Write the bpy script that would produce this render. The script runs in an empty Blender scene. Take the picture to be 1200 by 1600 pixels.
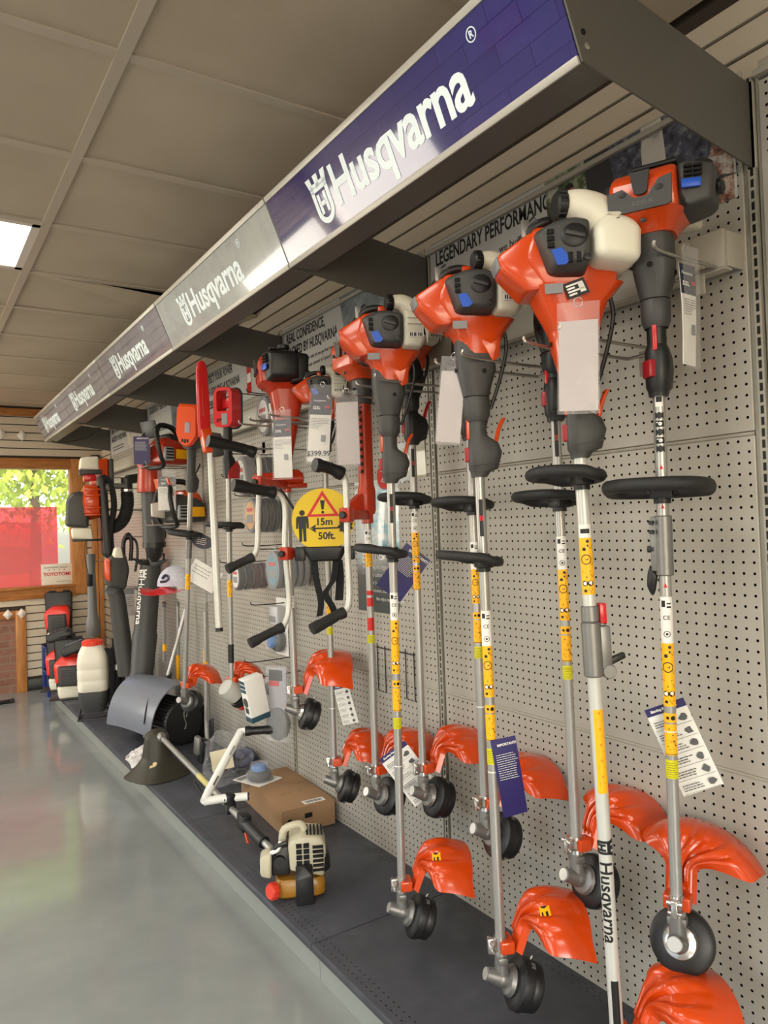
import bpy, bmesh, math, random
from mathutils import Vector as V, Matrix as MX, Euler
sc = bpy.context.scene
COL = sc.collection
R_ = math.radians
CAMZ = 1.435
# ------------------------------------------------------------------ camera
cam_d = bpy.data.cameras.new('camera'); cam = bpy.data.objects.new('camera', cam_d); COL.objects.link(cam)
cam_d.sensor_fit = 'AUTO'; cam_d.sensor_width = 36; cam_d.lens = 36*1155.36/1600
cam_d.clip_start = .02
def cam_axes(yaw, pitch, roll):
    y, p, r = R_(yaw), R_(pitch), R_(roll)
    f = V((math.sin(y)*math.cos(p), math.cos(y)*math.cos(p), math.sin(p)))
    rt = V((math.cos(y), -math.sin(y), 0)); u = rt.cross(f)
    return rt*math.cos(r)+u*math.sin(r), -rt*math.sin(r)+u*math.cos(r), f
a, b, c = cam_axes(33.116, 1.07, -2.026)
cam.matrix_world = MX(((a.x, b.x, -c.x, -1.6217), (a.y, b.y, -c.y, 0), (a.z, b.z, -c.z, CAMZ), (0, 0, 0, 1)))
sc.camera = cam
# ------------------------------------------------------------------ light and exposure
vs = sc.view_settings
vs.view_transform = 'Standard'; vs.look = 'None'; vs.gamma = 1; vs.use_curve_mapping = False
vs.exposure = -0.1
world = bpy.data.worlds.new('sky'); sc.world = world; world.use_nodes = True
wn = world.node_tree; wn.nodes.clear()
wo = wn.nodes.new('ShaderNodeOutputWorld'); wb = wn.nodes.new('ShaderNodeBackground'); ws = wn.nodes.new('ShaderNodeTexSky')
ws.sky_type = 'NISHITA'; ws.sun_disc = False; ws.sun_elevation = R_(38); ws.sun_rotation = R_(200); ws.air_density = 1.2; ws.dust_density = 2.5
wb.inputs['Strength'].default_value = .8
wn.links.new(ws.outputs[0], wb.inputs[0]); wn.links.new(wb.outputs[0], wo.inputs[0])
sun_d = bpy.data.lights.new('sun', 'SUN'); sun_d.energy = 7.0; sun_d.angle = R_(1.5); sun_d.color = (1, .95, .86)
sun = bpy.data.objects.new('sun', sun_d); COL.objects.link(sun); sun.rotation_euler = Euler((R_(48), 0, R_(25)))
def area(name, loc, rot, sx, sy, power, col=(1, 1, 1)):
    d = bpy.data.lights.new(name, 'AREA'); d.shape = 'RECTANGLE'; d.size = sx; d.size_y = sy; d.energy = power; d.color = col
    o = bpy.data.objects.new(name, d); COL.objects.link(o); o.location = loc; o.rotation_euler = rot
    return o
# daylight entering by the big shop windows (behind the camera, on the left side, and in the far wall)
area('window_daylight', (-3.2, -3.4, 1.6), Euler((R_(90), 0, 0)), 3.6, 1.9, 58, (1, .98, .95))
area('window_daylight', (-4.95, 1.2, 1.5), Euler((R_(90), 0, R_(-90))), 3.0, 1.7, 34, (1, .98, .95))
area('window_daylight', (-4.93, 6.58, 1.6), Euler((R_(90), 0, R_(-90))), 1.9, 1.35, 72, (1, .91, .78))
area('window_daylight', (-4.1, 7.66, 1.55), Euler((R_(-90), 0, 0)), 1.3, 1.2, 42, (1, .90, .76))
o_ = area('window_daylight', (-1.47, 7.74, 1.54), Euler((R_(-90), 0, 0)), 2.5, 1.15, 1); o_.data.cycles.is_portal = True
cy = sc.cycles
cy.use_denoising = True; cy.max_bounces = 8; cy.diffuse_bounces = 4; cy.glossy_bounces = 4; cy.transmission_bounces = 6; cy.transparent_max_bounces = 12
cy.caustics_reflective = False; cy.caustics_refractive = False; cy.sample_clamp_indirect = 6

# ------------------------------------------------------------------ materials
def lin(c):
    if isinstance(c, str):
        c = [int(c[i:i+2], 16) for i in (0, 2, 4)]
    return tuple(((v/255)/12.92 if v/255 <= .04045 else ((v/255+.055)/1.055)**2.4) for v in c)+(1,)
MATS = {}
def mat(name, col, rough=.5, metal=0, var=0, scale=20, bump=0, bscale=60, coat=0, trans=0, alpha=1, ior=1.45, emit=0, spec=.5):
    if name in MATS: return MATS[name]
    m = bpy.data.materials.new(name); m.use_nodes = True; nt = m.node_tree; p = nt.nodes['Principled BSDF']
    c = lin(col); p.inputs['Base Color'].default_value = c; p.inputs['Roughness'].default_value = rough; p.inputs['Metallic'].default_value = metal
    p.inputs['Coat Weight'].default_value = coat; p.inputs['Coat Roughness'].default_value = .08
    p.inputs['Transmission Weight'].default_value = trans; p.inputs['IOR'].default_value = ior; p.inputs['Alpha'].default_value = alpha
    p.inputs['Specular IOR Level'].default_value = spec
    if emit: p.inputs['Emission Color'].default_value = c; p.inputs['Emission Strength'].default_value = emit
    tc = nt.nodes.new('ShaderNodeTexCoord')
    if var:
        n = nt.nodes.new('ShaderNodeTexNoise'); n.inputs['Scale'].default_value = scale; n.inputs['Detail'].default_value = 4
        nt.links.new(tc.outputs['Object'], n.inputs['Vector'])
        mx = nt.nodes.new('ShaderNodeMix'); mx.data_type = 'RGBA'; mx.blend_type = 'MIX'
        mx.inputs[6].default_value = tuple(v*(1-var) for v in c[:3])+(1,); mx.inputs[7].default_value = tuple(min(1, v*(1+var)) for v in c[:3])+(1,)
        nt.links.new(n.outputs['Fac'], mx.inputs[0]); nt.links.new(mx.outputs[2], p.inputs['Base Color'])
    if bump:
        n = nt.nodes.new('ShaderNodeTexNoise'); n.inputs['Scale'].default_value = bscale
        nt.links.new(tc.outputs['Object'], n.inputs['Vector'])
        bm_ = nt.nodes.new('ShaderNodeBump'); bm_.inputs['Strength'].default_value = bump; bm_.inputs['Distance'].default_value = .003
        nt.links.new(n.outputs['Fac'], bm_.inputs['Height']); nt.links.new(bm_.outputs[0], p.inputs['Normal'])
    MATS[name] = m
    return m
class NT:
    """small node-graph helper"""
    def __init__(s, name, rough=.5, metal=0):
        s.m = bpy.data.materials.new(name); s.m.use_nodes = True; s.t = s.m.node_tree; s.p = s.t.nodes['Principled BSDF']
        s.p.inputs['Roughness'].default_value = rough; s.p.inputs['Metallic'].default_value = metal
        s.tc = s.t.nodes.new('ShaderNodeTexCoord'); s.sep = s.t.nodes.new('ShaderNodeSeparateXYZ'); s.link(s.tc.outputs['Object'], s.sep.inputs[0])
        MATS[name] = s.m
    def link(s, a, b): s.t.links.new(a, b)
    def math(s, op, a, b=0, c=0):
        n = s.t.nodes.new('ShaderNodeMath'); n.operation = op
        for i, v in enumerate((a, b, c)):
            if isinstance(v, (int, float)): n.inputs[i].default_value = v
            else: s.link(v, n.inputs[i])
        return n.outputs[0]
    def mix(s, f, a, b):
        n = s.t.nodes.new('ShaderNodeMix'); n.data_type = 'RGBA'
        for i, v in ((0, f), (6, a), (7, b)):
            if isinstance(v, (int, float)): n.inputs[i].default_value = v
            elif isinstance(v, tuple): n.inputs[i].default_value = v
            else: s.link(v, n.inputs[i])
        return n.outputs[2]
    def noise(s, scale, detail=4, rough=.5, vec=None):
        n = s.t.nodes.new('ShaderNodeTexNoise'); n.inputs['Scale'].default_value = scale; n.inputs['Detail'].default_value = detail; n.inputs['Roughness'].default_value = rough
        s.link(vec or s.tc.outputs['Object'], n.inputs['Vector']); return n.outputs['Fac']
    def ramp(s, f, stops):
        n = s.t.nodes.new('ShaderNodeValToRGB'); s.link(f, n.inputs[0]); e = n.color_ramp.elements
        while len(e) < len(stops): e.new(.5)
        for q, (pos, c) in zip(e, stops): q.position = pos; q.color = c
        return n.outputs[0]
    def col(s, v):
        if isinstance(v, tuple): s.p.inputs['Base Color'].default_value = v
        else: s.link(v, s.p.inputs['Base Color'])
    def bump(s, h, strength=.3, dist=.003):
        n = s.t.nodes.new('ShaderNodeBump'); n.inputs['Strength'].default_value = strength; n.inputs['Distance'].default_value = dist
        s.link(h, n.inputs['Height']); s.link(n.outputs[0], s.p.inputs['Normal'])
ORANGE = mat('orange_plastic', (200, 66, 12), .24, coat=.35, var=.06, scale=9)
ORANGE2 = mat('red_orange_plastic', (176, 48, 18), .32, coat=.2, var=.06, scale=9)
RED = mat('red_plastic', (196, 30, 34), .3, coat=.3)
DGREY = mat('charcoal_plastic', (62, 62, 61), .48, bump=.12, bscale=900)
DGREY2 = mat('mid_grey_plastic', (98, 98, 97), .42, bump=.1, bscale=900)
BLACK = mat('black_plastic', (26, 26, 27), .42)
RUBBER = mat('black_rubber', (33, 33, 34), .62, bump=.15, bscale=500)
WEB = mat('black_webbing', (20, 20, 22), .85, bump=.4, bscale=900)
WHITE = mat('white_tank_plastic', (226, 222, 204), .38, var=.04, scale=12)
CREAM = mat('cream_plastic', (186, 179, 154), .45, var=.15, scale=30)
ALU = mat('aluminium_tube', (166, 164, 160), .34, .6, var=.05, scale=6)
PALE = mat('pale_painted_tube', (196, 196, 190), .3, .15)
CAST = mat('cast_grey_metal', (128, 127, 124), .4, .6, var=.12, scale=60, bump=.1)
STEEL = mat('bright_steel', (200, 198, 194), .22, .9)
ZINC = mat('zinc_wire', (165, 162, 156), .35, .85)
BLUE = mat('blue_plastic', (30, 84, 190), .35)
DARKSLOT = mat('dark_slot', (10, 10, 10), .8)
YELLOW = mat('yellow_sticker', (246, 178, 14), .4)
LIME = mat('lime_sticker', (206, 198, 20), .4)
PAPER = mat('white_label', (228, 226, 220), .45)
INK = mat('black_ink', (22, 22, 22), .5)
REDINK = mat('red_ink', (196, 34, 30), .5)
NAVY = mat('navy_card', (38, 32, 92), .4, var=.15, scale=14)
NAVY2 = mat('dark_navy_print', (34, 36, 58), .4)
GREYPR = mat('grey_print', (128, 128, 130), .5)
GREYTAG = mat('pale_grey_card', (184, 174, 172), .5, var=.04, scale=15)
BLUEINK = mat('blue_ink', (40, 96, 160), .4)
CLEAR = mat('clear_plastic', (235, 236, 238), .08, alpha=.16, bump=.5, bscale=35)
CLEARV = mat('clear_vinyl', (225, 225, 228), .12, alpha=.10, bump=.8, bscale=22)
GONDOLA = mat('gondola_grey_metal', (168, 163, 150), .42, .1, var=.03, scale=3)
GOND_D = mat('bracket_grey_metal', (94, 92, 86), .45, .1, var=.04, scale=3)
KICK = mat('kickplate_grey', (146, 150, 143), .4, .1, var=.05, scale=4)
CARD = mat('cardboard', (152, 119, 86), .8, var=.06, scale=7, bump=.08, bscale=90)
def wood(name, c1, c2):
    n = NT(name, .45); mp = n.t.nodes.new('ShaderNodeMapping'); n.link(n.tc.outputs['Object'], mp.inputs[0]); mp.inputs['Scale'].default_value = (14, 14, 1.6)
    f = n.noise(3, 6, .6, mp.outputs[0]); n.col(n.ramp(f, [(.3, lin(c1)), (.7, lin(c2))])); return n.m
WOODV = wood('honey_pine_upright', (150, 92, 42), (196, 136, 74))
n = NT('honey_pine_rail', .45); mp = n.t.nodes.new('ShaderNodeMapping'); n.link(n.tc.outputs['Object'], mp.inputs[0]); mp.inputs['Scale'].default_value = (1.6, 14, 14)
n.col(n.ramp(n.noise(3, 6, .6, mp.outputs[0]), [(.3, lin((140, 84, 38))), (.7, lin((190, 128, 68)))])); WOODH = n.m

# ------------------------------------------------------------------ mesh builder
def rrect(w, h, r, k=4, cx=0, cy=0):
    pts = []
    r = min(r, w/2*.999, h/2*.999)
    for qx, qy, a0 in ((1, 1, 0), (-1, 1, 90), (-1, -1, 180), (1, -1, 270)):
        for i in range(k+1):
            a = R_(a0+90*i/k); pts.append((cx+qx*(w/2-r)+r*math.cos(a), cy+qy*(h/2-r)+r*math.sin(a)))
    return pts
def ring(z, w, h, r, cx=0, cy=0, k=4): return [V((x, y, z)) for x, y in rrect(w, h, r, k, cx, cy)]
def circ(r, n=20, cx=0, cy=0): return [(cx+r*math.cos(2*math.pi*i/n), cy+r*math.sin(2*math.pi*i/n)) for i in range(n)]
def frame(p, z, x=(1, 0, 0)):
    z = V(z).normalized(); x = V(x); x = x-z*x.dot(z)
    if x.length < 1e-5: x = V((0, 1, 0))-z*z.y
    x.normalize(); y = z.cross(x)
    return MX(((x.x, y.x, z.x, p[0]), (x.y, y.y, z.y, p[1]), (x.z, y.z, z.z, p[2]), (0, 0, 0, 1)))
def smooth_path(pts, k=6, closed=False):
    pts = [V(p) for p in pts]; n = len(pts); out = []
    for i in range(n if closed else n-1):
        p0 = pts[(i-1) % n] if closed or i > 0 else pts[0]; p1 = pts[i]; p2 = pts[(i+1) % n]; p3 = pts[(i+2) % n] if closed or i+2 < n else pts[-1]
        for j in range(k):
            t = j/k; out.append(.5*((2*p1)+(p2-p0)*t+(2*p0-5*p1+4*p2-p3)*t*t+(3*p1-p0-3*p2+p3)*t**3))
    if not closed: out.append(pts[-1])
    return out
class MB:
    def __init__(s): s.bm = bmesh.new(); s.mi = 0
    def _add(s, vs, fs, M=None):
        vv = [s.bm.verts.new(M @ V(v) if M else V(v)) for v in vs]
        for f in fs:
            try: q = s.bm.faces.new([vv[i] for i in f]); q.material_index = s.mi
            except ValueError: pass
        return s
    def _merge(s, t, M=None):
        t.verts.index_update()
        s._add([v.co.copy() for v in t.verts], [[v.index for v in f.verts] for f in t.faces], M); t.free(); return s
    def box(s, lo, hi, bev=0, M=None, seg=2):
        t = bmesh.new(); bmesh.ops.create_cube(t, size=1)
        for v in t.verts: v.co = V([(lo[i]+hi[i])/2+v.co[i]*(hi[i]-lo[i]) for i in range(3)])
        if bev: bmesh.ops.bevel(t, geom=t.edges[:], offset=bev, segments=seg, affect='EDGES', profile=.5)
        return s._merge(t, M)
    def hull(s, pts, bev=0, M=None, seg=2):
        t = bmesh.new()
        for p in pts: t.verts.new(p)
        r = bmesh.ops.convex_hull(t, input=t.verts[:])
        bmesh.ops.delete(t, geom=[v for v in t.verts if not v.link_faces], context='VERTS')
        bmesh.ops.dissolve_limit(t, angle_limit=R_(4), verts=t.verts[:], edges=t.edges[:])
        if bev: bmesh.ops.bevel(t, geom=t.edges[:], offset=bev, segments=seg, affect='EDGES', profile=.5)
        bmesh.ops.recalc_face_normals(t, faces=t.faces[:])
        return s._merge(t, M)
    def loft(s, rings, M=None, cap=True, closed=True):
        n = len(rings[0]); vs = [p for r in rings for p in r]; fs = []
        for i in range(len(rings)-1):
            for j in range(n if closed else n-1):
                k = (j+1) % n; fs.append((i*n+j, i*n+k, (i+1)*n+k, (i+1)*n+j))
        if cap: fs.append(tuple(range(n))[::-1]); fs.append(tuple((len(rings)-1)*n+j for j in range(n)))
        return s._add(vs, fs, M)
    def lathe(s, prof, M=None, n=24):
        rings = [[V((max(r, 1e-4)*math.cos(2*math.pi*j/n), max(r, 1e-4)*math.sin(2*math.pi*j/n), z)) for j in range(n)] for r, z in prof]
        return s.loft(rings, M)
    def cyl(s, p0, p1, r0, r1=None, n=18, bev=0):
        p0, p1 = V(p0), V(p1); L = (p1-p0).length; r1 = r0 if r1 is None else r1
        pr = [(r0, 0), (r1, L)] if not bev else [(r0-bev, 0), (r0, bev), (r1, L-bev), (r1-bev, L)]
        return s.lathe(pr, frame(p0, p1-p0), n)
    def tube(s, pts, r, n=10, closed=False, sm=0):
        if sm: pts = smooth_path(pts, sm, closed)
        pts = [V(p) for p in pts]; N = len(pts); up = None; rings = []
        for i in range(N):
            if closed: t = pts[(i+1) % N]-pts[i-1]
            else: t = pts[min(i+1, N-1)]-pts[max(i-1, 0)]
            if t.length < 1e-9: t = V((0, 0, 1))
            t.normalize()
            if up is None: up = V((0, 0, 1)) if abs(t.z) < .9 else V((1, 0, 0))
            up = up-t*up.dot(t)
            if up.length < 1e-6: up = t.orthogonal()
            up.normalize(); w = t.cross(up); rr = r[i] if isinstance(r, (list, tuple)) else r
            rings.append([pts[i]+up*rr*math.cos(2*math.pi*j/n)+w*rr*math.sin(2*math.pi*j/n) for j in range(n)])
        if closed: rings.append(rings[0])
        return s.loft(rings, None, not closed)
    def ribbon(s, pts, w, th, wd=(0, 1, 0), sm=0):
        """flat strap along pts, width direction wd"""
        if sm: pts = smooth_path(pts, sm)
        pts = [V(p) for p in pts]; wd = V(wd).normalized(); rings = []
        for i, p in enumerate(pts):
            t = (pts[min(i+1, len(pts)-1)]-pts[max(i-1, 0)]).normalized(); nn = t.cross(wd)
            nn = nn.normalized() if nn.length > 1e-6 else V((1, 0, 0)); d = wd
            rings.append([p+d*w/2+nn*th/2, p-d*w/2+nn*th/2, p-d*w/2-nn*th/2, p+d*w/2-nn*th/2])
        return s.loft(rings)
    def prism(s, pts, d, M=None):
        n = len(pts); vs = [(x, y, 0) for x, y in pts]+[(x, y, d) for x, y in pts]
        return s._add(vs, [tuple(range(n))[::-1], tuple(range(n, 2*n))]+[(i, (i+1) % n, n+(i+1) % n, n+i) for i in range(n)], M)
    def poly(s, pts, M=None): return s._add(pts, [tuple(range(len(pts)))], M)
    def surf(s, f, nu, nv, th=0, M=None):
        P = [[V(f(i/nu, j/nv)) for j in range(nv+1)] for i in range(nu+1)]
        def nrm(i, j):
            du = P[min(i+1, nu)][j]-P[max(i-1, 0)][j]; dv = P[i][min(j+1, nv)]-P[i][max(j-1, 0)]; q = du.cross(dv)
            return q.normalized() if q.length > 1e-12 else V((0, 0, 1))
        W = nv+1; vs = [P[i][j] for i in range(nu+1) for j in range(W)]; fs = [(i*W+j, (i+1)*W+j, (i+1)*W+j+1, i*W+j+1) for i in range(nu) for j in range(nv)]
        if th:
            o = len(vs); vs += [P[i][j]-nrm(i, j)*th for i in range(nu+1) for j in range(W)]
            fs += [tuple(o+k for k in f_)[::-1] for f_ in fs]
            bd = [i*W for i in range(nu+1)]+[nu*W+j for j in range(1, W)]+[i*W+nv for i in range(nu-1, -1, -1)]+[j for j in range(nv-1, 0, -1)]
            fs += [(bd[k], bd[(k+1) % len(bd)], o+bd[(k+1) % len(bd)], o+bd[k]) for k in range(len(bd))]
        return s._add(vs, fs, M)
    def sph(s, c, r, M=None, n=16):
        r = (r, r, r) if isinstance(r, (int, float)) else r
        return s.loft([[V((c[0]+r[0]*math.sin(math.pi*max(.02, min(.98, i/(n//2))))*math.cos(2*math.pi*j/n), c[1]+r[1]*math.sin(math.pi*max(.02, min(.98, i/(n//2))))*math.sin(2*math.pi*j/n), c[2]+r[2]*math.cos(math.pi*i/(n//2)))) for j in range(n)] for i in range(n//2+1)], M)
    def text(s, body, size, M, ext=.0006, bold=0, align='CENTER', sx=1, sp=1.0):
        cu = bpy.data.curves.new('lettering', 'FONT'); cu.body = body; cu.size = size; cu.extrude = ext/2; cu.offset = bold; cu.align_x = align; cu.align_y = 'CENTER'
        cu.resolution_u = 3; cu.space_character = sp
        o = bpy.data.objects.new('lettering', cu); me = bpy.data.meshes.new_from_object(o)
        s._add([(v.co.x*sx, v.co.y, v.co.z+ext/2) for v in me.vertices], [tuple(p.vertices) for p in me.polygons], M)
        bpy.data.objects.remove(o); bpy.data.curves.remove(cu); bpy.data.meshes.remove(me); return s
    def wrap(s, pts, r, a0, z0, out=0):
        """flat polygon (u, v) laid on a vertical tube of radius r"""
        return s._add([((r+out)*math.cos(a0+u/r), (r+out)*math.sin(a0+u/r), z0+v) for u, v in pts], [tuple(range(len(pts)))])
    def done(s, name, m, parent=None, smooth=40, loc=None):
        me = bpy.data.meshes.new(name); bmesh.ops.recalc_face_normals(s.bm, faces=s.bm.faces[:]); s.bm.to_mesh(me); s.bm.free()
        for q in (m if isinstance(m, (list, tuple)) else [m]): me.materials.append(q)
        if smooth:
            me.polygons.foreach_set('use_smooth', [True]*len(me.polygons)); me.set_sharp_from_angle(angle=R_(smooth))
        o = bpy.data.objects.new(name, me); COL.objects.link(o)
        if parent: o.parent = parent
        if loc: o.location = loc
        return o
def tag(o, label, cat, group=None):
    o['label'] = label; o['category'] = cat
    if group: o['group'] = group
    return o
def thing(name, label, cat, loc=(0, 0, 0), rz=0, group=None, M=None):
    o = bpy.data.objects.new(name, None); COL.objects.link(o); o.empty_display_size = .05
    if M is not None: o.matrix_world = M
    else: o.location = loc; o.rotation_euler = (0, 0, rz)
    return tag(o, label, cat, group)
def struct(o): o['kind'] = 'structure'; return o
def copy_thing(o, loc, label, group=None):
    c = o.copy(); COL.objects.link(c); c.location = loc; c['label'] = label
    if group: c['group'] = group
    for ch in o.children:
        d = ch.copy(); COL.objects.link(d); d.parent = c
        for g in ch.children:
            e = g.copy(); COL.objects.link(e); e.parent = d
    return c
# face frame: a plane with x along 'right', y up and z towards the viewer
def face(p, right, up): 
    r = V(right).normalized(); u = V(up); u = (u-r*u.dot(r)).normalized(); z = r.cross(u)
    return MX(((r.x, u.x, z.x, p[0]), (r.y, u.y, z.y, p[1]), (r.z, u.z, z.z, p[2]), (0, 0, 0, 1)))
WALLF = lambda y, z, x=0: face((x, y, z), (0, -1, 0), (0, 0, 1))      # a face looking into the room from the pegboard wall
BACKF = lambda x, z, y: face((x, y, z), (1, 0, 0), (0, 0, 1))          # a face looking at the room from the far wall
UP0 = .9105; SEC = 1.218                                               # uprights of the gondola
UPR = [UP0+SEC*k for k in range(-1, 6)]
# ================================================================== SETTING
YB = 7.72; XR = .06; XL = -5.0; YF = -3.5; ZC = 2.682
n = NT('polished_concrete', .2); f1 = n.noise(1.3, 5, .6); f2 = n.noise(9, 6, .7)
n.col(n.mix(n.math('MULTIPLY', f2, .45), n.ramp(f1, [(.35, lin((130, 134, 132))), (.68, lin((152, 155, 151)))]), lin((122, 127, 126))))
n.link(n.ramp(n.noise(4, 5, .65), [(.3, (.07, .07, .07, 1)), (.7, (.17, .17, .17, 1))]), n.p.inputs['Roughness']); n.bump(n.noise(14, 3), .035, .004)
struct(MB().box((XL-.1, YF-.1, -.1), (XR+.1, YB+.1, 0)).done('floor', n.m, smooth=0))
# ceiling: tiles in one mesh over a black sheet carrying the plenum's shade in its colour, tee grid as trim
TX = -1.117; TY0 = 1.94; TP = .6096
n = NT('ceiling_tile_board', .85); n.col(n.ramp(n.noise(2.2, 4), [(.3, lin((176, 162, 141))), (.75, lin((194, 180, 158)))])); n.bump(n.noise(220, 2), .15, .002); TILE = n.m
TEE = mat('ceiling_tee_paint', (186, 174, 156), .5, var=.05, scale=3)
struct(MB().box((XL-.1, YF-.1, ZC+.16), (XR+.1, YB+.1, ZC+.2)).done('ceiling_plenum', DARKSLOT, smooth=0))
m = MB()
lights = {(1, 2), (1, -2), (1, -6), (2, 0), (2, 6), (1, 6), (2, -4)}
xs = [TX+1.2192*k for k in range(-4, 2)]
gap_tile = None
for i in range(-9, 10):
    y0 = TY0+TP*i; y1 = y0+TP
    if y1 < YF or y0 > YB: continue
    for j in range(len(xs)-1):
        x0, x1 = xs[j], min(xs[j+1], XR-.02)
        x0 = max(x0, XL)
        if x1-x0 < .05: continue
        col_ = 4-j
        if (col_, i) in lights or (col_ == 0 and i == 3): continue
        m.box((x0+.004, max(y0, YF)+.004, ZC+.004), (x1-.004, min(y1, YB)-.004, ZC+.016))
struct(m.done('ceiling', TILE, smooth=0))
m = MB(); w_, d_ = 1.15, TP-.008; zz = [.006, -.062, .0, .006]; cs = [(0, 0), (w_, 0), (w_, d_), (0, d_)]
m._add([(x, y, z) for (x, y), z in zip(cs, zz)]+[(x, y, z+.012) for (x, y), z in zip(cs, zz)], [(0, 3, 2, 1), (4, 5, 6, 7), (0, 1, 5, 4), (1, 2, 6, 5), (2, 3, 7, 6), (3, 0, 4, 7)])
t = m.done('ceiling_tile', TILE, smooth=0, loc=(TX+.018, TY0+TP*3+.022, ZC))
tag(t, 'sagging beige ceiling tile dropping open to a dark gap above the sign canopy', 'ceiling tile')
m = MB()
for x in xs:
    if XL < x < XR: m.box((x-.017, YF, ZC-.004), (x+.017, YB, ZC+.006))
for i in range(-9, 10):
    y = TY0+TP*i
    if YF < y < YB: m.box((XL, y-.017, ZC-.002), (XR, y+.017, ZC+.004))
struct(m.done('trim_1', TEE, smooth=0))
# recessed ceiling light panels
LAMP = mat('light_diffuser', (255, 250, 238), .6, emit=4.2)
WMET = mat('white_enamel', (214, 208, 198), .4)
for (cj, i) in sorted(lights):
    x0 = xs[4-cj]+.017; y0 = TY0+TP*i+.017; vis = (cj, i) == (1, 2)
    o = thing('ceiling_light', 'glowing white recessed ceiling light panel at the left edge of the ceiling', 'ceiling light', (x0, y0, ZC))
    if not vis:
        del o['label']; del o['category']; struct(o)
    m = MB(); w, d = 1.2192-.034, TP-.034
    for lo, hi in (((0, 0, -.002), (w, .03, .02)), ((0, d-.03, -.002), (w, d, .02)), ((0, 0, -.002), (.03, d, .02)), ((w-.03, 0, -.002), (w, d, .02))): m.box(lo, hi)
    m.done('frame', WMET, o, 0)
    MB().box((.03, .03, .006), (w-.03, d-.03, .012)).done('diffuser', LAMP, o, 0)
    d_ = bpy.data.lights.new('light_panel', 'AREA'); d_.shape = 'RECTANGLE'; d_.size = 1.1; d_.size_y = .5; d_.energy = 13; d_.color = (1, .95, .86)
    l = bpy.data.objects.new('light_panel', d_); COL.objects.link(l); l.location = (x0+w/2, y0+d/2, ZC-.01)
# slat walls
SLAT = mat('slatwall_cream', (196, 184, 164), .5, var=.04, scale=2)
SLATB = mat('slatwall_groove', (60, 50, 40), .8)
SP = .0745; SZ0 = 2.438-SP*31
WIN = (-2.7, -.235, .975, 2.10)      # opening x0, x1, z0, z1
m = MB(); m.mi = 1; m.box((XR+.012, YF, 0), (XR+.1, YB+.1, ZC+.19)); m.box((XR-.02, YF, ZC+.02), (XR+.02, YB, ZC+.19)); m.mi = 0
k = 0; z = SZ0
while z < 2.62:
    m.box((XR, YF, max(z+.0045, .11)), (XR+.014, YB, min(z+SP-.0045, 2.648)), .002, seg=1); z += SP
struct(m.done('wall_right', [SLAT, SLATB], smooth=0))
m = MB(); m.mi = 1
for lo, hi in (((XL-.1, 0), (-4.75, ZC)), ((-4.75, 0), (-3.45, .95)), ((-4.75, 2.15), (-3.45, ZC)), ((-3.45, 0), (WIN[0], ZC)), ((WIN[1], 0), (XR+.1, ZC)), ((WIN[0], 0), (WIN[1], WIN[2])), ((WIN[0], WIN[3]), (WIN[1], ZC))):
    m.box((lo[0], YB, lo[1]), (hi[0], YB+.1, hi[1]+(.19 if hi[1] == ZC else 0)))
m.mi = 0; z = SZ0
while z < 2.6:
    a_, b_ = z+.0045, z+SP-.0045
    if b_ > .11:
        segs = [(XL, XR)] if b_ < .95 or a_ > 2.15 else [(XL, -4.75), (-3.45, XR)]
        if a_ < 2.19 and b_ > .93: segs = [(XL, -4.75), (-3.45, WIN[0]-.12), (-.1, XR)]
        if a_ < .77: segs = [(-.66, XR)]
        for s0, s1 in segs: m.box((s0, YB-.014, max(a_, .11)), (s1, YB, b_), .002, seg=1)
    z += SP
struct(m.done('wall_back', [SLAT, SLATB], smooth=0))
struct(MB().box((-.66, YB-.012, 0), (XR, YB, .108), .003).done('baseboard_back', BLACK))
WALLP = mat('wall_paint', (200, 190, 172), .7)
m = MB()   # left wall with two window openings (out of frame, seen only in reflections)
for y0, y1, z0, z1 in ((YF, -.3, 0, ZC), (-.3, 2.7, 0, .65), (-.3, 2.7, 2.35, ZC), (2.7, 5.6, 0, ZC), (5.6, 7.55, 0, .9), (5.6, 7.55, 2.3, ZC), (7.55, YB+.1, 0, ZC)):
    m.box((XL-.1, y0, z0), (XL, y1, z1))
struct(m.done('wall_left', WALLP, smooth=0))
# red shop sign on the opposite wall: mirrored in the indigo panel
m = MB(); m.box((XL, 4.14, 2.27), (XL+.03, 4.58, 2.46), .01); struct(m.done('wall_left_sign', mat('sign_red', (206, 40, 48), .4)))
struct(MB().text('STIHL', .15, face((XL+.031, 4.36, 2.365), (0, 1, 0), (0, 0, 1)), .002, .003).done('wall_left_sign_lettering', PAPER, None, 0))
m = MB()
for x0, x1, z0, z1 in ((XL-.1, -5, 0, ZC), (-5, -1.4, 0, .65), (-5, -1.4, 2.5, ZC), (-1.4, XR+.1, 0, ZC)):
    m.box((x0, YF-.1, z0), (x1, YF, z1))
struct(m.done('wall_front', WALLP, smooth=0))
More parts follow.
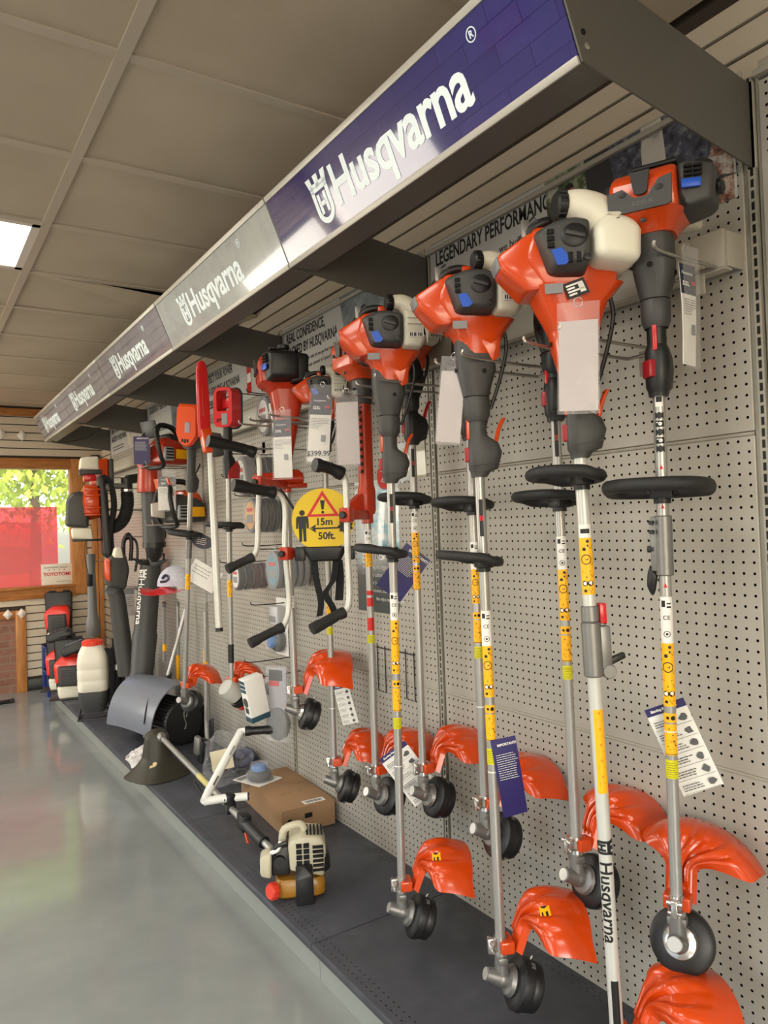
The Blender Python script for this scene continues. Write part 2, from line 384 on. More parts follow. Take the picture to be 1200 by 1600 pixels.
# wooden beam, corner post, window casing, fireplace surround
m = MB(); m.box((XL, YB-.035, 2.593), (XR, YB, 2.665), .003); struct(m.done('trim_2', WOODH))
m = MB(); m.box((-.055, YB-.04, .11), (-.005, YB-.012, 2.24), .003); m.box((.0, YB-.03, .11), (.045, YB-.012, 2.24), .003); struct(m.done('trim_3', WOODV))
x0, x1, z0, z1 = WIN
m = MB(); m.mi = 0
m.box((x1, YB-.03, z0-.1), (x1+.13, YB, z1+.095), .004); m.box((x0-.12, YB-.03, z0-.1), (x0, YB, z1+.095), .004)
m.box((x1-.004, YB-.002, z0), (x1+.02, YB+.1, z1)); m.box((x0-.02, YB-.002, z0), (x0+.004, YB+.1, z1))
m.mi = 1
m.box((x0, YB-.031, z1), (x1, YB, z1+.095), .004); m.box((x0-.02, YB-.034, z0-.115), (x1+.02, YB, z0), .004)
m.box((x0, YB, z1-.004), (x1, YB+.1, z1+.02)); m.box((x0, YB-.05, z0-.02), (x1, YB+.1, z0+.003), .003)
w = struct(m.done('window_1', [WOODV, WOODH]))
GLASS = mat('window_glass', (250, 252, 255), .02, alpha=.1)
g = MB().box((x0, YB+.05, z0), (x1, YB+.056, z1)).done('pane', GLASS, w, 0); g['label'] = 'clear glass pane'
# fireplace recess with brick and pine surround
n = NT('red_brick', .8); bk = n.t.nodes.new('ShaderNodeTexBrick'); mp = n.t.nodes.new('ShaderNodeMapping'); mp.inputs['Rotation'].default_value = (R_(90), 0, 0)
n.link(n.tc.outputs['Object'], mp.inputs[0]); n.link(mp.outputs[0], bk.inputs[0]); bk.inputs['Scale'].default_value = 1; bk.inputs['Brick Width'].default_value = .2; bk.inputs['Row Height'].default_value = .07; bk.inputs['Mortar Size'].default_value = .006
bk.inputs['Color1'].default_value = lin((112, 66, 52)); bk.inputs['Color2'].default_value = lin((136, 88, 72)); bk.inputs['Mortar'].default_value = lin((126, 112, 98))
n.col(n.mix(n.math('MULTIPLY', n.noise(25, 5), .7), bk.outputs[0], lin((150, 118, 100)))); n.bump(bk.outputs['Fac'], -.6, .006)
m = MB().box((-2.6, YB-.012, 0), (-.7, YB-.002, .72)); struct(m.done('wall_back_brick', n.m, smooth=0))
m = MB(); m.box((-.752, YB-.035, 0), (-.664, YB-.002, .765), .003); struct(m.done('trim_4', WOODV))
m = MB(); m.box((-2.7, YB-.034, .69), (-.752, YB-.002, .765), .003); struct(m.done('trim_5', WOODH))

# ------------------------------------------------------------------ outside, seen through the window
GRASS = mat('sunlit_ground', (150, 160, 110), .9, var=.2, scale=2)
struct(MB().box((-14, YB+.1, -.4), (8, 40, -.3)).done('ground', GRASS, smooth=0))
def leafmat(name, a_, b_):
    n = NT(name, .6); n.col(n.ramp(n.noise(1.6, 4), [(.35, lin(a_)), (.65, lin(b_))])); n.p.inputs['Subsurface Weight'].default_value = 0
    tr = n.t.nodes.new('ShaderNodeBsdfTranslucent'); ms = n.t.nodes.new('ShaderNodeMixShader'); ms.inputs[0].default_value = .45; tr.inputs[0].default_value = lin(b_)
    n.link(n.p.outputs[0], ms.inputs[1]); n.link(tr.outputs[0], ms.inputs[2]); n.link(ms.outputs[0], n.t.nodes['Material Output'].inputs[0]); return n.m
LEAF = [leafmat('spring_foliage', (120, 156, 44), (206, 214, 84)), leafmat('green_foliage', (78, 120, 50), (150, 180, 84))]
rnd = random.Random(4)
def tree(x, y, h, r, li, label, seed):
    rr = random.Random(seed); o = thing('leafy_tree', label, 'tree', (x, y, -.35), group=None)
    MB().tube([(0, 0, 0), (.05, 0, h*.4), (-.05, .1, h*.8)], [.12, .08, .03], 8).done('trunk', mat('bark', (96, 76, 58), .9, var=.2), o)
    m = MB()
    for i in range(9000):
        d = V((rr.gauss(0, 1), rr.gauss(0, 1), rr.gauss(0, 1))).normalized()*r*(rr.random()**.45)*(1+.25*math.sin(7*rr.random()))
        c_ = V((d.x, d.y, h*.68+d.z*.95)); s_ = rr.uniform(.04, .10); q = Euler((rr.uniform(0, 6), rr.uniform(0, 6), rr.uniform(0, 6))).to_matrix()
        m._add([c_+q @ V(p) for p in ((-s_, 0, 0), (0, -s_*.6, .02), (s_, 0, 0), (0, s_*.6, .02))], [(0, 1, 2, 3)])
    m.done('foliage', LEAF[li], o, 0)
tree(.3, 14.2, 5.6, 1.9, 0, 'yellow-green leafy tree outside, nearest the right window jamb', 1)
tree(-5.0, 15.0, 5.8, 1.9, 0, 'yellow-green leafy tree outside at the left edge of the window view', 2)
tree(-2.0, 21.0, 7.2, 2.6, 1, 'darker green tree standing behind the two yellow-green trees', 3)
REDS = NT('red_acrylic', .1); tb = REDS.t.nodes.new('ShaderNodeBsdfTransparent'); tb.inputs[0].default_value = (.95, .26, .33, 1); gl = REDS.t.nodes.new('ShaderNodeBsdfTranslucent'); gl.inputs[0].default_value = lin((250, 40, 70))
mxs = REDS.t.nodes.new('ShaderNodeMixShader'); mxs.inputs[0].default_value = .18; REDS.link(tb.outputs[0], mxs.inputs[1]); REDS.link(gl.outputs[0], mxs.inputs[2]); REDS.link(mxs.outputs[0], REDS.t.nodes['Material Output'].inputs[0])
for i, (xa, xb, zt, yy, tl, lab) in enumerate(((-1.9, -.31, 1.745, YB+.34, 0, 'tallest red acrylic sheet standing outside the window, reaching furthest right'),
        (-1.8, -.475, 1.60, YB+.27, .3, 'middle red acrylic sheet leaning outside the window behind the lowest sheet'),
        (-2.0, -.60, 1.42, YB+.2, 2.6, 'lowest red acrylic sheet with a slanting top edge, at the window\'s left'))):
    o = MB().prism([(xa, .2), (xb, .2), (xb+.005*tl, zt-.03*tl), (xa, zt+.03*tl)], .006, face((0, yy, 0), (1, 0, 0), (0, 0, 1))).done('red_sheet', REDS.m, smooth=0)
    tag(o, lab, 'plastic sheet')
o = thing('dealer_sign', 'small white sign with red lettering standing on the window sill', 'sign', (-.375, YB+.012, .98))
MB().box((-.14, 0, 0), (.14, .006, .20), .002).done('panel', mat('sign_white', (222, 214, 200), .5), o)
BF = face((0, -.0005, 0), (1, 0, 0), (0, 0, 1))
def at(M, x, y, z=0): return M @ MX.Translation((x, y, z))
MB().text('AUTHORIZED DEALER', .021, at(BF, -.01, .165)).done('small_lettering', INK, o, 0)
m = MB().text('TOYOTOMI', .046, at(BF, 0, .10), bold=.0015)
for i in range(4): m.prism([(-.07+.045*i+p, .143+q) for p, q in ((-.006, 0), (0, -.008), (.006, 0), (0, .008))], .0006, BF)
m.done('red_lettering', REDINK, o, 0)
MB().text('www.toyotomiusa.com', .014, at(BF, .06, .03)).done('web_address', INK, o, 0)
# diamond-shaped hooks
DIA = mat('pearl_white_hook', (222, 216, 206), .25, coat=.3)
for i, (x, z, y, lab) in enumerate(((-.655, 2.41, YB-.014, 'white diamond hook on the cream slats above the window, right one'), (-.835, 2.42, YB-.014, 'white diamond hook on the cream slats above the window, left edge of the picture'),
        (-.355, 2.40, YB-.014, 'white diamond hook on the slats partly under the end of the sign canopy'),
        (-.70, .735, YB-.036, 'white diamond hook on the corner of the pine fireplace surround'), (-.815, .735, YB-.036, 'white diamond hook on the pine mantel rail, left of the corner one'))):
    o = thing('diamond_hook', lab, 'hook', (x, y, z)); F_ = face((0, 0, 0), (1, 0, 0), (0, 0, 1)); s = .045 if z > 1 else .042
    MB().loft([[F_ @ V((p*k_, q*k_, d)) for p, q in ((s, 0), (0, s*1.15), (-s, 0), (0, -s*1.15))] for k_, d in ((1, 0), (1, .006), (.6, .012))]).done('plate', DIA, o, 30)
    MB().lathe([(.006, 0), (.006, .02), (.014, .026), (.013, .036), (.004, .04)], F_ @ MX.Translation((0, 0, .01)), 12).done('knob', DIA, o)

# ------------------------------------------------------------------ gondola: pegboard, uprights, base deck
n = NT('pegboard_metal', .42, .05); y_, z_ = n.sep.outputs[1], n.sep.outputs[2]
P = .0254
def holes(n, u, v, pu, pv, u0, v0, r):
    fu = n.math('SUBTRACT', n.math('FRACT', n.math('ADD', n.math('DIVIDE', n.math('SUBTRACT', u, u0), pu), 100.5)), .5)
    fv = n.math('SUBTRACT', n.math('FRACT', n.math('ADD', n.math('DIVIDE', n.math('SUBTRACT', v, v0), pv), 100.5)), .5)
    du = n.math('MULTIPLY', fu, pu); dv = n.math('MULTIPLY', fv, pv)
    return n.math('SQRT', n.math('ADD', n.math('MULTIPLY', du, du), n.math('MULTIPLY', dv, dv)))
d = holes(n, y_, z_, P, P*.99, .0135, .0065, .0033)     # object space: section left edge, panel bottom edge
inside = n.math('MULTIPLY', n.math('GREATER_THAN', z_, .012), n.math('LESS_THAN', z_, .772))
inside = n.math('MULTIPLY', inside, n.math('MULTIPLY', n.math('GREATER_THAN', y_, .004), n.math('LESS_THAN', y_, 1.164)))
hm = n.math('MULTIPLY', n.math('LESS_THAN', d, .0034), inside)
base = n.ramp(n.noise(2.5, 3), [(.3, lin((160, 155, 145))), (.7, lin((170, 165, 155)))])
n.col(n.mix(hm, base, (.004, .004, .004, 1))); n.link(n.math('MULTIPLY_ADD', hm, .5, .42), n.p.inputs['Roughness'])
n.link(n.math('SUBTRACT', .5, n.math('MULTIPLY', hm, .5)), n.p.inputs['Specular IOR Level'])
PEG = n.m
SEAMS = [.053, .833, 1.615, 2.397]
for k in range(-1, 5):
    y0 = UPR[k+1]
    for j in range(3):
        o = MB().box((-.012, 0, 0), (0, 1.174, .772), .0015, seg=1).done('wall_pegboard_panel', PEG, smooth=0, loc=(0, y0+.022, SEAMS[j]+.005)); struct(o)
m = MB()
for k in range(-1, 5):
    y0 = UPR[k+1]
    for s in SEAMS[1:3]: m.tube([(-.004, y0+.024, s), (-.004, y0+1.194, s)], .0048, 8)
    m.box((-.03, y0+.02, 2.397), (.03, y0+1.198, 2.412), .002); m.box((-.006, y0+.02, 2.412), (.0, y0+1.198, 2.44), .001)
struct(m.done('trim_6', GONDOLA))
n = NT('slotted_upright', .4, .2); zz = n.math('FRACT', n.math('DIVIDE', n.sep.outputs[2], P)); yy = n.math('ABSOLUTE', n.sep.outputs[1])
sl = n.math('MULTIPLY', n.math('LESS_THAN', n.math('ABSOLUTE', n.math('SUBTRACT', zz, .5)), .36), n.math('LESS_THAN', yy, .0038))
sl = n.math('MULTIPLY', sl, n.math('LESS_THAN', n.sep.outputs[0], -.0005))
n.col(n.mix(sl, lin((158, 154, 142)), (.004, .004, .004, 1))); SLOT = n.m
for i, y in enumerate(UPR):
    m = MB(); m.box((-.014, -.0085, 0), (.03, .0085, 2.41)); m.box((-.006, -.022, 0), (.03, -.0125, 2.41), .001); m.box((-.006, .0125, 0), (.03, .022, 2.41), .001)
    o = m.done('upright_post', SLOT, smooth=0, loc=(0, y, 0)); struct(o)
struct(MB().box((.02, UPR[0], 0), (.03, UPR[-1], 2.40)).done('wall_gondola_back', DARKSLOT, smooth=0))
# base deck
n = NT('charcoal_deck', .5); x_, y_ = n.sep.outputs[0], n.sep.outputs[1]
d = holes(n, x_, y_, P, P, -.032, .0127, .003); 
front = n.math('MULTIPLY', n.math('GREATER_THAN', x_, -.545), n.math('LESS_THAN', x_, -.495)); back = n.math('GREATER_THAN', x_, -.075)
hm = n.math('MULTIPLY', n.math('LESS_THAN', d, .0036), n.math('MULTIPLY', n.math('MAXIMUM', front, back), n.math('GREATER_THAN', n.sep.outputs[2], -.001)))
bs = n.ramp(n.noise(5, 7, .7), [(.3, lin((54, 56, 62))), (.62, lin((68, 70, 77))), (.8, lin((90, 91, 98)))])
n.col(n.mix(hm, bs, (.004, .004, .004, 1))); n.link(n.ramp(n.noise(11, 5), [(.3, (.38, .38, .38, 1)), (.7, (.6, .6, .6, 1))]), n.p.inputs['Roughness']); DECK = n.m
m2 = MB()
decks = ['nearest to the viewer, holding the front trimmers', 'under the lying trimmer engine', 'under the cardboard box and plastic bag', 'under the old trimmer guard', 'under the white sprayer tank', 'at the far end by the backpack units']
for k in range(-1, 5):
    y0 = UPR[k+1]; o = thing('base_shelf', 'dark grey metal base shelf section '+decks[k+1], 'shelf', (0, y0, .125), group='base shelf sections along the pegboard wall')
    m = MB(); m.box((-.565, .0015, -.028), (-.004, SEC-.0015, 0), .004); m.done('deck', DECK, o, 30)
    MB().box((-.537, .0015, -.125), (-.525, SEC-.0015, -.028)).done('kickplate', KICK, o, 0)
# ================================================================== SIGN CANOPY
def brickprint(name, c1, c2, mort, var):
    n = NT(name, .07); n.p.inputs['Coat Weight'].default_value = .6; n.p.inputs['Coat Roughness'].default_value = .03
    bk = n.t.nodes.new('ShaderNodeTexBrick'); n.link(n.tc.outputs['Object'], bk.inputs[0]); bk.inputs['Scale'].default_value = 1
    bk.inputs['Brick Width'].default_value = .16; bk.inputs['Row Height'].default_value = .042; bk.inputs['Mortar Size'].default_value = .0012
    bk.inputs['Color1'].default_value = lin(c1); bk.inputs['Color2'].default_value = lin(c2); bk.inputs['Mortar'].default_value = lin(mort)
    n.col(n.mix(n.ramp(n.noise(7, 6, .65), [(.35, (0, 0, 0, 1)), (.75, (.8, .8, .8, 1))]), bk.outputs[0], lin(var))); return n.m
PRINTS = [brickprint('indigo_brick_print', (50, 48, 104), (58, 56, 116), (36, 35, 84), (46, 44, 104)), None,
          brickprint('grey_brick_print', (112, 112, 124), (128, 126, 138), (84, 84, 94), (140, 138, 146))]
n = NT('concrete_print_reflected_pale', .1); n.p.inputs['Coat Weight'].default_value = .5
n.col(n.ramp(n.noise(5, 8, .7), [(.3, lin((150, 156, 160))), (.55, lin((172, 178, 178))), (.8, lin((186, 188, 182)))])); PRINTS[1] = n.m  # paleness of the bright window reflection is put into the print colour
SGREY = mat('sign_frame_metal', (182, 178, 168), .4, .2)
SWHITE = mat('sign_lettering_white', (232, 244, 246), .35)
SB, ST = (-.558, 2.275), (-.642, 2.481)
SLEN = math.hypot(ST[0]-SB[0], ST[1]-SB[1])
def logo(m, M, h):
    """crowned-H emblem: shield ring with a round foot, H inside, three-pronged crown; h = overall height, origin at centre"""
    s = h/1.0; th = .11*s; e = .0012
    w = .62*s
    def bar(x0, y0, x1, y1): m.box((x0, y0, 0), (x1, y1, e), 0, M)
    # shield outline as a band
    out = [(-w/2, .18*s), (-w/2, -.22*s)]+[(w/2*math.cos(R_(180+i*18)), -.22*s+.28*s*math.sin(R_(180+i*18))) for i in range(1, 10)]+[(w/2, -.22*s), (w/2, .18*s)]
    k_ = (w/2-th)/(w/2)
    inn = [(x*k_, y if y > -.2*s else -.22*s+(y+.22*s)*(1-th/(.28*s))) for x, y in out]
    for i in range(len(out)-1): m.prism([out[i], out[i+1], inn[i+1], inn[i]], e, M)
    bar(-w/2, .14*s, w/2, .14*s+th*.9)
    bar(-.16*s, -.3*s, -.07*s, .08*s); bar(.07*s, -.3*s, .16*s, .08*s); bar(-.1*s, -.15*s, .1*s, -.07*s)
    for cx in (-.24, 0, .24):
        m.prism([((cx-.06)*s, .2*s), ((cx+.06)*s, .2*s), ((cx*1.25+.085)*s, .44*s), ((cx*1.25-.085)*s, .44*s)], e, M)
    bar(-.28*s, .22*s, .28*s, .3*s)
names_ = ['indigo sign panel with big white lettering, nearest of the row', 'pale concrete-look sign panel, second from the viewer', 'grey brick-print sign panel, third from the viewer', 'grey brick-print sign panel, fourth from the viewer', 'grey brick-print sign panel, farthest of the canopy row']
for k in range(5):
    y0, y1 = UPR[k+1], UPR[k+2]
    o = thing('sign_panel', names_[k], 'sign', (SB[0], y1, SB[1]), group='sign canopy panels above the trimmer wall')
    # local frame: face x runs from the far end to the near end
    F_ = face((0, 0, 0), (0, -1, 0), (ST[0]-SB[0], 0, ST[1]-SB[1]))
    L = SEC; g_ = .004
    m = MB()
    prof = [(0, 0), (ST[0]-SB[0], ST[1]-SB[1]), (ST[0]-SB[0]+.09, ST[1]-SB[1]), (.09, 0)]
    m._add([(x, -g_, z) for x, z in prof]+[(x, -L+g_, z) for x, z in prof], [(0, 1, 2, 3), (7, 6, 5, 4), (1, 5, 6, 2), (2, 6, 7, 3), (3, 7, 4, 0)])
    m.done('housing', GOND_D, o, 0)
    m = MB(); m.box((g_, -.002, -.003), (L-g_, .014, .006), .002, F_); m.box((g_, SLEN-.014, -.003), (L-g_, SLEN+.003, .006), .002, F_)
    m.done('frame_rail', SGREY, o)
    f_ = MB().box((g_, .012, 0), (L-g_, SLEN-.012, .002), 0).done('printed_face', PRINTS[min(k, 2)], o, 0); f_.matrix_local = F_
    if k == 0:
        f_['label'] = 'indigo printed face'
    m = MB(); s = .118; x0 = .30
    sc_ = 1.12 if k == 0 else 1.05
    logo(m, F_ @ MX.Translation((x0-.0, SLEN*.5, .0022)), .155*sc_*.83)
    m.done('emblem', SWHITE, o, 0); m = MB()
    m.text('Husqvarna', .135*sc_, F_ @ MX.Translation((x0+.055*sc_, SLEN*.48, .0022)), .001, .0032, 'LEFT', .93, .97)
    rx = x0+.055*sc_+.585*sc_*.93+.02
    m.done('lettering', SWHITE, o, 0); m = MB()
    m.text('R', .02, F_ @ MX.Translation((rx, SLEN*.78, .0022)), .001, .0004)
    c_ = circ(.0145, 20); ci = circ(.0122, 20)
    for i in range(20): m.prism([(rx+c_[i][0], SLEN*.78+c_[i][1]), (rx+c_[(i+1) % 20][0], SLEN*.78+c_[(i+1) % 20][1]), (rx+ci[(i+1) % 20][0], SLEN*.78+ci[(i+1) % 20][1]), (rx+ci[i][0], SLEN*.78+ci[i][1])], .001, F_ @ MX.Translation((0, 0, .0022)))
    m.done('registered_mark', SWHITE, o, 0)
bl = ['nearest, at the right end of the canopy', 'between the indigo and pale sign panels', 'between the pale panel and the first brick panel', 'between the third and fourth sign panels', 'between the fourth and last sign panels', 'farthest, closing the canopy end']
for k in range(6):
    y = UPR[k+1]
    o = thing('canopy_bracket', 'tapering grey metal canopy bracket '+bl[k], 'bracket', (0, y, 2.2), group='canopy brackets holding the sign row')
    pts = [(-.012, .006), (-.012, .197), (ST[0]+.0, ST[1]-2.2), (SB[0]-.001, SB[1]-2.2)]
    F_ = face((0, 0, 0), (1, 0, 0), (0, 0, 1))
    MB().prism(pts, .004, F_ @ MX.Translation((0, 0, -.002))).done('plate', GOND_D, o, 0)
    m = MB(); m.box((-.014, -.01, .004), (.012, .01, .2), .001); m.done('hook_flange', GONDOLA, o)
    for px, pz, r in ((-.555, .13, .006), (-.6, .20, .004)): MB().lathe([(r, -.001), (r, .0035)], face((px, 0, pz), (1, 0, 0), (0, 0, 1)), 14).done('bolt_hole', DARKSLOT, o)
    MB().lathe([(.007, 0), (.007, .005), (.003, .007)], face((-.548, 0, .105), (1, 0, 0), (0, 0, 1)), 14).done('screw', STEEL, o)
CABLE = MB().tube([(-.53, 6.93, 2.30), (-.5, 6.9, 2.262), (-.40, 6.86, 2.26), (-.25, 6.8, 2.30), (-.2, 6.75, 2.34)], .004, 8, sm=6).done('power_cable', BLACK)
tag(CABLE, 'black power cable hanging under the far end of the sign canopy', 'cable')

# ------------------------------------------------------------------ header posters on the pegboard top
PGREY = [mat('poster_pale_grey', (186, 186, 184), .4), mat('poster_mid_grey', (150, 152, 156), .4)]
def picture(name, stops, scale, seed):
    n = NT(name, .4); mp = n.t.nodes.new('ShaderNodeMapping'); mp.inputs['Location'].default_value = (seed, seed*2, 0); n.link(n.tc.outputs['Object'], mp.inputs[0])
    n.col(n.ramp(n.noise(scale, 6, .65, mp.outputs[0]), [(p, lin(c)) for p, c in stops])); return n.m
PH_TREE = picture('photo_print_garden', [(.38, (28, 32, 26)), (.5, (84, 96, 62)), (.6, (172, 172, 160)), (.8, (206, 204, 196))], 14, 1)
PH_DARK = picture('photo_print_charcoal', [(.3, (36, 37, 40)), (.7, (52, 53, 57))], 3, 2)
PH_CHIPS = picture('photo_print_woodchips', [(.38, (60, 30, 24)), (.5, (134, 96, 80)), (.62, (190, 182, 174)), (.8, (214, 212, 206))], 26, 3)
PH_PLAID = picture('photo_print_plaid', [(.35, (30, 32, 40)), (.55, (78, 82, 98)), (.7, (150, 150, 158))], 40, 4)
PH_HOUSE = picture('photo_print_house', [(.35, (120, 116, 110)), (.5, (196, 190, 180)), (.75, (214, 210, 200))], 9, 5)
PH_STREET = picture('photo_print_street', [(.35, (70, 82, 92)), (.55, (120, 130, 136)), (.75, (170, 176, 178))], 8, 6)
SKIN = mat('printed_skin', (170, 112, 90), .4); DENIM = mat('printed_blue_shirt', (46, 88, 150), .4)
def poster(y_near, y_far, z0, z1, label, x=-.016):
    """header card; local x from the far (left) edge, y up"""
    o = thing('header_poster', label, 'poster', (x, y_far, z0), group='header posters along the pegboard top')
    F_ = WALLF(0, 0); w = y_far-y_near; h = z1-z0
    p = MB().box((0, 0, -.003), (w, h, 0)).done('card', PGREY[0], o, 0); p.matrix_local = F_
    return o, F_, w, h
def para(m, F_, x, y, w, lines, ht, seed, gap=1.7):
    """tiny unreadable small print as rows of word-length strokes"""
    rr = random.Random(seed)
    for i in range(lines):
        q = x; end = x+w*rr.uniform(.75, 1)
        while q < end:
            l = ht*rr.uniform(1.2, 4); m.prism([(q, y-i*ht*gap), (q+l, y-i*ht*gap), (q+l, y-i*ht*gap+ht*.62), (q, y-i*ht*gap+ht*.62)], .0004, F_); q += l+ht*.6
def pics(o, F_, items):
    for nm, mt_, pts in items:
        # pictures get their own frame so their print is in poster coordinates
        q = MB().prism(pts, .0008, None).done(nm, mt_, o, 0); q.matrix_local = F_ @ MX.Translation((0, 0, .0002))
# poster 1 (section nearest): LEGENDARY PERFORMANCE with photographs
o, F_, w, h = poster(UPR[1]+.035, UPR[2]-.03, 2.155, 2.428, 'header poster reading LEGENDARY PERFORMANCE with gardening photos, nearest the viewer')
m = MB(); m.text('LEGENDARY PERFORMANCE', .068, F_ @ MX.Translation((.03, h-.06, .0004)), .0005, .0014, 'LEFT', .66); m.done('headline', INK, o, 0); m = MB(); m.text('we build machines', .036, F_ @ MX.Translation((.36, h-.13, .0004)), .0005, 0, 'LEFT', .9)
m.done('headline', INK, o, 0)
pics(o, F_, [('garden_photo', PH_TREE, [(.585, 0), (.74, 0), (.715, h), (.565, h)]), ('charcoal_photo', PH_DARK, [(.74, 0), (.92, 0), (.895, h), (.715, h)]),
             ('house_photo', PH_HOUSE, [(.92, .05), (1.0, .05), (.985, h), (.895, h)]), ('woodchip_photo', PH_CHIPS, [(1.0, 0), (1.148, 0), (1.148, h), (1.05, h), (.985, .2)])])
m = MB(); F2 = F_ @ MX.Translation((0, 0, .0012))
m.mi = 0; m.prism([(.618, .03), (.70, .03), (.705, .12), (.69, .175), (.668, .195), (.652, .195), (.63, .175), (.612, .12)], .0006, F2)
m.mi = 1; m.prism(circ(.017, 16, .66, .213), .0006, F2); m.mi = 2; m.prism([(.643, .216), (.647, .229), (.66, .234), (.673, .228), (.677, .216)], .0008, F2)
m.done('gardener_picture', [DENIM, SKIN, INK], o, 0)
m = MB(); m.mi = 0; m.prism([(.82, .13), (.90, .12), (.905, h), (.80, h)], .0006, F2); m.prism([(.985, .06), (1.06, .05), (1.10, .15), (1.05, h), (.965, h)], .0006, F2)
m.mi = 1; m.prism([(.79, .08), (.815, .07), (.865, .15), (.84, .17)], .0007, F2); m.mi = 2; m.prism([(.745, .05), (.82, .03), (.835, .06), (.8, .085), (.75, .08)], .0008, F2); m.prism([(.93, .06), (1.02, .03), (1.03, .055), (.95, .09)], .0008, F2)
m.done('worker_picture', [PH_PLAID, SKIN, RED], o, 0)
# poster 2: REAL CONFIDENCE
o, F_, w, h = poster(UPR[2]+.035, UPR[3]-.03, 2.155, 2.428, 'header poster reading REAL CONFIDENCE behind the middle trimmer engines')
m = MB(); m.text('REAL CONFIDENCE,', .066, F_ @ MX.Translation((.03, h-.065, .0004)), .0005, .0014, 'LEFT', .66); m.text('BACKED BY HUSQVARNA.', .066, F_ @ MX.Translation((.03, h-.135, .0004)), .0005, .0014, 'LEFT', .66)
m.done('headline', INK, o, 0); m = MB(); m.text('Husqvarna fuel, not only do you get fuel you', .024, F_ @ MX.Translation((.10, h-.195, .0004)), .0005, 0, 'LEFT', .9); m.text('can trust, your warranty extends to 5 years*', .024, F_ @ MX.Translation((.08, h-.23, .0004)), .0005, 0, 'LEFT', .9)
m.done('headline', INK, o, 0)
pics(o, F_, [('street_photo', PH_STREET, [(.62, 0), (1.15, 0), (1.15, h), (.56, h)])])
m = MB(); m.prism([(.66, .06), (.80, .06), (.80, .2), (.66, .2)], .0007, F_); m.prism([(.69, .2), (.77, .2), (.77, .225), (.69, .225)], .0007, F_); m.done('fuel_can_picture', mat('printed_silver', (170, 182, 190), .4), o, 0)
# posters 3..5
for k, (hl, lab, cols) in enumerate(((('PROTECT YOUR POWER', 'WITH GENUINE HUSQVARNA', 'ACCESSORIES'), 'header poster reading YOUR POWER GENUINE ACCESSORIES with a red oil bottle', 3),
        (('LEGENDARY PERFORMANCE',), 'header poster reading LEGENDARY PERFORMANCE far down the wall, above the chainsaws', 4), (('REAL CONFIDENCE,', 'BACKED BY HUSQVARNA.'), 'header poster at the far end of the wall, beside the corner post', 5))):
    o, F_, w, h = poster(UPR[3+k]+.035, UPR[4+k]-.03, 2.155, 2.428, lab)
    m = MB()
    for i, t_ in enumerate(hl): MB().text(t_, .066, F_ @ MX.Translation((.05, h-.06-.078*i, .0004)), .0005, .0013, 'LEFT', .66).done('headline', INK, o, 0)
    para(m, F_ @ MX.Translation((0, 0, .0004)),   .08, .06, .42, 2, .013, cols, 1.9); m.done('small_print', INK, o, 0)
    if k == 0:
        m = MB(); m.mi = 0; m.prism([(.74, .03), (.80, .03), (.80, .2), (.785, .225), (.755, .225), (.74, .2)], .0008, F_); m.prism([(.86, .06), (.905, .06), (.905, .2), (.86, .2)], .0008, F_)
        m.mi = 1; m.prism([(.755, .225), (.785, .225), (.785, .25), (.755, .25)], .0008, F_); m.prism([(.745, .09), (.795, .09), (.795, .14), (.745, .14)], .001, F_)
        m.mi = 2; m.prism([(.95, .05), (1.1, .05), (1.05, .22), (1.0, .22)], .0008, F_); m.done('bottle_picture', [RED, PAPER, mat('printed_leaf_green', (90, 120, 70), .5)], o, 0)
    else: pics(o, F_, [('photo', PH_STREET if k == 1 else PH_HOUSE, [(.62, 0), (1.15, 0), (1.15, h), (.56, h)])])

# ------------------------------------------------------------------ crossbars with a row of hooks
BARX = -.085
cb = ['nearest, behind the three right-hand engines', 'behind the middle group of engines', 'behind the line spools', 'behind the chainsaws', 'at the far end by the backpack blowers']
for k in range(5):
    y0, y1 = UPR[k+1]+.03, UPR[k+2]-.03
    o = thing('crossbar', 'flat grey metal display crossbar '+cb[k], 'display bar', (0, y0, 1.99), group='crossbars along the pegboard wall')
    m = MB(); m.box((BARX-.004, 0, -.01), (BARX+.012, y1-y0, .078), .002); m.box((BARX-.004, 0, -.012), (BARX+.03, y1-y0, -.006), .001); m.done('bar', GONDOLA, o)
    for yy in (-.001, y1-y0-.006): MB().box((BARX+.012, yy, -.004), (.004, yy+.007, .076), .001).done('end_plate', GONDOLA, o)
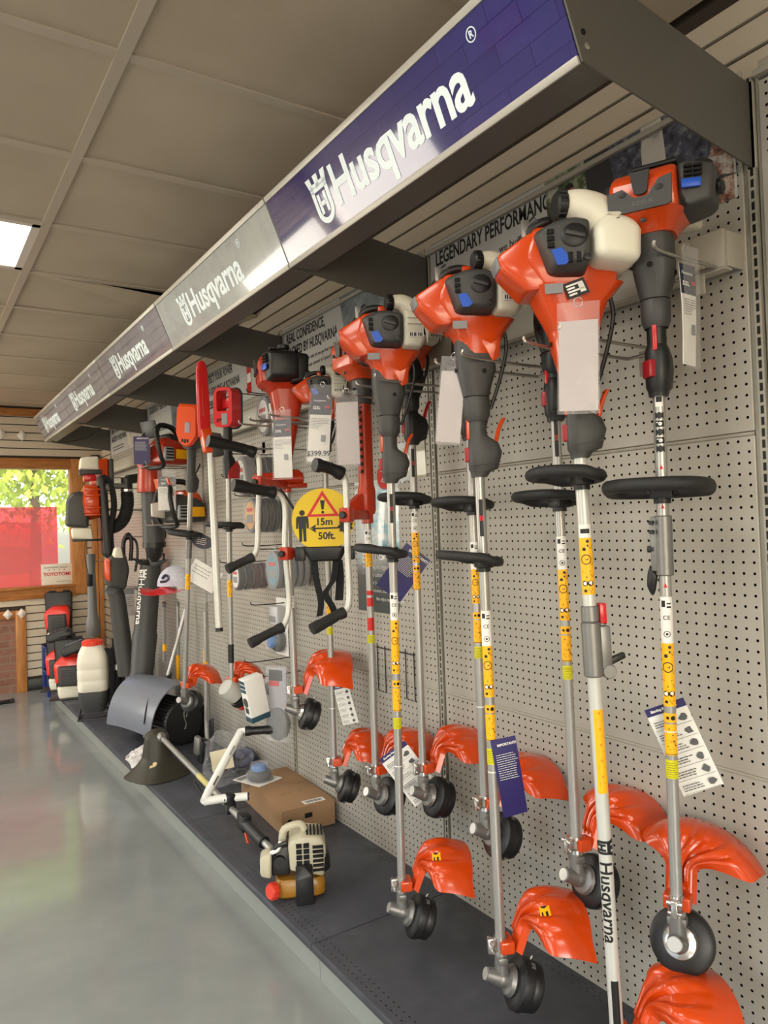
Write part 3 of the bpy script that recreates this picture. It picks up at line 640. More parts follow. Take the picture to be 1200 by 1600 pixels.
# ================================================================== TRIMMERS
# local frame of a trimmer: origin in the gearbox, z up the shaft, +x the underside (guard, trigger, tank), -x the top side, -y the filter side
def sstep(t): t = max(0, min(1, t)); return t*t*(3-2*t)
def guard_mesh(r1=.28, f0=-24, f1=44, skirt=.11, wide=.03, rib=True, drop=22):
    ax = V((math.cos(R_(drop)), 0, -math.sin(R_(drop)))); ud = V((math.sin(R_(drop)), 0, math.cos(R_(drop)))); yd = V((0, -1, 0))
    m = MB()
    def f(u, v):
        r = .085+(r1-.085)*u; s0 = math.asin(min(.9, wide/r)); k = sstep((u-.30)/.45)
        lo = -s0*(1-k)+R_(f0)*k; hi = s0*(1-k)+R_(f1)*k; ph = lo+(hi-lo)*v
        off = skirt*max(0, (u-.62)/.38)**1.6
        rr = r-.03*max(0, (u-.62)/.38)**2.2-.022*((v-.45)*2)**2*k
        if rib:
            for c0 in (.28, .5, .74): off -= .013*min(1, max(0, 1.6-abs(v-c0)/.045))*sstep((u-.12)/.1)*(1-sstep((u-.86)/.08))
            off += .014*max(0, abs(v-.5)*2-.72)/.28 - .008*(1-sstep((u-.45)/.2))
        return ud*(rr*math.cos(ph))+yd*(rr*math.sin(ph))+ax*(off+.012)
    m.surf(f, 34, 66, .0035)
    # outer lip
    pts = [f(1, j/20)+V((0, 0, 0)) for j in range(21)]; m.tube(pts, .0038, 6)
    # mounting foot
    m.box((-.006, -.028, .070), (.03, .028, .10), .004)
    return m, f
def head_parts(o, drop=22, hr=.064, small=False, ring_=False):
    ax = V((math.cos(R_(drop)), 0, -math.sin(R_(drop)))); F_ = frame((0, 0, 0), ax, (0, 0, 1))
    m = MB(); m.cyl((0, 0, -.004), (0, 0, .075), .0185, .0165, 18, .003); m.lathe([(.012, -.046), (.016, -.044), (.0175, -.03), (.02, -.012), (.022, .006), (.018, .02)], F_, 22)
    m.sph((0, 0, 0), .0225); m.box((-.012, -.02, .04), (.012, .02, .058), .003)
    g = m.done('gearbox', CAST, o); 
    MB().lathe([(.0145, -.0475), (.0145, -.0455), (.003, -.045)], F_, 20).done('shaft_cap', mat('machined_cap', (176, 174, 170), .4, .5), g)
    MB().lathe([(.02, .008), (.034, .014), (.038, .024), (.034, .03)], F_, 26).done('thrust_cup', STEEL if ring_ else CAST, o)
    m = MB()
    m.lathe([(.03, .028), (hr*.86, .031), (hr, .038), (hr*1.03, .05), (hr*1.02, .062), (hr*.9, .066), (hr*.94, .072), (hr*.92, .088), (hr*.7, .097), (.012, .10)], F_, 30)
    h = m.done('trimmer_head', BLACK, o, 32)
    for q in range(3):
        m = MB(); a0 = 2*math.pi*q/3+.4; m.hull([(hr*(.98+.05*k_)*math.cos(a0+.12*p), hr*(.98+.05*k_)*math.sin(a0+.12*p), z_) for p in (-1, 1) for k_ in (0, 1) for z_ in (.052, .064)], .001, F_); m.done('line_eyelet', DGREY2, h)
    m = MB(); m.tube([F_ @ V(p) for p in ((hr*1.0, .004, .056), (hr*1.1, .0, .058), (hr*1.16, .008, .056), (hr*1.08, .014, .05))], .0013, 6, sm=4); m.done('line_end', PAPER, h)
    return F_
def bracket(o, z=.085):
    m = MB(); m.cyl((0, 0, z-.022), (0, 0, z-.012), .0185, n=20); m.cyl((0, 0, z+.012), (0, 0, z+.02), .0165, n=20)
    m.box((-.034, -.007, z-.02), (-.012, .007, z+.018), .003); m.cyl((-.026, -.016, z+.01), (-.026, .016, z+.01), .0055, n=10); m.cyl((-.024, -.014, z-.012), (-.024, .014, z-.012), .004, n=10)
    m.tube([(.016, .012, z+.02), (0, .02, z), (-.02, .01, z-.012)], .0022, 6, sm=3)
    m.done('guard_clamp', STEEL, o)
def loop_handle(o, z, sc=1.0, tilt=12, tr=.0125, dx=.03, big=False):
    m = MB(); pts = []
    W, H = .088*sc, .105*sc
    for i in range(20):
        a = 2*math.pi*i/20; x = math.cos(a); y = math.sin(a)
        px = -.052*sc+H*.82*math.copysign(abs(x)**.85, x)*(.62 if x > 0 else 1); py = W*math.copysign(abs(y)**.75, y)
        pts.append((px+dx, py, z+math.tan(R_(tilt))*(-px)*.55+(.006 if x < 0 else 0)))
    m.tube(pts, tr, 12, True, sm=3)
    h = m.done('loop_handle', RUBBER, o)
    m = MB(); m.box((-.019, -.024, z-.016), (.022, .024, z+.012), .005); m.cyl((0, 0, z-.026), (0, 0, z+.02), .018, n=18)
    m.cyl((.0, -.03, z-.004), (.0, .03, z-.004), .006, n=10); m.done('handle_clamp', BLACK, o)
def wrapbox(m, u0, u1, v0, v1, r, a0, out): 
    k = max(1, int((u1-u0)/.004))
    for i in range(k):
        p, q = u0+(u1-u0)*i/k, u0+(u1-u0)*(i+1)/k; m.wrap([(p, v0), (q, v0), (q, v1), (p, v1)], r, a0, 0, out)
def stickers(o, r, a0, white=None, yellow=None, yellow2=None, lime=None, bar=None, pict=None, red=None):
    """labels wrapped on the tube; a0 = angle that faces the shop floor"""
    W = min(.034, r*2.6)
    e1, e2 = .0004, .0007
    if bar:
        z0, z1 = bar; m = MB(); wrapbox(m, -.005, .005, z0, z1, r, a0, e1); m.done('model_strip', INK, o, 60)
        m = MB(); wrapbox(m, -.0035, .0035, z0+(z1-z0)*.42, z0+(z1-z0)*.56, r, a0, e2); m.done('model_strip_mark', REDINK, o, 60)
    if pict:
        z0, z1 = pict; n_ = 5; h = (z1-z0)/n_
        q = MB(); w = MB()
        for i in range(n_):
            wrapbox(q, -.009, .009, z0+i*h+.002, z0+(i+1)*h-.002, r, a0, e1); c = z0+(i+.5)*h
            if i % 2 == 0:
                for sg in (1, -1): w.wrap([(-.006, c+sg*.006), (-.004, c+sg*.007), (.006, c-sg*.006), (.004, c-sg*.007)], r, a0, 0, e2)
            else:
                w.wrap([(.004*math.cos(t*.7)+.001, c+.004*math.sin(t*.7)) for t in range(9)], r, a0, 0, e2); wrapbox(w, -.007, -.003, c+.002, c+.004, r, a0, e2)
        g = q.done('pictogram_strip', INK, o, 60); w.done('pictograms', PAPER, g, 60)
    if white:
        z0, z1 = white; m = MB(); wrapbox(m, -W/2, W/2, z0, z1, r, a0, e1); g = m.done('approval_label', PAPER, o, 60)
        m = MB(); h = z1-z0
        m.text('CE', .013, MX(((math.cos(a0+1.57), 0, math.cos(a0), (r+e2)*math.cos(a0)), (math.sin(a0+1.57), 0, math.sin(a0), (r+e2)*math.sin(a0)), (0, 1, 0, z0+h*.55), (0, 0, 0, 1))), .0003)
        wrapbox(m, -.010, -.002, z0+h*.78, z0+h*.92, r, a0, e2); wrapbox(m, .001, .010, z0+h*.76, z0+h*.80, r, a0, e2); wrapbox(m, .001, .010, z0+h*.84, z0+h*.87, r, a0, e2)
        for i in range(16):
            t0, t1 = 2*math.pi*i/16, 2*math.pi*(i+1)/16; c = z0+h*.2
            m.wrap([(.007*math.cos(t0), c+.007*math.sin(t0)), (.007*math.cos(t1), c+.007*math.sin(t1)), (.0055*math.cos(t1), c+.0055*math.sin(t1)), (.0055*math.cos(t0), c+.0055*math.sin(t0))], r, a0, 0, e2)
        m.wrap([(.003*math.cos(t), c+.003*math.sin(t)) for t in range(6)], r, a0, 0, e2)
        m.done('approval_print', INK, g, 60)
    def tri(m, c, s, u=0, flip=1):
        P_ = [(u+s*math.sin(2*math.pi*i/3+(math.pi if flip < 0 else 0)), c+s*math.cos(2*math.pi*i/3+(math.pi if flip < 0 else 0))) for i in range(3)]
        for i in range(3):
            p, q = P_[i], P_[(i+1) % 3]; m.wrap([p, q, (u+(q[0]-u)*.74, c+(q[1]-c)*.74), (u+(p[0]-u)*.74, c+(p[1]-c)*.74)], r, a0, 0, e2)
    def dot(m, c, s, u=0, n_=10, e=e2): m.wrap([(u+s*math.cos(2*math.pi*i/n_), c+s*math.sin(2*math.pi*i/n_)) for i in range(n_)], r, a0, 0, e)
    def rng(m, c, s, u=0):
        for i in range(16):
            t0, t1 = 2*math.pi*i/16, 2*math.pi*(i+1)/16
            m.wrap([(u+s*math.cos(t0), c+s*math.sin(t0)), (u+s*math.cos(t1), c+s*math.sin(t1)), (u+s*.82*math.cos(t1), c+s*.82*math.sin(t1)), (u+s*.82*math.cos(t0), c+s*.82*math.sin(t0))], r, a0, 0, e2)
    if yellow:
        z0, z1 = yellow; m = MB(); wrapbox(m, -W/2, W/2, z0, z1, r, a0, e1); g = m.done('warning_sticker', YELLOW, o, 60); h = z1-z0
        m = MB(); s = min(.012, h*.1)
        dot(m, z1-h*.06, s*.3, .004); m.wrap([(.001, z1-h*.12), (.006, z1-h*.12), (.0035, z1-h*.17)], r, a0, 0, e2); dot(m, z1-h*.2, s*.34, -.004); tri(m, z1-h*.16, s*.45, .010, -1)
        rng(m, z1-h*.38, s*.95, -.001); m.wrap([(-.003, z1-h*.38), (.004, z1-h*.36), (.002, z1-h*.40)], r, a0, 0, e2); tri(m, z1-h*.45, s*.4, .011, -1)
        tri(m, z1-h*.62, s*.95, -.002, -1); tri(m, z1-h*.66, s*.4, .011, -1)
        dot(m, z1-h*.8, s*.55, -.006); dot(m, z1-h*.8, s*.55, .006); tri(m, z1-h*.92, s*.5, .005, -1); dot(m, z1-h*.93, s*.3, -.006)
        m.done('warning_symbols', INK, g, 60)
        m = MB(); dot(m, z1-h*.8, s*.32, -.0065, e=.0009); dot(m, z1-h*.79, s*.3, .0055, e=.0009); m.done('symbol_whites', PAPER, g, 60)
    if yellow2:
        z0, z1 = yellow2; m = MB(); h = z1-z0; wrapbox(m, -W/2, W/2, z0+h*.78, z1, r, a0, e1); wrapbox(m, -W/2, W/2, z0, z0+h*.74, r, a0, e1); g = m.done('muffler_sticker', YELLOW, o, 60)
        m = MB(); dot(m, z0+h*.89, .005, .006); dot(m, z0+h*.89, .0035, -.005)
        m.wrap([(-.009, z0+h*.52), (.004, z0+h*.46), (.010, z0+h*.52), (.008, z0+h*.6), (-.003, z0+h*.66)], r, a0, 0, e2)
        for p, q in (((-.007, .36), (.004, .16)), ((-.004, .14), (.008, .3)), ((-.008, .2), (.0, .34)), ((.004, .36), (.009, .22))):
            m.wrap([(p[0], z0+h*p[1]), (p[0]+.003, z0+h*p[1]), (q[0]+.003, z0+h*q[1]), (q[0], z0+h*q[1])], r, a0, 0, e2)
        wrapbox(m, -W/2+.001, W/2-.001, z0+h*.02, z0+h*.035, r, a0, e2)
        m.done('muffler_symbols', INK, g, 60)
    if lime:
        z0, z1 = lime; m = MB(); wrapbox(m, -W/2, W/2, z0, z1, r, a0, e1); g = m.done('lime_sticker', LIME, o, 60)
        m = MB(); h = z1-z0
        for i in range(7): wrapbox(m, -W*.36, W*(.2+.16*((i*7) % 3)/2), z0+h*(.1+.12*i), z0+h*(.13+.12*i), r, a0, e2)
        m.done('fine_print', mat('olive_ink', (110, 104, 20), .5), g, 60)
    if red:
        m = MB()
        for z0, z1 in red: wrapbox(m, -W*.4, W*.4, z0, z1, r, a0, e1)
        m.done('red_sticker', REDINK, o, 60)
def grip(o, zb, zt, r=.0235, kind=0, trig=True):
    """throttle handle: bulge at the bottom, barrel above"""
    m = MB()
    m.loft([ring(zb-.012, .04, .04, .018), ring(zb, .05, .044, .02, .004), ring(zb+.008, .075, .05, .022, .012), ring(zb+.05, .088, .054, .024, .018), ring(zb+.075, .078, .052, .022, .014), ring(zb+.092, .05, .048, .022, .002), ring(zb+.10, r*2, r*2, r*.95)])
    m.loft([ring(zb+.09, r*2, r*2, r*.95), ring(zt-.02, r*2, r*2, r*.95), ring(zt, r*2.2, r*2.2, r)])
    g = m.done('throttle_grip', DGREY if kind == 0 else BLACK, o)
    m = MB(); m.tube([(-.0005, .0255, zb+.02), (.018, .0275, zb+.05), (.0, .0255, zb+.09)], .001, 4, sm=3); m.ribbon([(-.03, -.026, zb+.014), (.05, -.0275, zb+.024)], .002, .002, (0, 0, 1)); m.done('seam_line', BLACK, g)
    if trig:
        m = MB(); m.loft([[V((x+p*.006, q*.007, z)) for p, q in circ(1, 10)] for x, z in ((.038, zb+.06), (.05, zb+.085), (.055, zb+.105), (.063, zb+.125), (.072, zb+.14))]); m.done('throttle_trigger', ORANGE if kind == 0 else RED, g)
    m = MB(); m.box((-r-.006, -.005, zb+.085), (-r+.006, .005, zb+.175), .003); m.done('throttle_lock', ORANGE if kind == 0 else RED, g)
    m = MB(); m.box((-.006, -.016, zb+.028), (.010, .016, zb+.066), .003, MX.Translation((-.019, .016, 0)) @ MX.Rotation(R_(-50), 4, 'Z') @ MX.Identity(4)); s_ = m.done('stop_switch', DRED, g)
def cap_ribbed(m, F_, r, h, n_=16):
    m.lathe([(r*.9, 0), (r, .003), (r, h*.8), (r*.85, h)], F_, 24)
    for i in range(n_):
        a = 2*math.pi*i/n_; m.box((r*math.cos(a)-.002, r*math.sin(a)-.002, .002), (r*math.cos(a)+.002, r*math.sin(a)+.002, h*.8), 0, F_)
def engine_nose(o, z0, s=1.0, cover=DGREY, tank_plain=False, neckgrey=True, label=True, shroud=None, long_cone=False, cw=0):
    """engine with pointed top cover, grey filter cover with choke knob and white tank on the underside"""
    SH = shroud or ORANGE
    Q = MX.Translation((0, 0, z0)) @ MX.Diagonal((s, s, s*.9, 1))
    e = MB()
    e.hull([(-.085, -.055, .17), (-.08, .08, .165), (.06, .085, .18), (.06, -.06, .18), (-.10, -.05, .10), (-.10, .07, .10), (.085, -.06, .05), (.085, .08, .05), (-.06, -.05, .02), (-.06, .06, .02), (.07, -.05, .02), (.07, .06, .02)], .009, Q, 2)
    e.hull([(-.085, -.05, .165), (-.085, .06, .165), (-.155, -.03, .118), (-.155, .04, .118), (-.148, -.03, .085), (-.148, .04, .085), (-.10, -.04, .03), (-.10, .05, .03), (-.06, -.05, .03), (-.06, .06, .03), (-.06, -.05, .16), (-.06, .06, .16)], .008, Q, 2)
    if long_cone: e.loft([ring(.04, .18, .13, .03, .01), ring(.0, .135, .11, .03, 0), ring(-.035, .11, .10, .03, .002), ring(-.07, .092, .088, .03, .004)], Q)
    else:
        e.loft([ring(.045, .175, .13, .03, .012), ring(.012, .128, .11, .03, .012), ring(-.02, .104, .098, .03, .01), ring(-.05, .09, .09, .03, .006)], Q)
        e.hull([(.0, -.051, .0), (.06, -.048, .03), (.056, -.044, -.06), (.035, -.047, -.075), (.0, -.02, 0), (.05, -.02, .02), (.05, -.02, -.05)], .002, Q)
    e.done('engine_shroud', SH, o)
    m = MB(); m.hull([(-.157, -.026, .116), (-.157, .036, .116), (-.1505, -.026, .09), (-.1505, .036, .09), (-.150, -.024, .116), (-.150, .034, .116), (-.146, -.024, .09), (-.146, .034, .09)], .001, Q)
    if label: m.done('nose_badge', GREYPR, o)
    # filter cover
    m = MB(); m.hull([(-.090, -.05, .155), (-.06, -.05, .052), (.034+cw, -.05, .05), (.038+cw, -.05, .17), (-.03, -.05, .178), (-.078, -.098, .145), (-.055, -.10, .066), (.026+cw, -.118, .06), (.030+cw, -.118, .155), (-.03, -.112, .167)], .010, Q, 3)
    c_ = m.done('filter_cover', cover, o)
    # face frame on the cover front
    fn = V((-.028, -.12, 0)); FF = Q @ face((-.008+cw*.6, -.1115, .122), (.122, -.017, 0), (0, 0, 1))
    m = MB(); m.lathe([(.026, -.004), (.026, .002), (.023, .004), (.004, .004)], FF, 26); k_ = m.done('choke_knob', BLACK, c_)
    MB().box((-.019, -.0045, .003), (.019, .0045, .010), .002, FF @ MX.Rotation(R_(-18), 4, 'Z')).done('knob_bar', DGREY, k_)
    m = MB(); F3 = Q @ face((-.064, -.103, .118), (.122, -.017, 0), (0.02, 0, 1))
    for i in range(3): m.box((-.007, -.018+i*.015, -.006), (.006, -.0075+i*.015, .0025), .001, F3)
    F4 = Q @ face((-.004, -.112, .068), (.122, -.017, 0), (0, 0, 1))
    if tank_plain:
        for i in range(2): m.box((-.03+i*.016, -.004, -.006), (-.021+i*.016, .018, .003), .001, F4)
    m.done('cover_vents', DARKSLOT, c_)
    m = MB(); F5 = Q @ face((-.052, -.103, .076), (.122, -.017, 0), (.05, 0, 1)); m.prism([(-.012, .018), (.008, .022), (.024, -.006), (.014, -.016), (-.002, -.016)], .0032, F5); q = m.done('air_purge_panel', BLUE, c_)
    m = MB(); m.lathe([(.007, -.002), (.007, .002), (.003, .0025)], FF @ MX.Translation((.022, -.05, 0)), 14); m.done('cover_screw', BLACK, c_)
    # tank on the underside, neck bending up to the cap
    m = MB()
    if tank_plain:
        m.hull([(.02, -.13, .07), (.02, .05, .07), (.108, -.13, .055), (.108, .05, .055), (.114, -.13, .15), (.114, .05, .15), (.02, -.13, .15), (.02, .05, .15), (.06, -.11, .18), (.06, .03, .18)], .022, Q, 4)
        path = [(.075, -.05, .15), (.045, -.06, .185), (.008, -.065, .205), (-.024, -.066, .208)]
        rad = [.052, .046, .036, .028]
    else:
        m.hull([(.034, -.112, .05), (.034, .06, .05), (.090, -.115, .045), (.095, .06, .045), (.110, -.112, .10), (.110, .06, .10), (.104, -.112, .155), (.104, .06, .155), (.034, -.108, .175), (.034, .06, .175)], .012, Q, 3)
        for yy in (-.075, -.045, -.015): m.tube([Q @ V(p) for p in ((.09, yy, .172), (.108, yy, .15), (.1125, yy, .11))], .0035, 6)
        m.box((.045, -.118, .12), (.104, -.108, .127), .002, Q); m.box((.045, -.118, .14), (.104, -.108, .147), .002, Q)
        path = [(.072, -.06, .155), (.062, -.062, .185), (.035, -.066, .203), (.005, -.068, .203)]; rad = [.038, .036, .026, .020]
    pts = smooth_path(path, 5); rr = [rad[0]+(rad[-1]-rad[0])*i/(len(pts)-1) for i in range(len(pts))]
    m.tube([Q @ p for p in pts], [r_*s for r_ in rr], 16)
    tk = m.done('fuel_tank', WHITE if tank_plain else CREAMT, o)
    d = (pts[-1]-pts[-2]).normalized(); m = MB(); cap_ribbed(m, Q @ frame(pts[-1]-d*.004, d), rad[-1]+.005, .022); m.done('fuel_cap', BLACK, tk)
    if not tank_plain:
        m = MB(); FT = Q @ face((.07, -.1145, .085), (1, 0, 0), (0, 0, 1)); m.box((-.022, -.008, 0), (.022, .008, .0012), 0, FT); w = m.done('barcode_label', PAPER, tk, 0)
        m = MB()
        for i, x in enumerate((-.018, -.013, -.006, -.002, .006, .011, .016)): m.box((x-.0015, -.006, .001), (x+.0015, .006, .0018), 0, FT)
        m.done('barcode', INK, w, 0)
    # things on top: spark plug boot, stop lever, starter housing
    m = MB(); m.tube([Q @ V(p) for p in ((-.10, -.0, .15), (-.075, -.01, .185), (-.04, -.015, .20), (.0, -.015, .195))], .011*s, 10, sm=4); m.cyl(Q @ V((-.085, 0, .185)), Q @ V((-.062, -.012, .205)), .013*s); m.done('spark_plug_boot', BLACK, o)
    m = MB(); m.box((-.03, -.03, .175), (.0, .02, .205), .005, Q); m.done('top_bracket', SH, o)
    m = MB(); m.box((-.098, -.016, .165), (-.080, -.012, .205), .001, Q); m.done('muffler_tab', CAST, o)
    m = MB(); m.lathe([(.05, 0), (.062, .01), (.06, .03), (.04, .042)], Q @ frame((0, .075, .10), (0, 1, 0)), 24); m.done('starter_housing', DGREY, o)
    m = MB(); m.tube([Q @ V(p) for p in ((.07, -.03, .03), (.078, -.03, -.03), (.06, -.02, -.12), (.036, -.01, -.2))], .005, 8, sm=5); m.done('throttle_cable', BLACK, o)
    if tank_plain:
        m = MB(); FE = Q @ face((-.008, -.0665, .022), (.122, -.017, 0), (-.1, 0, 1)) @ MX.Rotation(R_(18), 4, 'Z'); m.box((-.022, -.018, .0), (.022, .018, .0016), 0, FE); w = m.done('emission_label', INK, o, 0); m = MB()
        for i in range(4): m.box((-.018, -.013+i*.007, .0016), (-.002+.018*((i*3) % 2), -.009+i*.007, .0022), 0, FE)
        m.box((.006, -.012, .0016), (.017, .010, .0022), 0, FE); m.done('label_print', PAPER, w, 0)
    if label:
        m = MB(); FL = Q @ face((-.052, -.064, .024), (.122, -.017, 0), (-.2, 0, 1)); m.box((-.018, -.011, 0), (.018, .011, .0015), 0, FL); w = m.done('model_badge', GREYPR, o, 0)
def neck(o, z0, zt, r=.0235, m_=None, s=1.0):
    """dark clutch housing under the engine down to the grip"""
    m = MB()
    m.loft([ring(z0-.004*s, .096*s, .086*s, .03, .0), ring(z0-.055*s, .10*s, .09*s, .03, .0), ring(z0-.085*s, .098*s, .088*s, .028, .002), ring(z0-.12*s, .08*s, .076*s, .028, .0), ring(z0-.150*s, .068*s, .064*s, .028)])
    m.loft([ring(z0-.152*s, .066*s, .064*s, .03), ring(z0-.158*s, .070*s, .066*s, .03), ring(z0-.20*s, .068*s, .064*s, .03), ring(z0-.215*s, .052*s, .052*s, .025), ring(zt, r*2, r*2, r*.95)])
    g = m.done('clutch_housing', m_ or DGREY, o)
    m = MB()
    for y in (-1, 1): m.lathe([(.006, 0), (.006, .002), (.003, .0025)], frame((.012, y*.044*s, z0-.09*s), (0, y, 0)), 12)
    m.lathe([(.006, 0), (.006, .002), (.003, .0025)], frame((-.05*s, 0, z0-.08*s), (-1, 0, 0)), 12); m.done('housing_screws', DARKSLOT, g)
def engine_square(o, z0, s=1.0, dark=False, orange=None, zs=.84, panel=True):
    """boxy engine: orange top cover with dark V panel, dark filter box on the -y side"""
    O = orange or ORANGE; Q = MX.Translation((0, 0, z0)) @ MX.Diagonal((s, s, s*zs, 1)); e = MB()
    e.hull([(-.088, -.066, .03), (-.088, .072, .03), (-.095, -.062, .13), (-.095, .07, .13), (-.07, -.062, .168), (-.07, .066, .165), (.05, -.066, .03), (.05, .075, .03), (.05, -.066, .17), (.05, .075, .165)], .012, Q, 3)
    e.loft([ring(.035, .155, .145, .03, -.012), ring(.008, .11, .11, .03, -.005), ring(-.012, .096, .096, .03)], Q); e.done('engine_shroud', O, o)
    FF = Q @ face((-.0955, .004, .085), (0, -1, 0), (-.07, 0, 1))
    if panel:
        m = MB(); m.prism([(-.068, .012), (-.036, .02), (-.014, -.012), (.014, -.012), (.036, .028), (.062, .036), (.06, -.045), (.05, -.05), (-.058, -.05), (-.066, -.04)], .004, FF); p = m.done('cover_panel', DGREY, o)
    else: p = o
    MB().prism([(-.02, .06), (.02, .06), (.013, .0), (.006, -.006), (-.006, -.006), (-.013, .0)], .006, FF).done('air_intake', BLACK, o)
    m = MB()
    for x in (-.037, .037): m.lathe([(.0085, 0), (.0085, .0055), (.004, .006)], FF @ MX.Translation((x, .004, 0)), 14)
    m.lathe([(.006, 0), (.006, .004), (.003, .0045)], FF @ MX.Translation((0, -.073, -.016)), 14); m.done('cover_screws', BLACK, p)
    if panel: m = MB(); m.text('525LK', .017, FF @ MX.Translation((.004, -.03, .0042)), .0004, .0003); m.done('model_lettering', mat('grey_ink', (92, 92, 91), .5), p, 0)
    m = MB(); m.hull([(-.075, -.064, .025), (-.075, -.064, .165), (.055, -.064, .03), (.055, -.064, .165), (-.055, -.128, .045), (-.055, -.135, .15), (.045, -.128, .045), (.045, -.135, .15), (-.07, -.09, .165), (.05, -.09, .165)], .012, Q, 3)
    c_ = m.done('filter_cover', DGREY if not dark else BLACK, o)
    FC = Q @ face((-.073, -.095, .13), (.35, -1, 0), (0, 0, 1)); m = MB()
    for i in range(3): 
        for j in range(2): m.box((-.018+j*.019, -.018+i*.013, -.004), (-.002+j*.019, -.010+i*.013, .0045), .001, FC)
    m.done('cover_vents', DARKSLOT, c_)
    MB().box((-.024, -.052, -.002), (.014, -.026, .0045), .002, FC).done('air_purge_panel', BLUE, c_)
    if not dark: FN = Q @ face((-.005, -.134, .10), (1, 0, 0), (0, .05, 1)); MB().lathe([(.022, 0), (.022, .006), (.012, .012), (.004, .012)], FN, 20).done('choke_knob', BLACK, c_)
    m = MB(); m.hull([(-.07, .07, .02), (-.07, .07, .15), (.05, .07, .02), (.05, .07, .15), (-.06, .10, .03), (-.06, .10, .14), (.045, .10, .03), (.045, .10, .14)], .006, Q); m.done('muffler_cover', BLACK, o)
    m = MB()
    if dark: m.hull([(.02, -.10, .02), (.02, .08, .02), (.085, -.10, .03), (.085, .08, .03), (.09, -.11, .15), (.09, .08, .15), (.02, -.11, .16), (.02, .08, .16)], .014, Q, 3); m.done('rear_cover', BLACK, o)
    else: m.hull([(.05, -.09, .03), (.05, .08, .03), (.10, -.09, .03), (.10, .08, .03), (.105, -.09, .14), (.105, .08, .14), (.05, -.09, .15), (.05, .08, .15)], .014, Q, 3); m.done('fuel_tank', CREAMT, o)
    m = MB(); m.loft([[V((x+p, q*.018, z)) for p, q in circ(.012, 12)] for x, z in ((-.02, .165), (-.03, .185), (-.02, .20))], Q); m.box((-.05, -.06, .182), (.0, .03, .196), .005, Q); m.lathe([(.02, 0), (.024, .006), (.022, .02), (.008, .024)], Q @ frame((-.005, -.10, .165), (0, -.2, 1)), 20); m.done('top_controls', BLACK, o)
    m = MB(); m.lathe([(.012, -.003), (.012, .003), (.005, .008)], Q @ frame((-.028, -.018, .192), (-1, -.3, .6)), 8); m.done('primer_star', STEEL, o)
DRED = mat('dark_red_plastic', (150, 24, 34), .35)
CREAMT = mat('translucent_tank_plastic', (202, 198, 180), .35, var=.05, scale=10)
def mount(name, label, gear, top, rz, group=None, cat='string trimmer'):
    g, t = V(gear), V(top); z = (t-g).normalized(); x = V((math.cos(R_(rz)), math.sin(R_(rz)), 0))
    o = thing(name, label, cat, M=frame(g, z, x), group=group); return o, (t-g).length
def shaft(o, z0, z1, r=.0125, m_=None):
    return MB().cyl((0, 0, z0), (0, 0, z1), r, n=22).done('shaft', m_ or ALU, o)
def viewang(o, off=0):
    """angle (in the thing's frame) of the direction towards the shop aisle in front of it"""
    d = (V((-1.62, 0, 1.1))-o.matrix_world.translation); d = o.matrix_world.to_3x3().inverted() @ d
    return math.atan2(d.y, d.x)+off
def seal_ring(o, z, r=.0132): MB().cyl((0, 0, z-.0015), (0, 0, z+.0015), r, n=18).done('cable_tie', PAPER, o)
GRP = 'orange string trimmers hanging along the pegboard'
# T4 --- front row, white ribbed tank
def front_trimmer(label, gear, top, rz, zz, st):
    o, L = mount('string_trimmer', label, gear, top, rz, GRP)
    zl, zg, zt, zn = zz
    shaft(o, .03, zg+.02, .0127); head_parts(o); bracket(o, .085); m, f = guard_mesh(); gd = m.done('guard', ORANGE, o, 22)
    m = MB(); q = V(f(.70, .62)); q2 = V(f(.70, .645)); q3 = V(f(.74, .62)); u_ = (q2-q).normalized(); v_ = (q3-q).normalized()
    FG = face(q, u_, v_)
    if FG.to_3x3().col[2].dot(V((1, 0, -.4))) > 0: FG = face(q, -u_, v_)
    m.box((-.03, -.012, .002), (.03, .014, .004), .001, FG); w = m.done('guard_sticker', YELLOW, gd)
    m = MB(); m.prism(circ(.008, 12, -.016, 0), .0008, FG @ MX.Translation((0, 0, .004))); m.box((.002, -.008, .004), (.024, -.004, .0048), 0, FG); m.box((.002, .002, .004), (.024, .008, .0048), 0, FG); m.done('sticker_symbols', INK, w)
    loop_handle(o, zl); grip(o, zg, zt); neck(o, zn, zt); engine_nose(o, zn)
    stickers(o, .0127, viewang(o), **st); return o
A1 = front_trimmer('front string trimmer with ribbed white tank, left of the one with the big card', (-.37, 1.448, .279), (-.37, 1.466, 1.92), -24, (1.055, 1.285, 1.50, 1.630),
    dict(bar=(1.12, 1.215), white=(.84, .93), yellow=(.71, .84), yellow2=(.60, .69), lime=(.54, .58)))
seal_ring(A1, .52)
A2 = front_trimmer('front string trimmer hanging over the seam of the base shelf, behind the right-hand ones', (-.35, 1.925, .243), (-.35, 1.90, 1.946), -24, (1.105, 1.335, 1.55, 1.682),
    dict(bar=(1.20, 1.29), white=(.90, .985), yellow=(.735, .90), yellow2=(.62, .715), lime=(.565, .60)))
seal_ring(A2, .45)
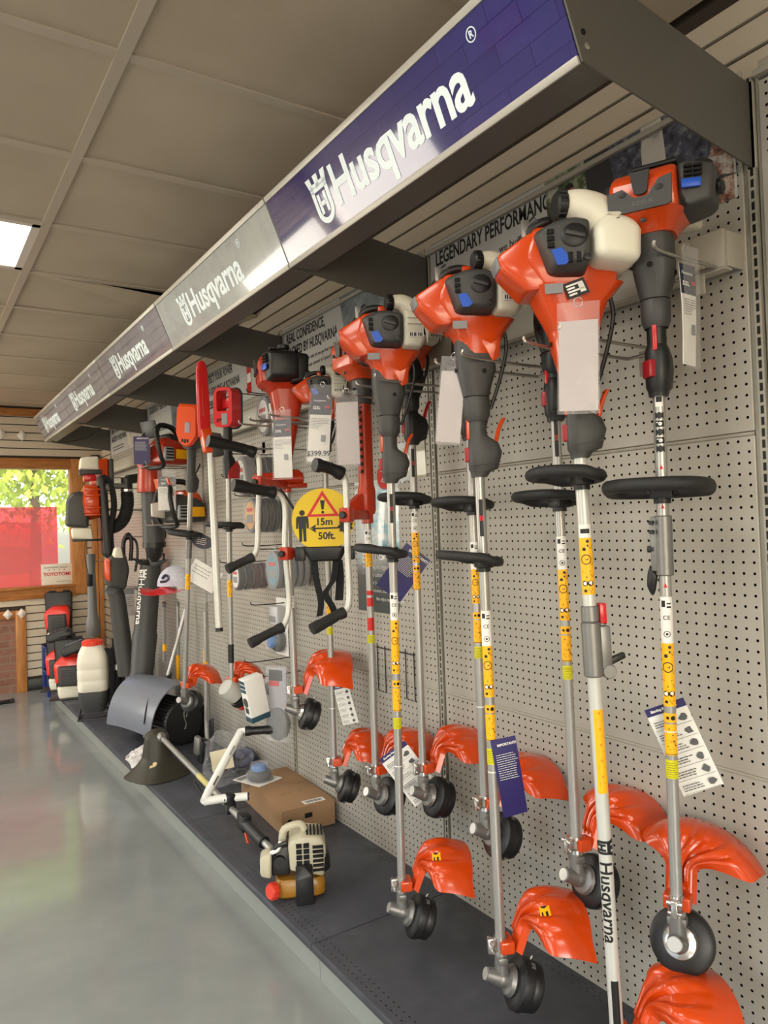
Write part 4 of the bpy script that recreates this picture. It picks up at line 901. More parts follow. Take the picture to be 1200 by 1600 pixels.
# back row of shorter trimmers
def back_trimmer(label, gear, top, rz, zz, st, eng='nose', gk=1):
    o, L = mount('string_trimmer', label, gear, top, rz, GRP)
    zl, zg, zt, zn = zz
    shaft(o, .03, zg+.02, .0125); head_parts(o); bracket(o, .085); m, f = guard_mesh(); m.done('guard', ORANGE, o, 22)
    loop_handle(o, zl, tilt=8); grip(o, zg, zt, .0195, gk); neck(o, zn, zt, .0195, BLACK, .85)
    if eng: engine_nose(o, zn, .74)
    stickers(o, .0125, viewang(o), **st); return o
B3 = back_trimmer('back-row string trimmer whose engine hides behind the engine with the big white tank', (-.205, 1.335, .527), (-.195, 1.36, 1.95), -8, (.955, 1.175, 1.36, 1.47), dict(bar=(1.07, 1.17), white=(.78, .865), yellow=(.65, .78), yellow2=(.545, .635), lime=(.50, .535)))
B5 = back_trimmer('back-row string trimmer just left of the front trimmer with the purple tag', (-.22, 1.668, .538), (-.20, 1.70, 1.95), -8, (.945, 1.155, 1.35, 1.45), dict(bar=(1.06, 1.12), white=(.76, .84), yellow=(.66, .76), yellow2=(.545, .635), lime=(.50, .535)))
seal_ring(B5, .36)
B7 = back_trimmer('back-row string trimmer with a purple diamond-turned tag on its shaft', (-.20, 2.0, .549), (-.18, 2.02, 1.95), -8, (.965, 1.165, 1.36, 1.45), dict(bar=(1.045, 1.14), white=(.86, .93), yellow=(.76, .86), yellow2=(.67, .75)))
# T1 --- right-hand trimmer seen from its top side
T1, L = mount('string_trimmer', 'rightmost string trimmer with square orange engine cover and split shaft', (-.24, 1.020, .516), (-.24, 1.008, 2.03), 26, GRP)
shaft(T1, .03, 1.21, .0127); head_parts(T1, hr=.067, ring_=True); bracket(T1, .085)
m, f = guard_mesh(.285, -24, 44, .09); m.done('guard', ORANGE, T1, 22)
h_ = loop_handle(T1, .972, 1.12, 4, .0150, .016); grip(T1, 1.19, 1.42, .0205, 1); neck(T1, 1.530, 1.42, .0205, DGREY, .95); engine_square(T1, 1.530, 1.0, zs=.70)
m = MB(); m.lathe([(.0085, 0), (.0085, .004), (.004, .005)], frame((-.125, -.01, .985), (-1, 0, .1)), 14); m.done('handle_screw', STEEL, T1)
m = MB(); m.cyl((0, 0, .79), (0, 0, .92), .0185, n=22, bev=.002); m.box((-.012, .012, .80), (.012, .026, .918), .003); k_ = m.done('shaft_coupling', CAST, T1)
for z in (.905, .885): MB().cyl((-.008, .02, z), (-.024, .022, z), .005, n=10).done('coupling_screw', BLACK, k_)
MB().box((-.012, .016, .84), (.0, .034, .855), .003).done('lock_tab', BLACK, k_)
m = MB(); m.hull([(-.01, .015, .79), (.008, .015, .79), (-.01, .035, .79), (.008, .038, .795), (-.008, .03, .81), (.006, .03, .815), (-.01, .036, .765), (.005, .04, .77), (0, .022, .745), (0, .03, .745)], .003); m.done('lock_knob', BLACK, k_)
stickers(T1, .0127, viewang(T1), pict=(1.055, 1.145), white=(.645, .745), yellow=(.51, .645), yellow2=(.405, .495), lime=(.355, .395))
m = MB(); a_ = viewang(T1); wrapbox(m, -.008, .008, 1.155, 1.18, .0127, a_, .0004); q = m.done('code_label', PAPER, T1, 60); m = MB(); wrapbox(m, -.006, .006, 1.165, 1.177, .0127, a_, .0007); m.done('code_square', INK, q, 60)
for z in (.765, .935, 1.02): MB().wrap([(-.004, z), (.004, z), (0, z+.010)], .0127, a_, 0, .0006).done('red_arrow', REDINK, T1, 60)
seal_ring(T1, .455)
# T2 --- split-shaft machine with white tank and long pale tube
T2, L = mount('string_trimmer', 'front trimmer with large plain white tank and a long pale tube lettered along its length', (-.355, 1.095, .238), (-.35, 1.15, 1.885), -30, GRP)
shaft(T2, .03, 1.38, .0145, PALE); head_parts(T2, hr=.067); bracket(T2, .085)
m, f = guard_mesh(.30, -26, 44, .12, .035, True, 26); m.done('guard', ORANGE, T2, 22)
loop_handle(T2, 1.288, 1.0, 6, .0135); grip(T2, 1.345, 1.56, .0225, 0); neck(T2, 1.672, 1.56, .0225, ORANGE, 1.0); engine_nose(T2, 1.672, 1.08, DGREY, True, long_cone=True, cw=-.018)
a_ = viewang(T2)
m = MB(); m.cyl((0, 0, .850), (0, 0, .970), .0215, n=22, bev=.003); m.cyl((0, 0, .970), (0, 0, 1.005), .0195, n=22, bev=.002); m.box((.012, -.012, .865), (.04, .012, .96), .004); m.lathe([(.014, -.013), (.016, -.01), (.016, .01), (.014, .013)], frame((.032, 0, .86), (0, 1, 0)), 16); k_ = m.done('shaft_coupling', CAST, T2)
m = MB(); m.hull([(.026, -.009, .885), (.026, .009, .885), (.07, -.008, .90), (.07, .008, .90), (.072, -.008, .887), (.03, -.009, .87), (.03, .009, .87), (.072, .008, .887)], .003); m.done('clamp_lever', BLACK, k_)
MB().box((.018, -.012, .965), (.034, .012, 1.01), .003).done('release_button', RED, k_)
m = MB(); wrapbox(m, -.016, .016, 1.155, 1.185, .0145, a_, .0004); q = m.done('approval_label', PAPER, T2, 60); m = MB(); wrapbox(m, -.01, .01, 1.165, 1.175, .0145, a_, .0007); m.done('approval_print', INK, q, 60)
stickers(T2, .0145, a_, yellow=(1.03, 1.155))
m = MB(); wrapbox(m, -.013, .013, 1.27, 1.32, .0145, a_, .0004); q = m.done('rating_label', PAPER, T2, 60); m = MB(); wrapbox(m, -.009, .009, 1.28, 1.283, .0145, a_, .0007); wrapbox(m, -.009, .009, 1.295, 1.31, .0145, a_, .0007); m.done('rating_print', GREYPR, q, 60)
m = MB(); wrapbox(m, -.012, .012, .60, .78, .0145, a_+.35, .0004); q = m.done('warning_sticker', YELLOW, T2, 60); m = MB()
for i in range(5): m.wrap([(-.007, .62+i*.034), (.007, .62+i*.034), (0, .64+i*.034)], .0145, a_+.35, 0, .0007)
m.done('warning_symbols', REDINK, q, 60)
def tube_text(o, body, size, r, ang, z0, mt, mark=True):
    """lettering running down a tube: glyph polygons bent round it"""
    t = MB(); t.text(body, size, MX.Identity(4), .0004, .0006, 'LEFT', 1.0)
    if mark: logo(t, MX.Translation((-.03, 0, 0)), size*1.15)
    for i in range(-6, 7):
        bmesh.ops.bisect_plane(t.bm, geom=t.bm.verts[:]+t.bm.edges[:]+t.bm.faces[:], plane_co=(0, i*.004, 0), plane_no=(0, 1, 0))
    for v in t.bm.verts:
        u, w, e = v.co.y, v.co.x, v.co.z; a = ang+u/r; v.co = V(((r+.0004+e)*math.cos(a), (r+.0004+e)*math.sin(a), z0-w))
    return t.done('tube_lettering', mt, o, 0)
tube_text(T2, 'Husqvarna', .040, .0145, a_-.15, .455, INK)
m = MB(); wrapbox(m, -.006, .010, .10, .205, .0145, a_, .0004); q = m.done('spec_label', INK, T2, 60)
# ================================================================== HOOKS AND PRICE CARDS
def hook(label, y, z, x0, x1, spread=.045, plate=True):
    """two-pronged wire hook from the crossbar, prongs passing either side of a clutch housing"""
    o = thing('display_hook', label, 'hook', (x0, y, z), group='pronged wire hooks holding trimmers on the crossbar')
    L = x1-x0
    m = MB()
    for s in (-1, 1): m.tube([(-.004, s*spread, 0), (L*.6, s*spread, 0), (L, s*spread*1.02, .004), (L-.012, s*spread*1.1, .018)], .0042, 8, sm=4)
    m.tube([(-.004, -spread, 0), (-.004, 0, 0), (-.004, spread, 0)], .0042, 8); m.done('prongs', ZINC, o)
    if plate: MB().box((-.002, -.02, -.05), (.004, .02, .012), .002).done('mounting_plate', GONDOLA, o)
    return o
for lab, y, z, x1 in (('wire hook carrying the rightmost square-engined trimmer', 1.008, 1.985, -.30), ('wire hook carrying the trimmer with the big white tank', 1.152, 1.83, -.43), ('wire hook carrying the front trimmer with ribbed tank, left of the price card', 1.466, 1.845, -.44),
                      ('wire hook carrying the front trimmer over the shelf seam', 1.898, 1.87, -.42)):
    hook(lab, y, z, BARX-.004, x1, .050)
def price_card(label, p, right, w, h, style, tilt=0, cat='price tag', name='price_card', ring_=True, sleeve=True):
    """card in a clear sleeve hung from a small ring; p = top centre"""
    F_ = face(p, right, (0, 0, 1)) @ MX.Rotation(R_(tilt), 4, 'Z')
    o = thing(name, label, cat, M=F_, group=None)
    # card local: x right, y up, z to the viewer
    top = -.025 if sleeve else 0
    m = MB(); m.surf(lambda u, v: (-w/2+w*u, top-h*v, .004*math.sin(3*v+u)), 4, 8, -.0012)
    c = m.done('card', {'blank': GREYTAG, 'dark': PAPER, 'price': PAPER, 'navy': NAVY, 'note': PAPER}[style], o)
    Z = lambda v, u=.5: .004*math.sin(3*v+u)+.0009
    T = lambda x, y, z=.0013: MX.Translation((x, y, z+.004*math.sin(3*(top-y)/h+.5)))
    if style in ('dark', 'price'):
        m = MB(); m.surf(lambda u, v: (-w/2+w*u, top-h*.30*v, .004*math.sin(3*v*.30+u)+.0007), 4, 6, -.0004); q = m.done('header_print', NAVY2, c)
        m = MB(); m.text('Husqvarna', h*.045, T(-.08*w, top-h*.09), .0003, 0); m.text('525L', h*.06, T(-.2*w, top-h*.2), .0003, .0004); m.done('header_lettering', PAPER, q, 0)
        m = MB(); m.box((w*.18, top-h*.2, .0055), (w*.40, top-h*.165, .006)); m.done('red_flash', REDINK, q, 0)
        m = MB(); para(m, MX.Translation((0, 0, .0062)), -w*.42, top-h*.36, w*.5, 7, h*.012, int(h*1000), 2.0); para(m, MX.Translation((0, 0, .0056)), .05*w, top-h*.36, w*.38, 4, h*.012, int(h*900), 2.0); 
        m.box((w*.10, top-h*.70, .005), (w*.30, top-h*.60, .0062)); m.done('fine_print', GREYPR, c, 0)
        if style == 'price': MB().text('$399.99', h*.115, MX.Translation((.02*w, top-h*.88, .0045)) @ MX.Rotation(R_(3), 4, 'Z'), .0004, .0004).done('handwritten_price', INK, c, 0)
    if style == 'navy':
        m = MB(); m.text('IMPORTANT!', w*.13, T(.1*w, top-h*.08), .0004, .0003); para(m, MX.Translation((0, 0, .0062)), -w*.4, top-h*.2, w*.8, 12, h*.011, 7, 2.6); m.done('white_lettering', PAPER, c, 0)
    if style == 'note':
        m = MB(); m.surf(lambda u, v: (-w/2+w*u, top-h*.09*v, .004*math.sin(3*v*.09+u)+.0007), 4, 3, -.0004); q = m.done('navy_header', NAVY, c); m = MB(); m.text('Starting Reminders', w*.085, T(-.05*w, top-h*.045), .0004, .0004); m.done('header_lettering', PAPER, q, 0)
        m = MB()
        for i in range(6):
            y = top-h*(.14+.145*i); m.box((-w*.46, y-h*.118, .0048), (w*.46, y-h*.116, .0056)); para(m, MX.Translation((0, 0, .0058)), -w*.42, y-h*.03, w*.5, 3, h*.012, i+2, 2.2)
        m.done('instruction_print', INK, c, 0)
        m = MB(); rr = random.Random(5)
        for i in range(6):
            y = top-h*(.14+.145*i); cx = w*.3
            m.prism([(cx+w*.13*rr.uniform(.5, 1)*math.cos(t*.785), y-h*.055+h*.05*rr.uniform(.6, 1)*math.sin(t*.785)) for t in range(8)], .0006, MX.Translation((0, 0, .0052)))
        m.done('instruction_pictures', mat('halftone_grey', (84, 84, 86), .5, var=.5, scale=80), c, 0)
    if sleeve:
        m = MB(); m.surf(lambda u, v: (-w*.54+w*1.08*u, .012-(h+.045)*v, .008+.004*math.sin(3*v+u)), 3, 5, .0008); m.done('clear_sleeve', CLEARV, o)
    if ring_:
        m = MB(); m.tube([(.009*math.cos(t), .014+.009*math.sin(t), .004*math.sin(t)) for t in [i*2*math.pi/12 for i in range(12)]], .0011, 6, True); m.done('ring', STEEL, o)
    return o
NRM = (.77, -.64, 0)
price_card('large blank pale price card hanging before the trimmer with the big white tank', (-.418, 1.068, 1.878), (.66, -.75, 0), .080, .19, 'blank', -2)
price_card('blank pale price card hanging left of the front trimmer with ribbed tank', (-.41, 1.497, 1.855), (.7, -.71, 0), .062, .185, 'blank', -7)
price_card('printed dark-headed price tag turned edge-on beside the rightmost trimmer', (-.205, .955, 1.995), (.93, .06, 0), .055, .215, 'dark', 0)
price_card('purple IMPORTANT card tied to the shaft of the front ribbed-tank trimmer', (-.352, 1.432, .885), (.90, -.40, 0), .066, .20, 'navy', 8, 'tag', 'hang_tag', False, False)
price_card('white illustrated instruction card tied to the rightmost trimmer shaft', (-.218, 1.048, 1.02), (.62, -.78, 0), .088, .20, 'note', 22, 'tag', 'hang_tag', False, False)
price_card('purple card turned diamond-wise behind the back-row trimmer shaft, in front of the big poster', (-.175, 2.015, 1.345), (.78, -.62, 0), .10, .175, 'navy', -38, 'tag', 'hang_tag', False, False)
price_card('white Starting Reminders card tied slantwise between the middle trimmer shafts', (-.245, 2.115, .675), (.8, -.6, 0), .11, .20, 'note', 36, 'tag', 'hang_tag', False, False)
# ================================================================== BRUSHCUTTERS AND BATTERY TOOLS IN THE MIDDLE OF THE WALL
BGRP = 'brushcutters with bent handlebars in the middle of the wall'
def rubber_grip(pts, r, parent, name='hand_grip', m_=None):
    m = MB(); P_ = smooth_path(pts, 5); n_ = len(P_); m.tube(P_, [r*(1.18 if i < 3 or i > n_-4 else 1) for i in range(n_)], 14); return m.done(name, m_ or RUBBER, parent)
def to_local(o, pts): 
    I = o.matrix_world.inverted(); return [I @ V(p) for p in pts]
def handlebar(o, bar, g_up, g_dn, clamp, col, rb=.0105, throttle=True, cl=.05):
    """bent tube handlebar with two rubber grips; all points in world coordinates"""
    b_ = to_local(o, bar); u_ = to_local(o, g_up); d_ = to_local(o, g_dn)
    path = [u_[0].lerp(u_[-1], .55), u_[0]]+b_+[d_[0], d_[0].lerp(d_[-1], .4)]
    h = MB().tube(path, rb, 12, sm=6).done('handlebar', PALE, o)
    rubber_grip(u_, .020, h, 'throttle_grip' if throttle else 'hand_grip', BLACK if throttle else RUBBER); rubber_grip(d_, .0165, h)
    if throttle:
        m = MB(); c_ = u_[0].lerp(u_[-1], .5); t = (u_[-1]-u_[0]).normalized(); F_ = frame(c_, t); m.box((-.006, .012, -.03), (.006, .02, .035), .002, F_); m.done('throttle_trigger', RED, h)
    c_, = to_local(o, [clamp]); m = MB(); tgt = V((0, 0, c_.z)); dr = (tgt-c_); F_ = frame(c_, dr, (0, 0, 1)); L = dr.length
    m.box((-.024, -.02, -.022), (.024, .02, .022), .006, F_); m.box((-.016, -.016, .02), (.016, .016, L-.012), .005, F_); m.cyl(tgt-V((0, 0, .03)), tgt+V((0, 0, .03)), .021, n=18, bev=.003)
    k_ = m.done('handlebar_clamp', col, o); m = MB(); m.cyl(F_ @ V((0, 0, -.024)), F_ @ V((0, 0, -.040)), .012, n=8, bev=.002); m.done('clamp_knob', BLACK, k_)
    return h
# --- with orange sleeve
O8, L = mount('brushcutter', 'brushcutter with a long orange sleeve over its tube, hanging in front of the big poster', (-.24, 2.232, .493), (-.24, 2.225, 1.95), 2, BGRP, 'brushcutter')
shaft(O8, .03, 1.40, .0127); head_parts(O8); bracket(O8); m, f = guard_mesh(); m.done('guard', ORANGE, O8, 22)
m = MB(); m.loft([ring(.985, .05, .05, .02), ring(1.0, .058, .056, .02), ring(1.07, .058, .056, .02), ring(1.09, .05, .05, .02), ring(1.38, .052, .052, .022), ring(1.40, .05, .05, .022)])
m.hull([(-.03, -.02, .985), (-.03, .02, .985), (-.03, -.02, 1.06), (-.03, .02, 1.06), (-.11, -.016, .97), (-.11, .016, .97), (-.11, -.016, 1.0), (-.11, .016, 1.0), (.02, -.02, .99), (.02, .02, .99)], .005); s8 = m.done('tube_sleeve', ORANGE2, O8)
m = MB()
for i in range(9): m.box((-.027, -.018, 1.13+i*.026), (-.0235, -.006, 1.142+i*.026), .001)
m.done('sleeve_notches', DARKSLOT, s8)
neck(O8, 1.49, 1.39, .024, DGREY, .8); engine_square(O8, 1.47, .98, panel=False)
handlebar(O8, [(-.386, 2.12, 1.56), (-.388, 2.12, 1.35), (-.388, 2.12, 1.20)], [(-.40, 2.12, 1.612), (-.45, 2.12, 1.632), (-.50, 2.12, 1.64)], [(-.41, 2.12, 1.155), (-.46, 2.12, 1.14), (-.53, 2.12, 1.112)], (-.387, 2.12, 1.475), ORANGE2)
stickers(O8, .0127, viewang(O8), white=(.86, .93), yellow=(.80, .86), red=((.70, .715), (.66, .69), (.575, .62)), lime=(.53, .56))
# --- smaller machine with the price card
O9, L = mount('string_trimmer', 'string trimmer with the $399.99 price card, hanging left of the orange-sleeved brushcutter', (-.17, 2.663, .402), (-.17, 2.653, 1.92), -24, GRP)
shaft(O9, .03, 1.42, .0125); head_parts(O9); bracket(O9); m, f = guard_mesh(); m.done('guard', ORANGE, O9, 22); neck(O9, 1.52, 1.38, .022, DGREY, .85); engine_nose(O9, 1.52, .80)
handlebar(O9, [(-.43, 2.50, 1.525), (-.435, 2.50, 1.36), (-.425, 2.50, 1.16)], [(-.47, 2.50, 1.572), (-.52, 2.50, 1.58), (-.63, 2.50, 1.60)], [(-.455, 2.50, 1.075), (-.51, 2.50, 1.058), (-.585, 2.50, 1.03)], (-.43, 2.50, 1.345), ORANGE2)
stickers(O9, .0125, viewang(O9), yellow=(.66, .74), lime=(.60, .63)); seal_ring(O9, .30)
# --- heavy brushcutter
O10, L = mount('brushcutter', 'heavy brushcutter with a boxy dark engine and long orange clutch housing', (-.28, 2.775, .69), (-.28, 2.80, 2.05), -18, BGRP, 'brushcutter')
shaft(O10, .03, 1.1, .0145); head_parts(O10, ring_=True); bracket(O10); m, f = guard_mesh(.32, -30, 50, .12, .04); m.done('guard', ORANGE, O10, 22)
m = MB(); m.loft([ring(.98, .05, .05, .02), ring(1.02, .056, .05, .02), ring(1.06, .06, .055, .02, .004), ring(1.26, .12, .10, .03, .015), ring(1.32, .14, .12, .03, .015)]); m.hull([(-.05, -.02, .96), (-.05, .02, .96), (.06, -.02, .93), (.06, .02, .93), (.06, -.02, .99), (.06, .02, .99), (-.05, -.02, 1.0), (-.05, .02, 1.0)], .008); m.cyl((-.13, 0, .955), (.07, 0, .955), .027, n=18, bev=.004); m.hull([(-.06, -.025, .915), (-.06, .025, .915), (.085, -.02, .915), (.085, .02, .915), (-.06, -.025, .93), (-.06, .025, .93), (.085, -.02, .935), (.085, .02, .935)], .004); m.done('clutch_housing', ORANGE2, O10)
engine_square(O10, 1.315, 1.1, True, ORANGE2, panel=False)
m = MB(); F_ = frame((-.047, 0, 1.2), (-1, 0, -.13), (0, 0, 1)); m.box((-.07, -.012, -.002), (.07, .012, .003), .001, F_); m.done('housing_label', PAPER, O10)
handlebar(O10, [(-.456, 2.66, 1.68), (-.468, 2.66, 1.50), (-.475, 2.66, 1.38)], [(-.475, 2.66, 1.735), (-.53, 2.66, 1.752), (-.66, 2.66, 1.775)], [(-.495, 2.66, 1.332), (-.54, 2.66, 1.316), (-.60, 2.66, 1.292)], (-.46, 2.66, 1.62), ORANGE2)
stickers(O10, .0145, viewang(O10), white=(.42, .47))
# --- battery trimmer with red loop housing
def batt_top(o, z0, m_, edge):
    """open battery housing: rounded frame with the battery bay showing through"""
    F_ = face((0, 0, z0), (0, -1, 0), (0, 0, 1)); out = rrect(.115, .19, .035, 5); inn = rrect(.074, .098, .012, 5, 0, .030)
    m = MB(); n_ = len(out)
    for zc, d in ((-.035, 0), (.035, 0)):
        pass
    vs = [(x, y, -.035) for x, y in out]+[(x, y, -.035) for x, y in inn]+[(x, y, .035) for x, y in out]+[(x, y, .035) for x, y in inn]; fs = []
    for i in range(n_):
        j = (i+1) % n_; fs += [(i, j, n_+j, n_+i), (2*n_+i, 3*n_+i, 3*n_+j, 2*n_+j), (i, 2*n_+i, 2*n_+j, j), (n_+i, n_+j, 3*n_+j, 3*n_+i)]
    m._add(vs, fs, F_); h = m.done('battery_housing', m_, o, 50)
    m = MB(); m.tube([F_ @ V((x*1.0, y*1.0, -.036)) for x, y in out], .006, 8, True); m.done('housing_edge', edge, h)
    m = MB(); m.box((-.034, .0, -.03), (.034, .045, .0), .004, F_); m.done('battery_bay', RED, h)
    m = MB(); m.box((-.005, -.085, .034), (.03, -.03, .0365), .001, F_); q = m.done('rating_label', GREYPR, h)
    m = MB()
    for i in range(3): m.box((-.036+i*.011, -.072+i*.004, .034), (-.029+i*.011, -.052, .0365), .001, F_)
    m.done('air_vents', DARKSLOT, h)
O11, L = mount('battery_trimmer', 'battery trimmer with an open red loop-shaped battery housing, left of the line spools', (-.30, 3.435, .63), (-.30, 3.375, 1.97), 28, None, 'battery trimmer')
shaft(O11, .03, 1.1, .0125); batt_top(O11, 1.40, RED, BLACK)
m = MB(); m.loft([ring(1.06, .04, .04, .018), ring(1.07, .06, .05, .02, .01), ring(1.11, .075, .054, .022, .014), ring(1.15, .06, .05, .02, .006), ring(1.17, .042, .04, .018), ring(1.305, .042, .04, .018)]); m.done('throttle_grip', BLACK, O11)
m = MB(); m.hull([(-.03, -.029, 1.06), (.05, -.029, 1.06), (.055, -.03, 1.12), (.03, -.03, 1.15), (-.028, -.029, 1.1), (-.03, -.02, 1.06), (.05, -.02, 1.06), (.055, -.02, 1.12)], .002); m.done('grip_shell', RED, O11)
loop_handle(O11, .83, .95, 6)
ax = V((.72, -.25, -.65)); F_ = frame((0, 0, .03), ax, (0, 0, 1)); m = MB(); m.lathe([(.02, -.05), (.042, -.045), (.050, -.02), (.05, .03), (.04, .04)], F_, 24); m.done('motor_housing', mat('light_grey_plastic', (176, 174, 168), .4), O11)
m = MB(); m.lathe([(.03, .04), (.05, .045), (.054, .06), (.05, .075)], F_, 24); m.done('head_collar', BLACK, O11); m = MB(); m.lathe([(.045, .075), (.05, .08), (.047, .10), (.03, .105)], F_, 24); m.done('trimmer_head', RED, O11)
m, f = guard_mesh(.21, -30, 40, .07, .028); m.done('guard', ORANGE, O11)
m = MB(); m.cyl((0, 0, .17), (0, 0, .26), .0142, n=16); m.done('shaft_sleeve', BLACK, O11)
stickers(O11, .0125, viewang(O11), yellow=(.49, .57))
# --- battery trimmer with orange hexagonal housing
O13, L = mount('battery_trimmer', 'battery trimmer with a solid orange hexagonal housing hanging beside the pole saw', (-.4, 3.85, .557), (-.4, 3.60, 1.92), 28, None, 'battery trimmer')
shaft(O13, .03, 1.12, .0125); m = MB(); ho = [(-.06, .12), (.055, .12), (.07, .10), (.075, -.04), (.04, -.085), (.012, -.10), (-.02, -.10), (-.055, -.075), (-.075, -.03), (-.072, .10)]
F_ = face((0, 0, 1.42), (0, -1, 0), (0, 0, 1)); m.loft([[F_ @ V((x*k_, y*k_, z)) for x, y in ho] for z, k_ in ((-.035, .95), (-.03, 1.02), (.03, 1.02))]); m.done('housing_edge', BLACK, O13, 30)
m = MB(); m.loft([[F_ @ V((x*k_+.006, y*k_+.004, z)) for x, y in ho] for z, k_ in ((.02, .97), (.042, .95), (.052, .86))]); h = m.done('battery_housing', ORANGE, O13, 30)
m = MB(); m.box((.0, -.02, .051), (.035, .03, .0535), .001, F_); m.done('rating_label', GREYPR, h); m = MB()
for i in range(3): m.box((-.02+i*.017, -.072+.004*abs(i-1), .047), (-.008+i*.017, -.052, .0535), .001, F_)
m.done('air_vents', DARKSLOT, h)
m = MB(); m.loft([ring(1.10, .04, .04, .018), ring(1.115, .06, .05, .02, .01), ring(1.16, .07, .052, .022, .012), ring(1.19, .05, .045, .02, .002), ring(1.21, .042, .04, .018), ring(1.31, .044, .042, .018), ring(1.335, .07, .05, .02)]); m.done('throttle_grip', DGREY, O13)
m = MB(); m.tube([(.03, 0, 1.19), (.05, 0, 1.215), (.062, 0, 1.24)], .004, 6); m.done('throttle_trigger', BLACK, O13)
loop_handle(O13, .885, .95, 8); head_parts(O13, hr=.058); m, f = guard_mesh(.23, -26, 44, .09, .026); m.done('guard', ORANGE, O13, 22)
m = MB(); m.cyl((0, 0, .76), (0, 0, .87), .0155, n=18); m.done('shaft_coupling', CAST, O13); stickers(O13, .0125, viewang(O13), yellow=(.60, .68))
# --- pole saw hanging bar upwards
O12 = thing('pole_saw', 'pole saw hung upside down with its bar in an upright red cover', 'pole saw', M=frame((-.5, 3.035, 1.015), V((0, .035, .75)), (1, 0, 0)))
MB().cyl((0, 0, 0), (0, 0, .80), .0155, n=20, bev=.002).done('pole', PALE, O12); MB().cyl((0, 0, -.004), (0, 0, .012), .0162, n=20).done('end_cap', BLACK, O12)
m = MB(); m.hull([(-.03, -.02, .76), (-.03, .02, .76), (.02, -.02, .76), (.02, .02, .76), (-.045, -.022, .86), (-.045, .022, .86), (.0, -.022, .87), (.0, .022, .87)], .006); m.done('gear_case', ORANGE, O12)
m = MB(); m.hull([(.0, -.022, .74), (.0, .022, .74), (.055, -.022, .75), (.055, .022, .75), (.0, -.022, .85), (.0, .022, .85), (.045, -.022, .845), (.045, .022, .845)], .006); k_ = m.done('motor_cover', DGREY, O12); MB().cyl((.03, -.024, .81), (.03, -.03, .81), .009, n=8).done('bar_nut', STEEL, k_)
m = MB(); m.loft([[V((-.024+p, q*.6, z)) for p, q in rrect(w_, .034, .012)] for z, w_ in ((.83, .052), (.90, .056), (1.05, .054), (1.12, .05), (1.152, .034), (1.16, .016))]); b = m.done('bar_cover', RED, O12); m = MB(); m.box((-.030, -.0115, .92), (-.022, -.0095, 1.06), .001); m.done('cover_rib', ORANGE2, b)
# --- edger attachment standing on the shelf
O14 = thing('edger_attachment', 'silver tube attachment with black and grey foot standing on the deck by the pegboard', 'tool attachment', (-.184, 4.14, .1255))
m = MB(); m.tube([(0, -.03, .86), (0, -.01, .35), (.004, .01, .22), (0, .0, .08)], .0125, 14, sm=5); t_ = m.done('shaft', ALU, O14)
m = MB(); m.cyl((0, -.022, .50), (0, -.016, .64), .0131, n=18); m.done('warning_sticker', YELLOW, t_)
m = MB(); m.hull([(-.05, -.04, 0), (-.05, .04, 0), (.06, -.04, 0), (.06, .04, 0), (-.05, -.04, .12), (-.05, .02, .14), (.0, -.03, .13), (.0, .03, .13), (.04, -.03, .06), (.04, .03, .06)], .008); m.done('foot', BLACK, O14)
m = MB(); m.hull([(-.075, -.03, .05), (-.075, .03, .05), (-.045, -.035, .05), (-.045, .035, .05), (-.07, -.025, .15), (-.07, .025, .15), (-.04, -.03, .155), (-.04, .03, .155)], .01); m.done('foot_cover', CAST, O14)
m = MB(); m.hull([(.03, .0, .0), (.03, .05, .0), (.045, .0, .0), (.045, .05, .0), (.03, .0, .24), (.03, .05, .22), (.045, .0, .24), (.045, .05, .22)], .006); m.done('blade_guard', BLACK, O14)
# price cards of this group
price_card('dark-headed price card with a hand-written $399.99, hanging before the small trimmer engine', (-.275, 2.46, 1.965), (.68, -.74, 0), .086, .255, 'price', -6)
price_card('dark-headed price card hanging on the orange clutch housing of the heavy brushcutter', (-.38, 2.60, 1.885), (.66, -.75, 0), .075, .225, 'dark', -1)
price_card('blank grey price card hanging beside the orange-sleeved brushcutter', (-.33, 2.19, 1.89), (.7, -.71, 0), .078, .215, 'blank', 0)
price_card('white instruction card hanging behind the tube of the trimmer with the $399.99 card', (-.15, 2.62, .80), (.55, -.83, 0), .07, .16, 'note', 14, 'tag', 'hang_tag', False, False)
for lab, y, z, x1 in (('wire hook carrying the orange-sleeved brushcutter', 2.225, 1.885, -.34), ('wire hook carrying the trimmer with the $399.99 card', 2.653, 1.87, -.42), ('wire hook carrying the heavy brushcutter', 2.80, 1.87, -.44)):
    hook(lab, y, z, BARX-.004, x1, .052)
# --- round warning sign on its black harness pack
S = thing('warning_sign', 'round yellow safety-distance disc reading 15m 50ft. fixed on a black harness plate', 'sign', M=face((-.325, 2.40, 1.465), (.80, -.60, 0), (0, 0, 1)))
n_ = 48; R0 = .116
m = MB(); c_ = [(R0*math.cos(2*math.pi*i/n_), max(R0*math.sin(2*math.pi*i/n_), -.098)) for i in range(n_)]; m.prism(c_, .003, MX.Translation((0, 0, -.003))); d_ = m.done('disc', mat('warning_yellow', (216, 184, 20), .42), S)
m = MB(); T_ = [(0, .108), (-.062, .012), (.062, .012)]; g_ = (0, .044); ti = [(g_[0]+(x-g_[0])*.70, g_[1]+(y-g_[1])*.70) for x, y in T_]
for i in range(3): j = (i+1) % 3; m.prism([T_[i], T_[j], ti[j], ti[i]], .0008)
m.done('red_triangle', REDINK, d_, 0)
m = MB(); m.prism([(-.009, .072), (.009, .072), (.004, .038), (-.004, .038)], .001); m.prism(circ(.0055, 14, 0, .028), .001)
m.done('exclamation_mark', INK, d_, 0)
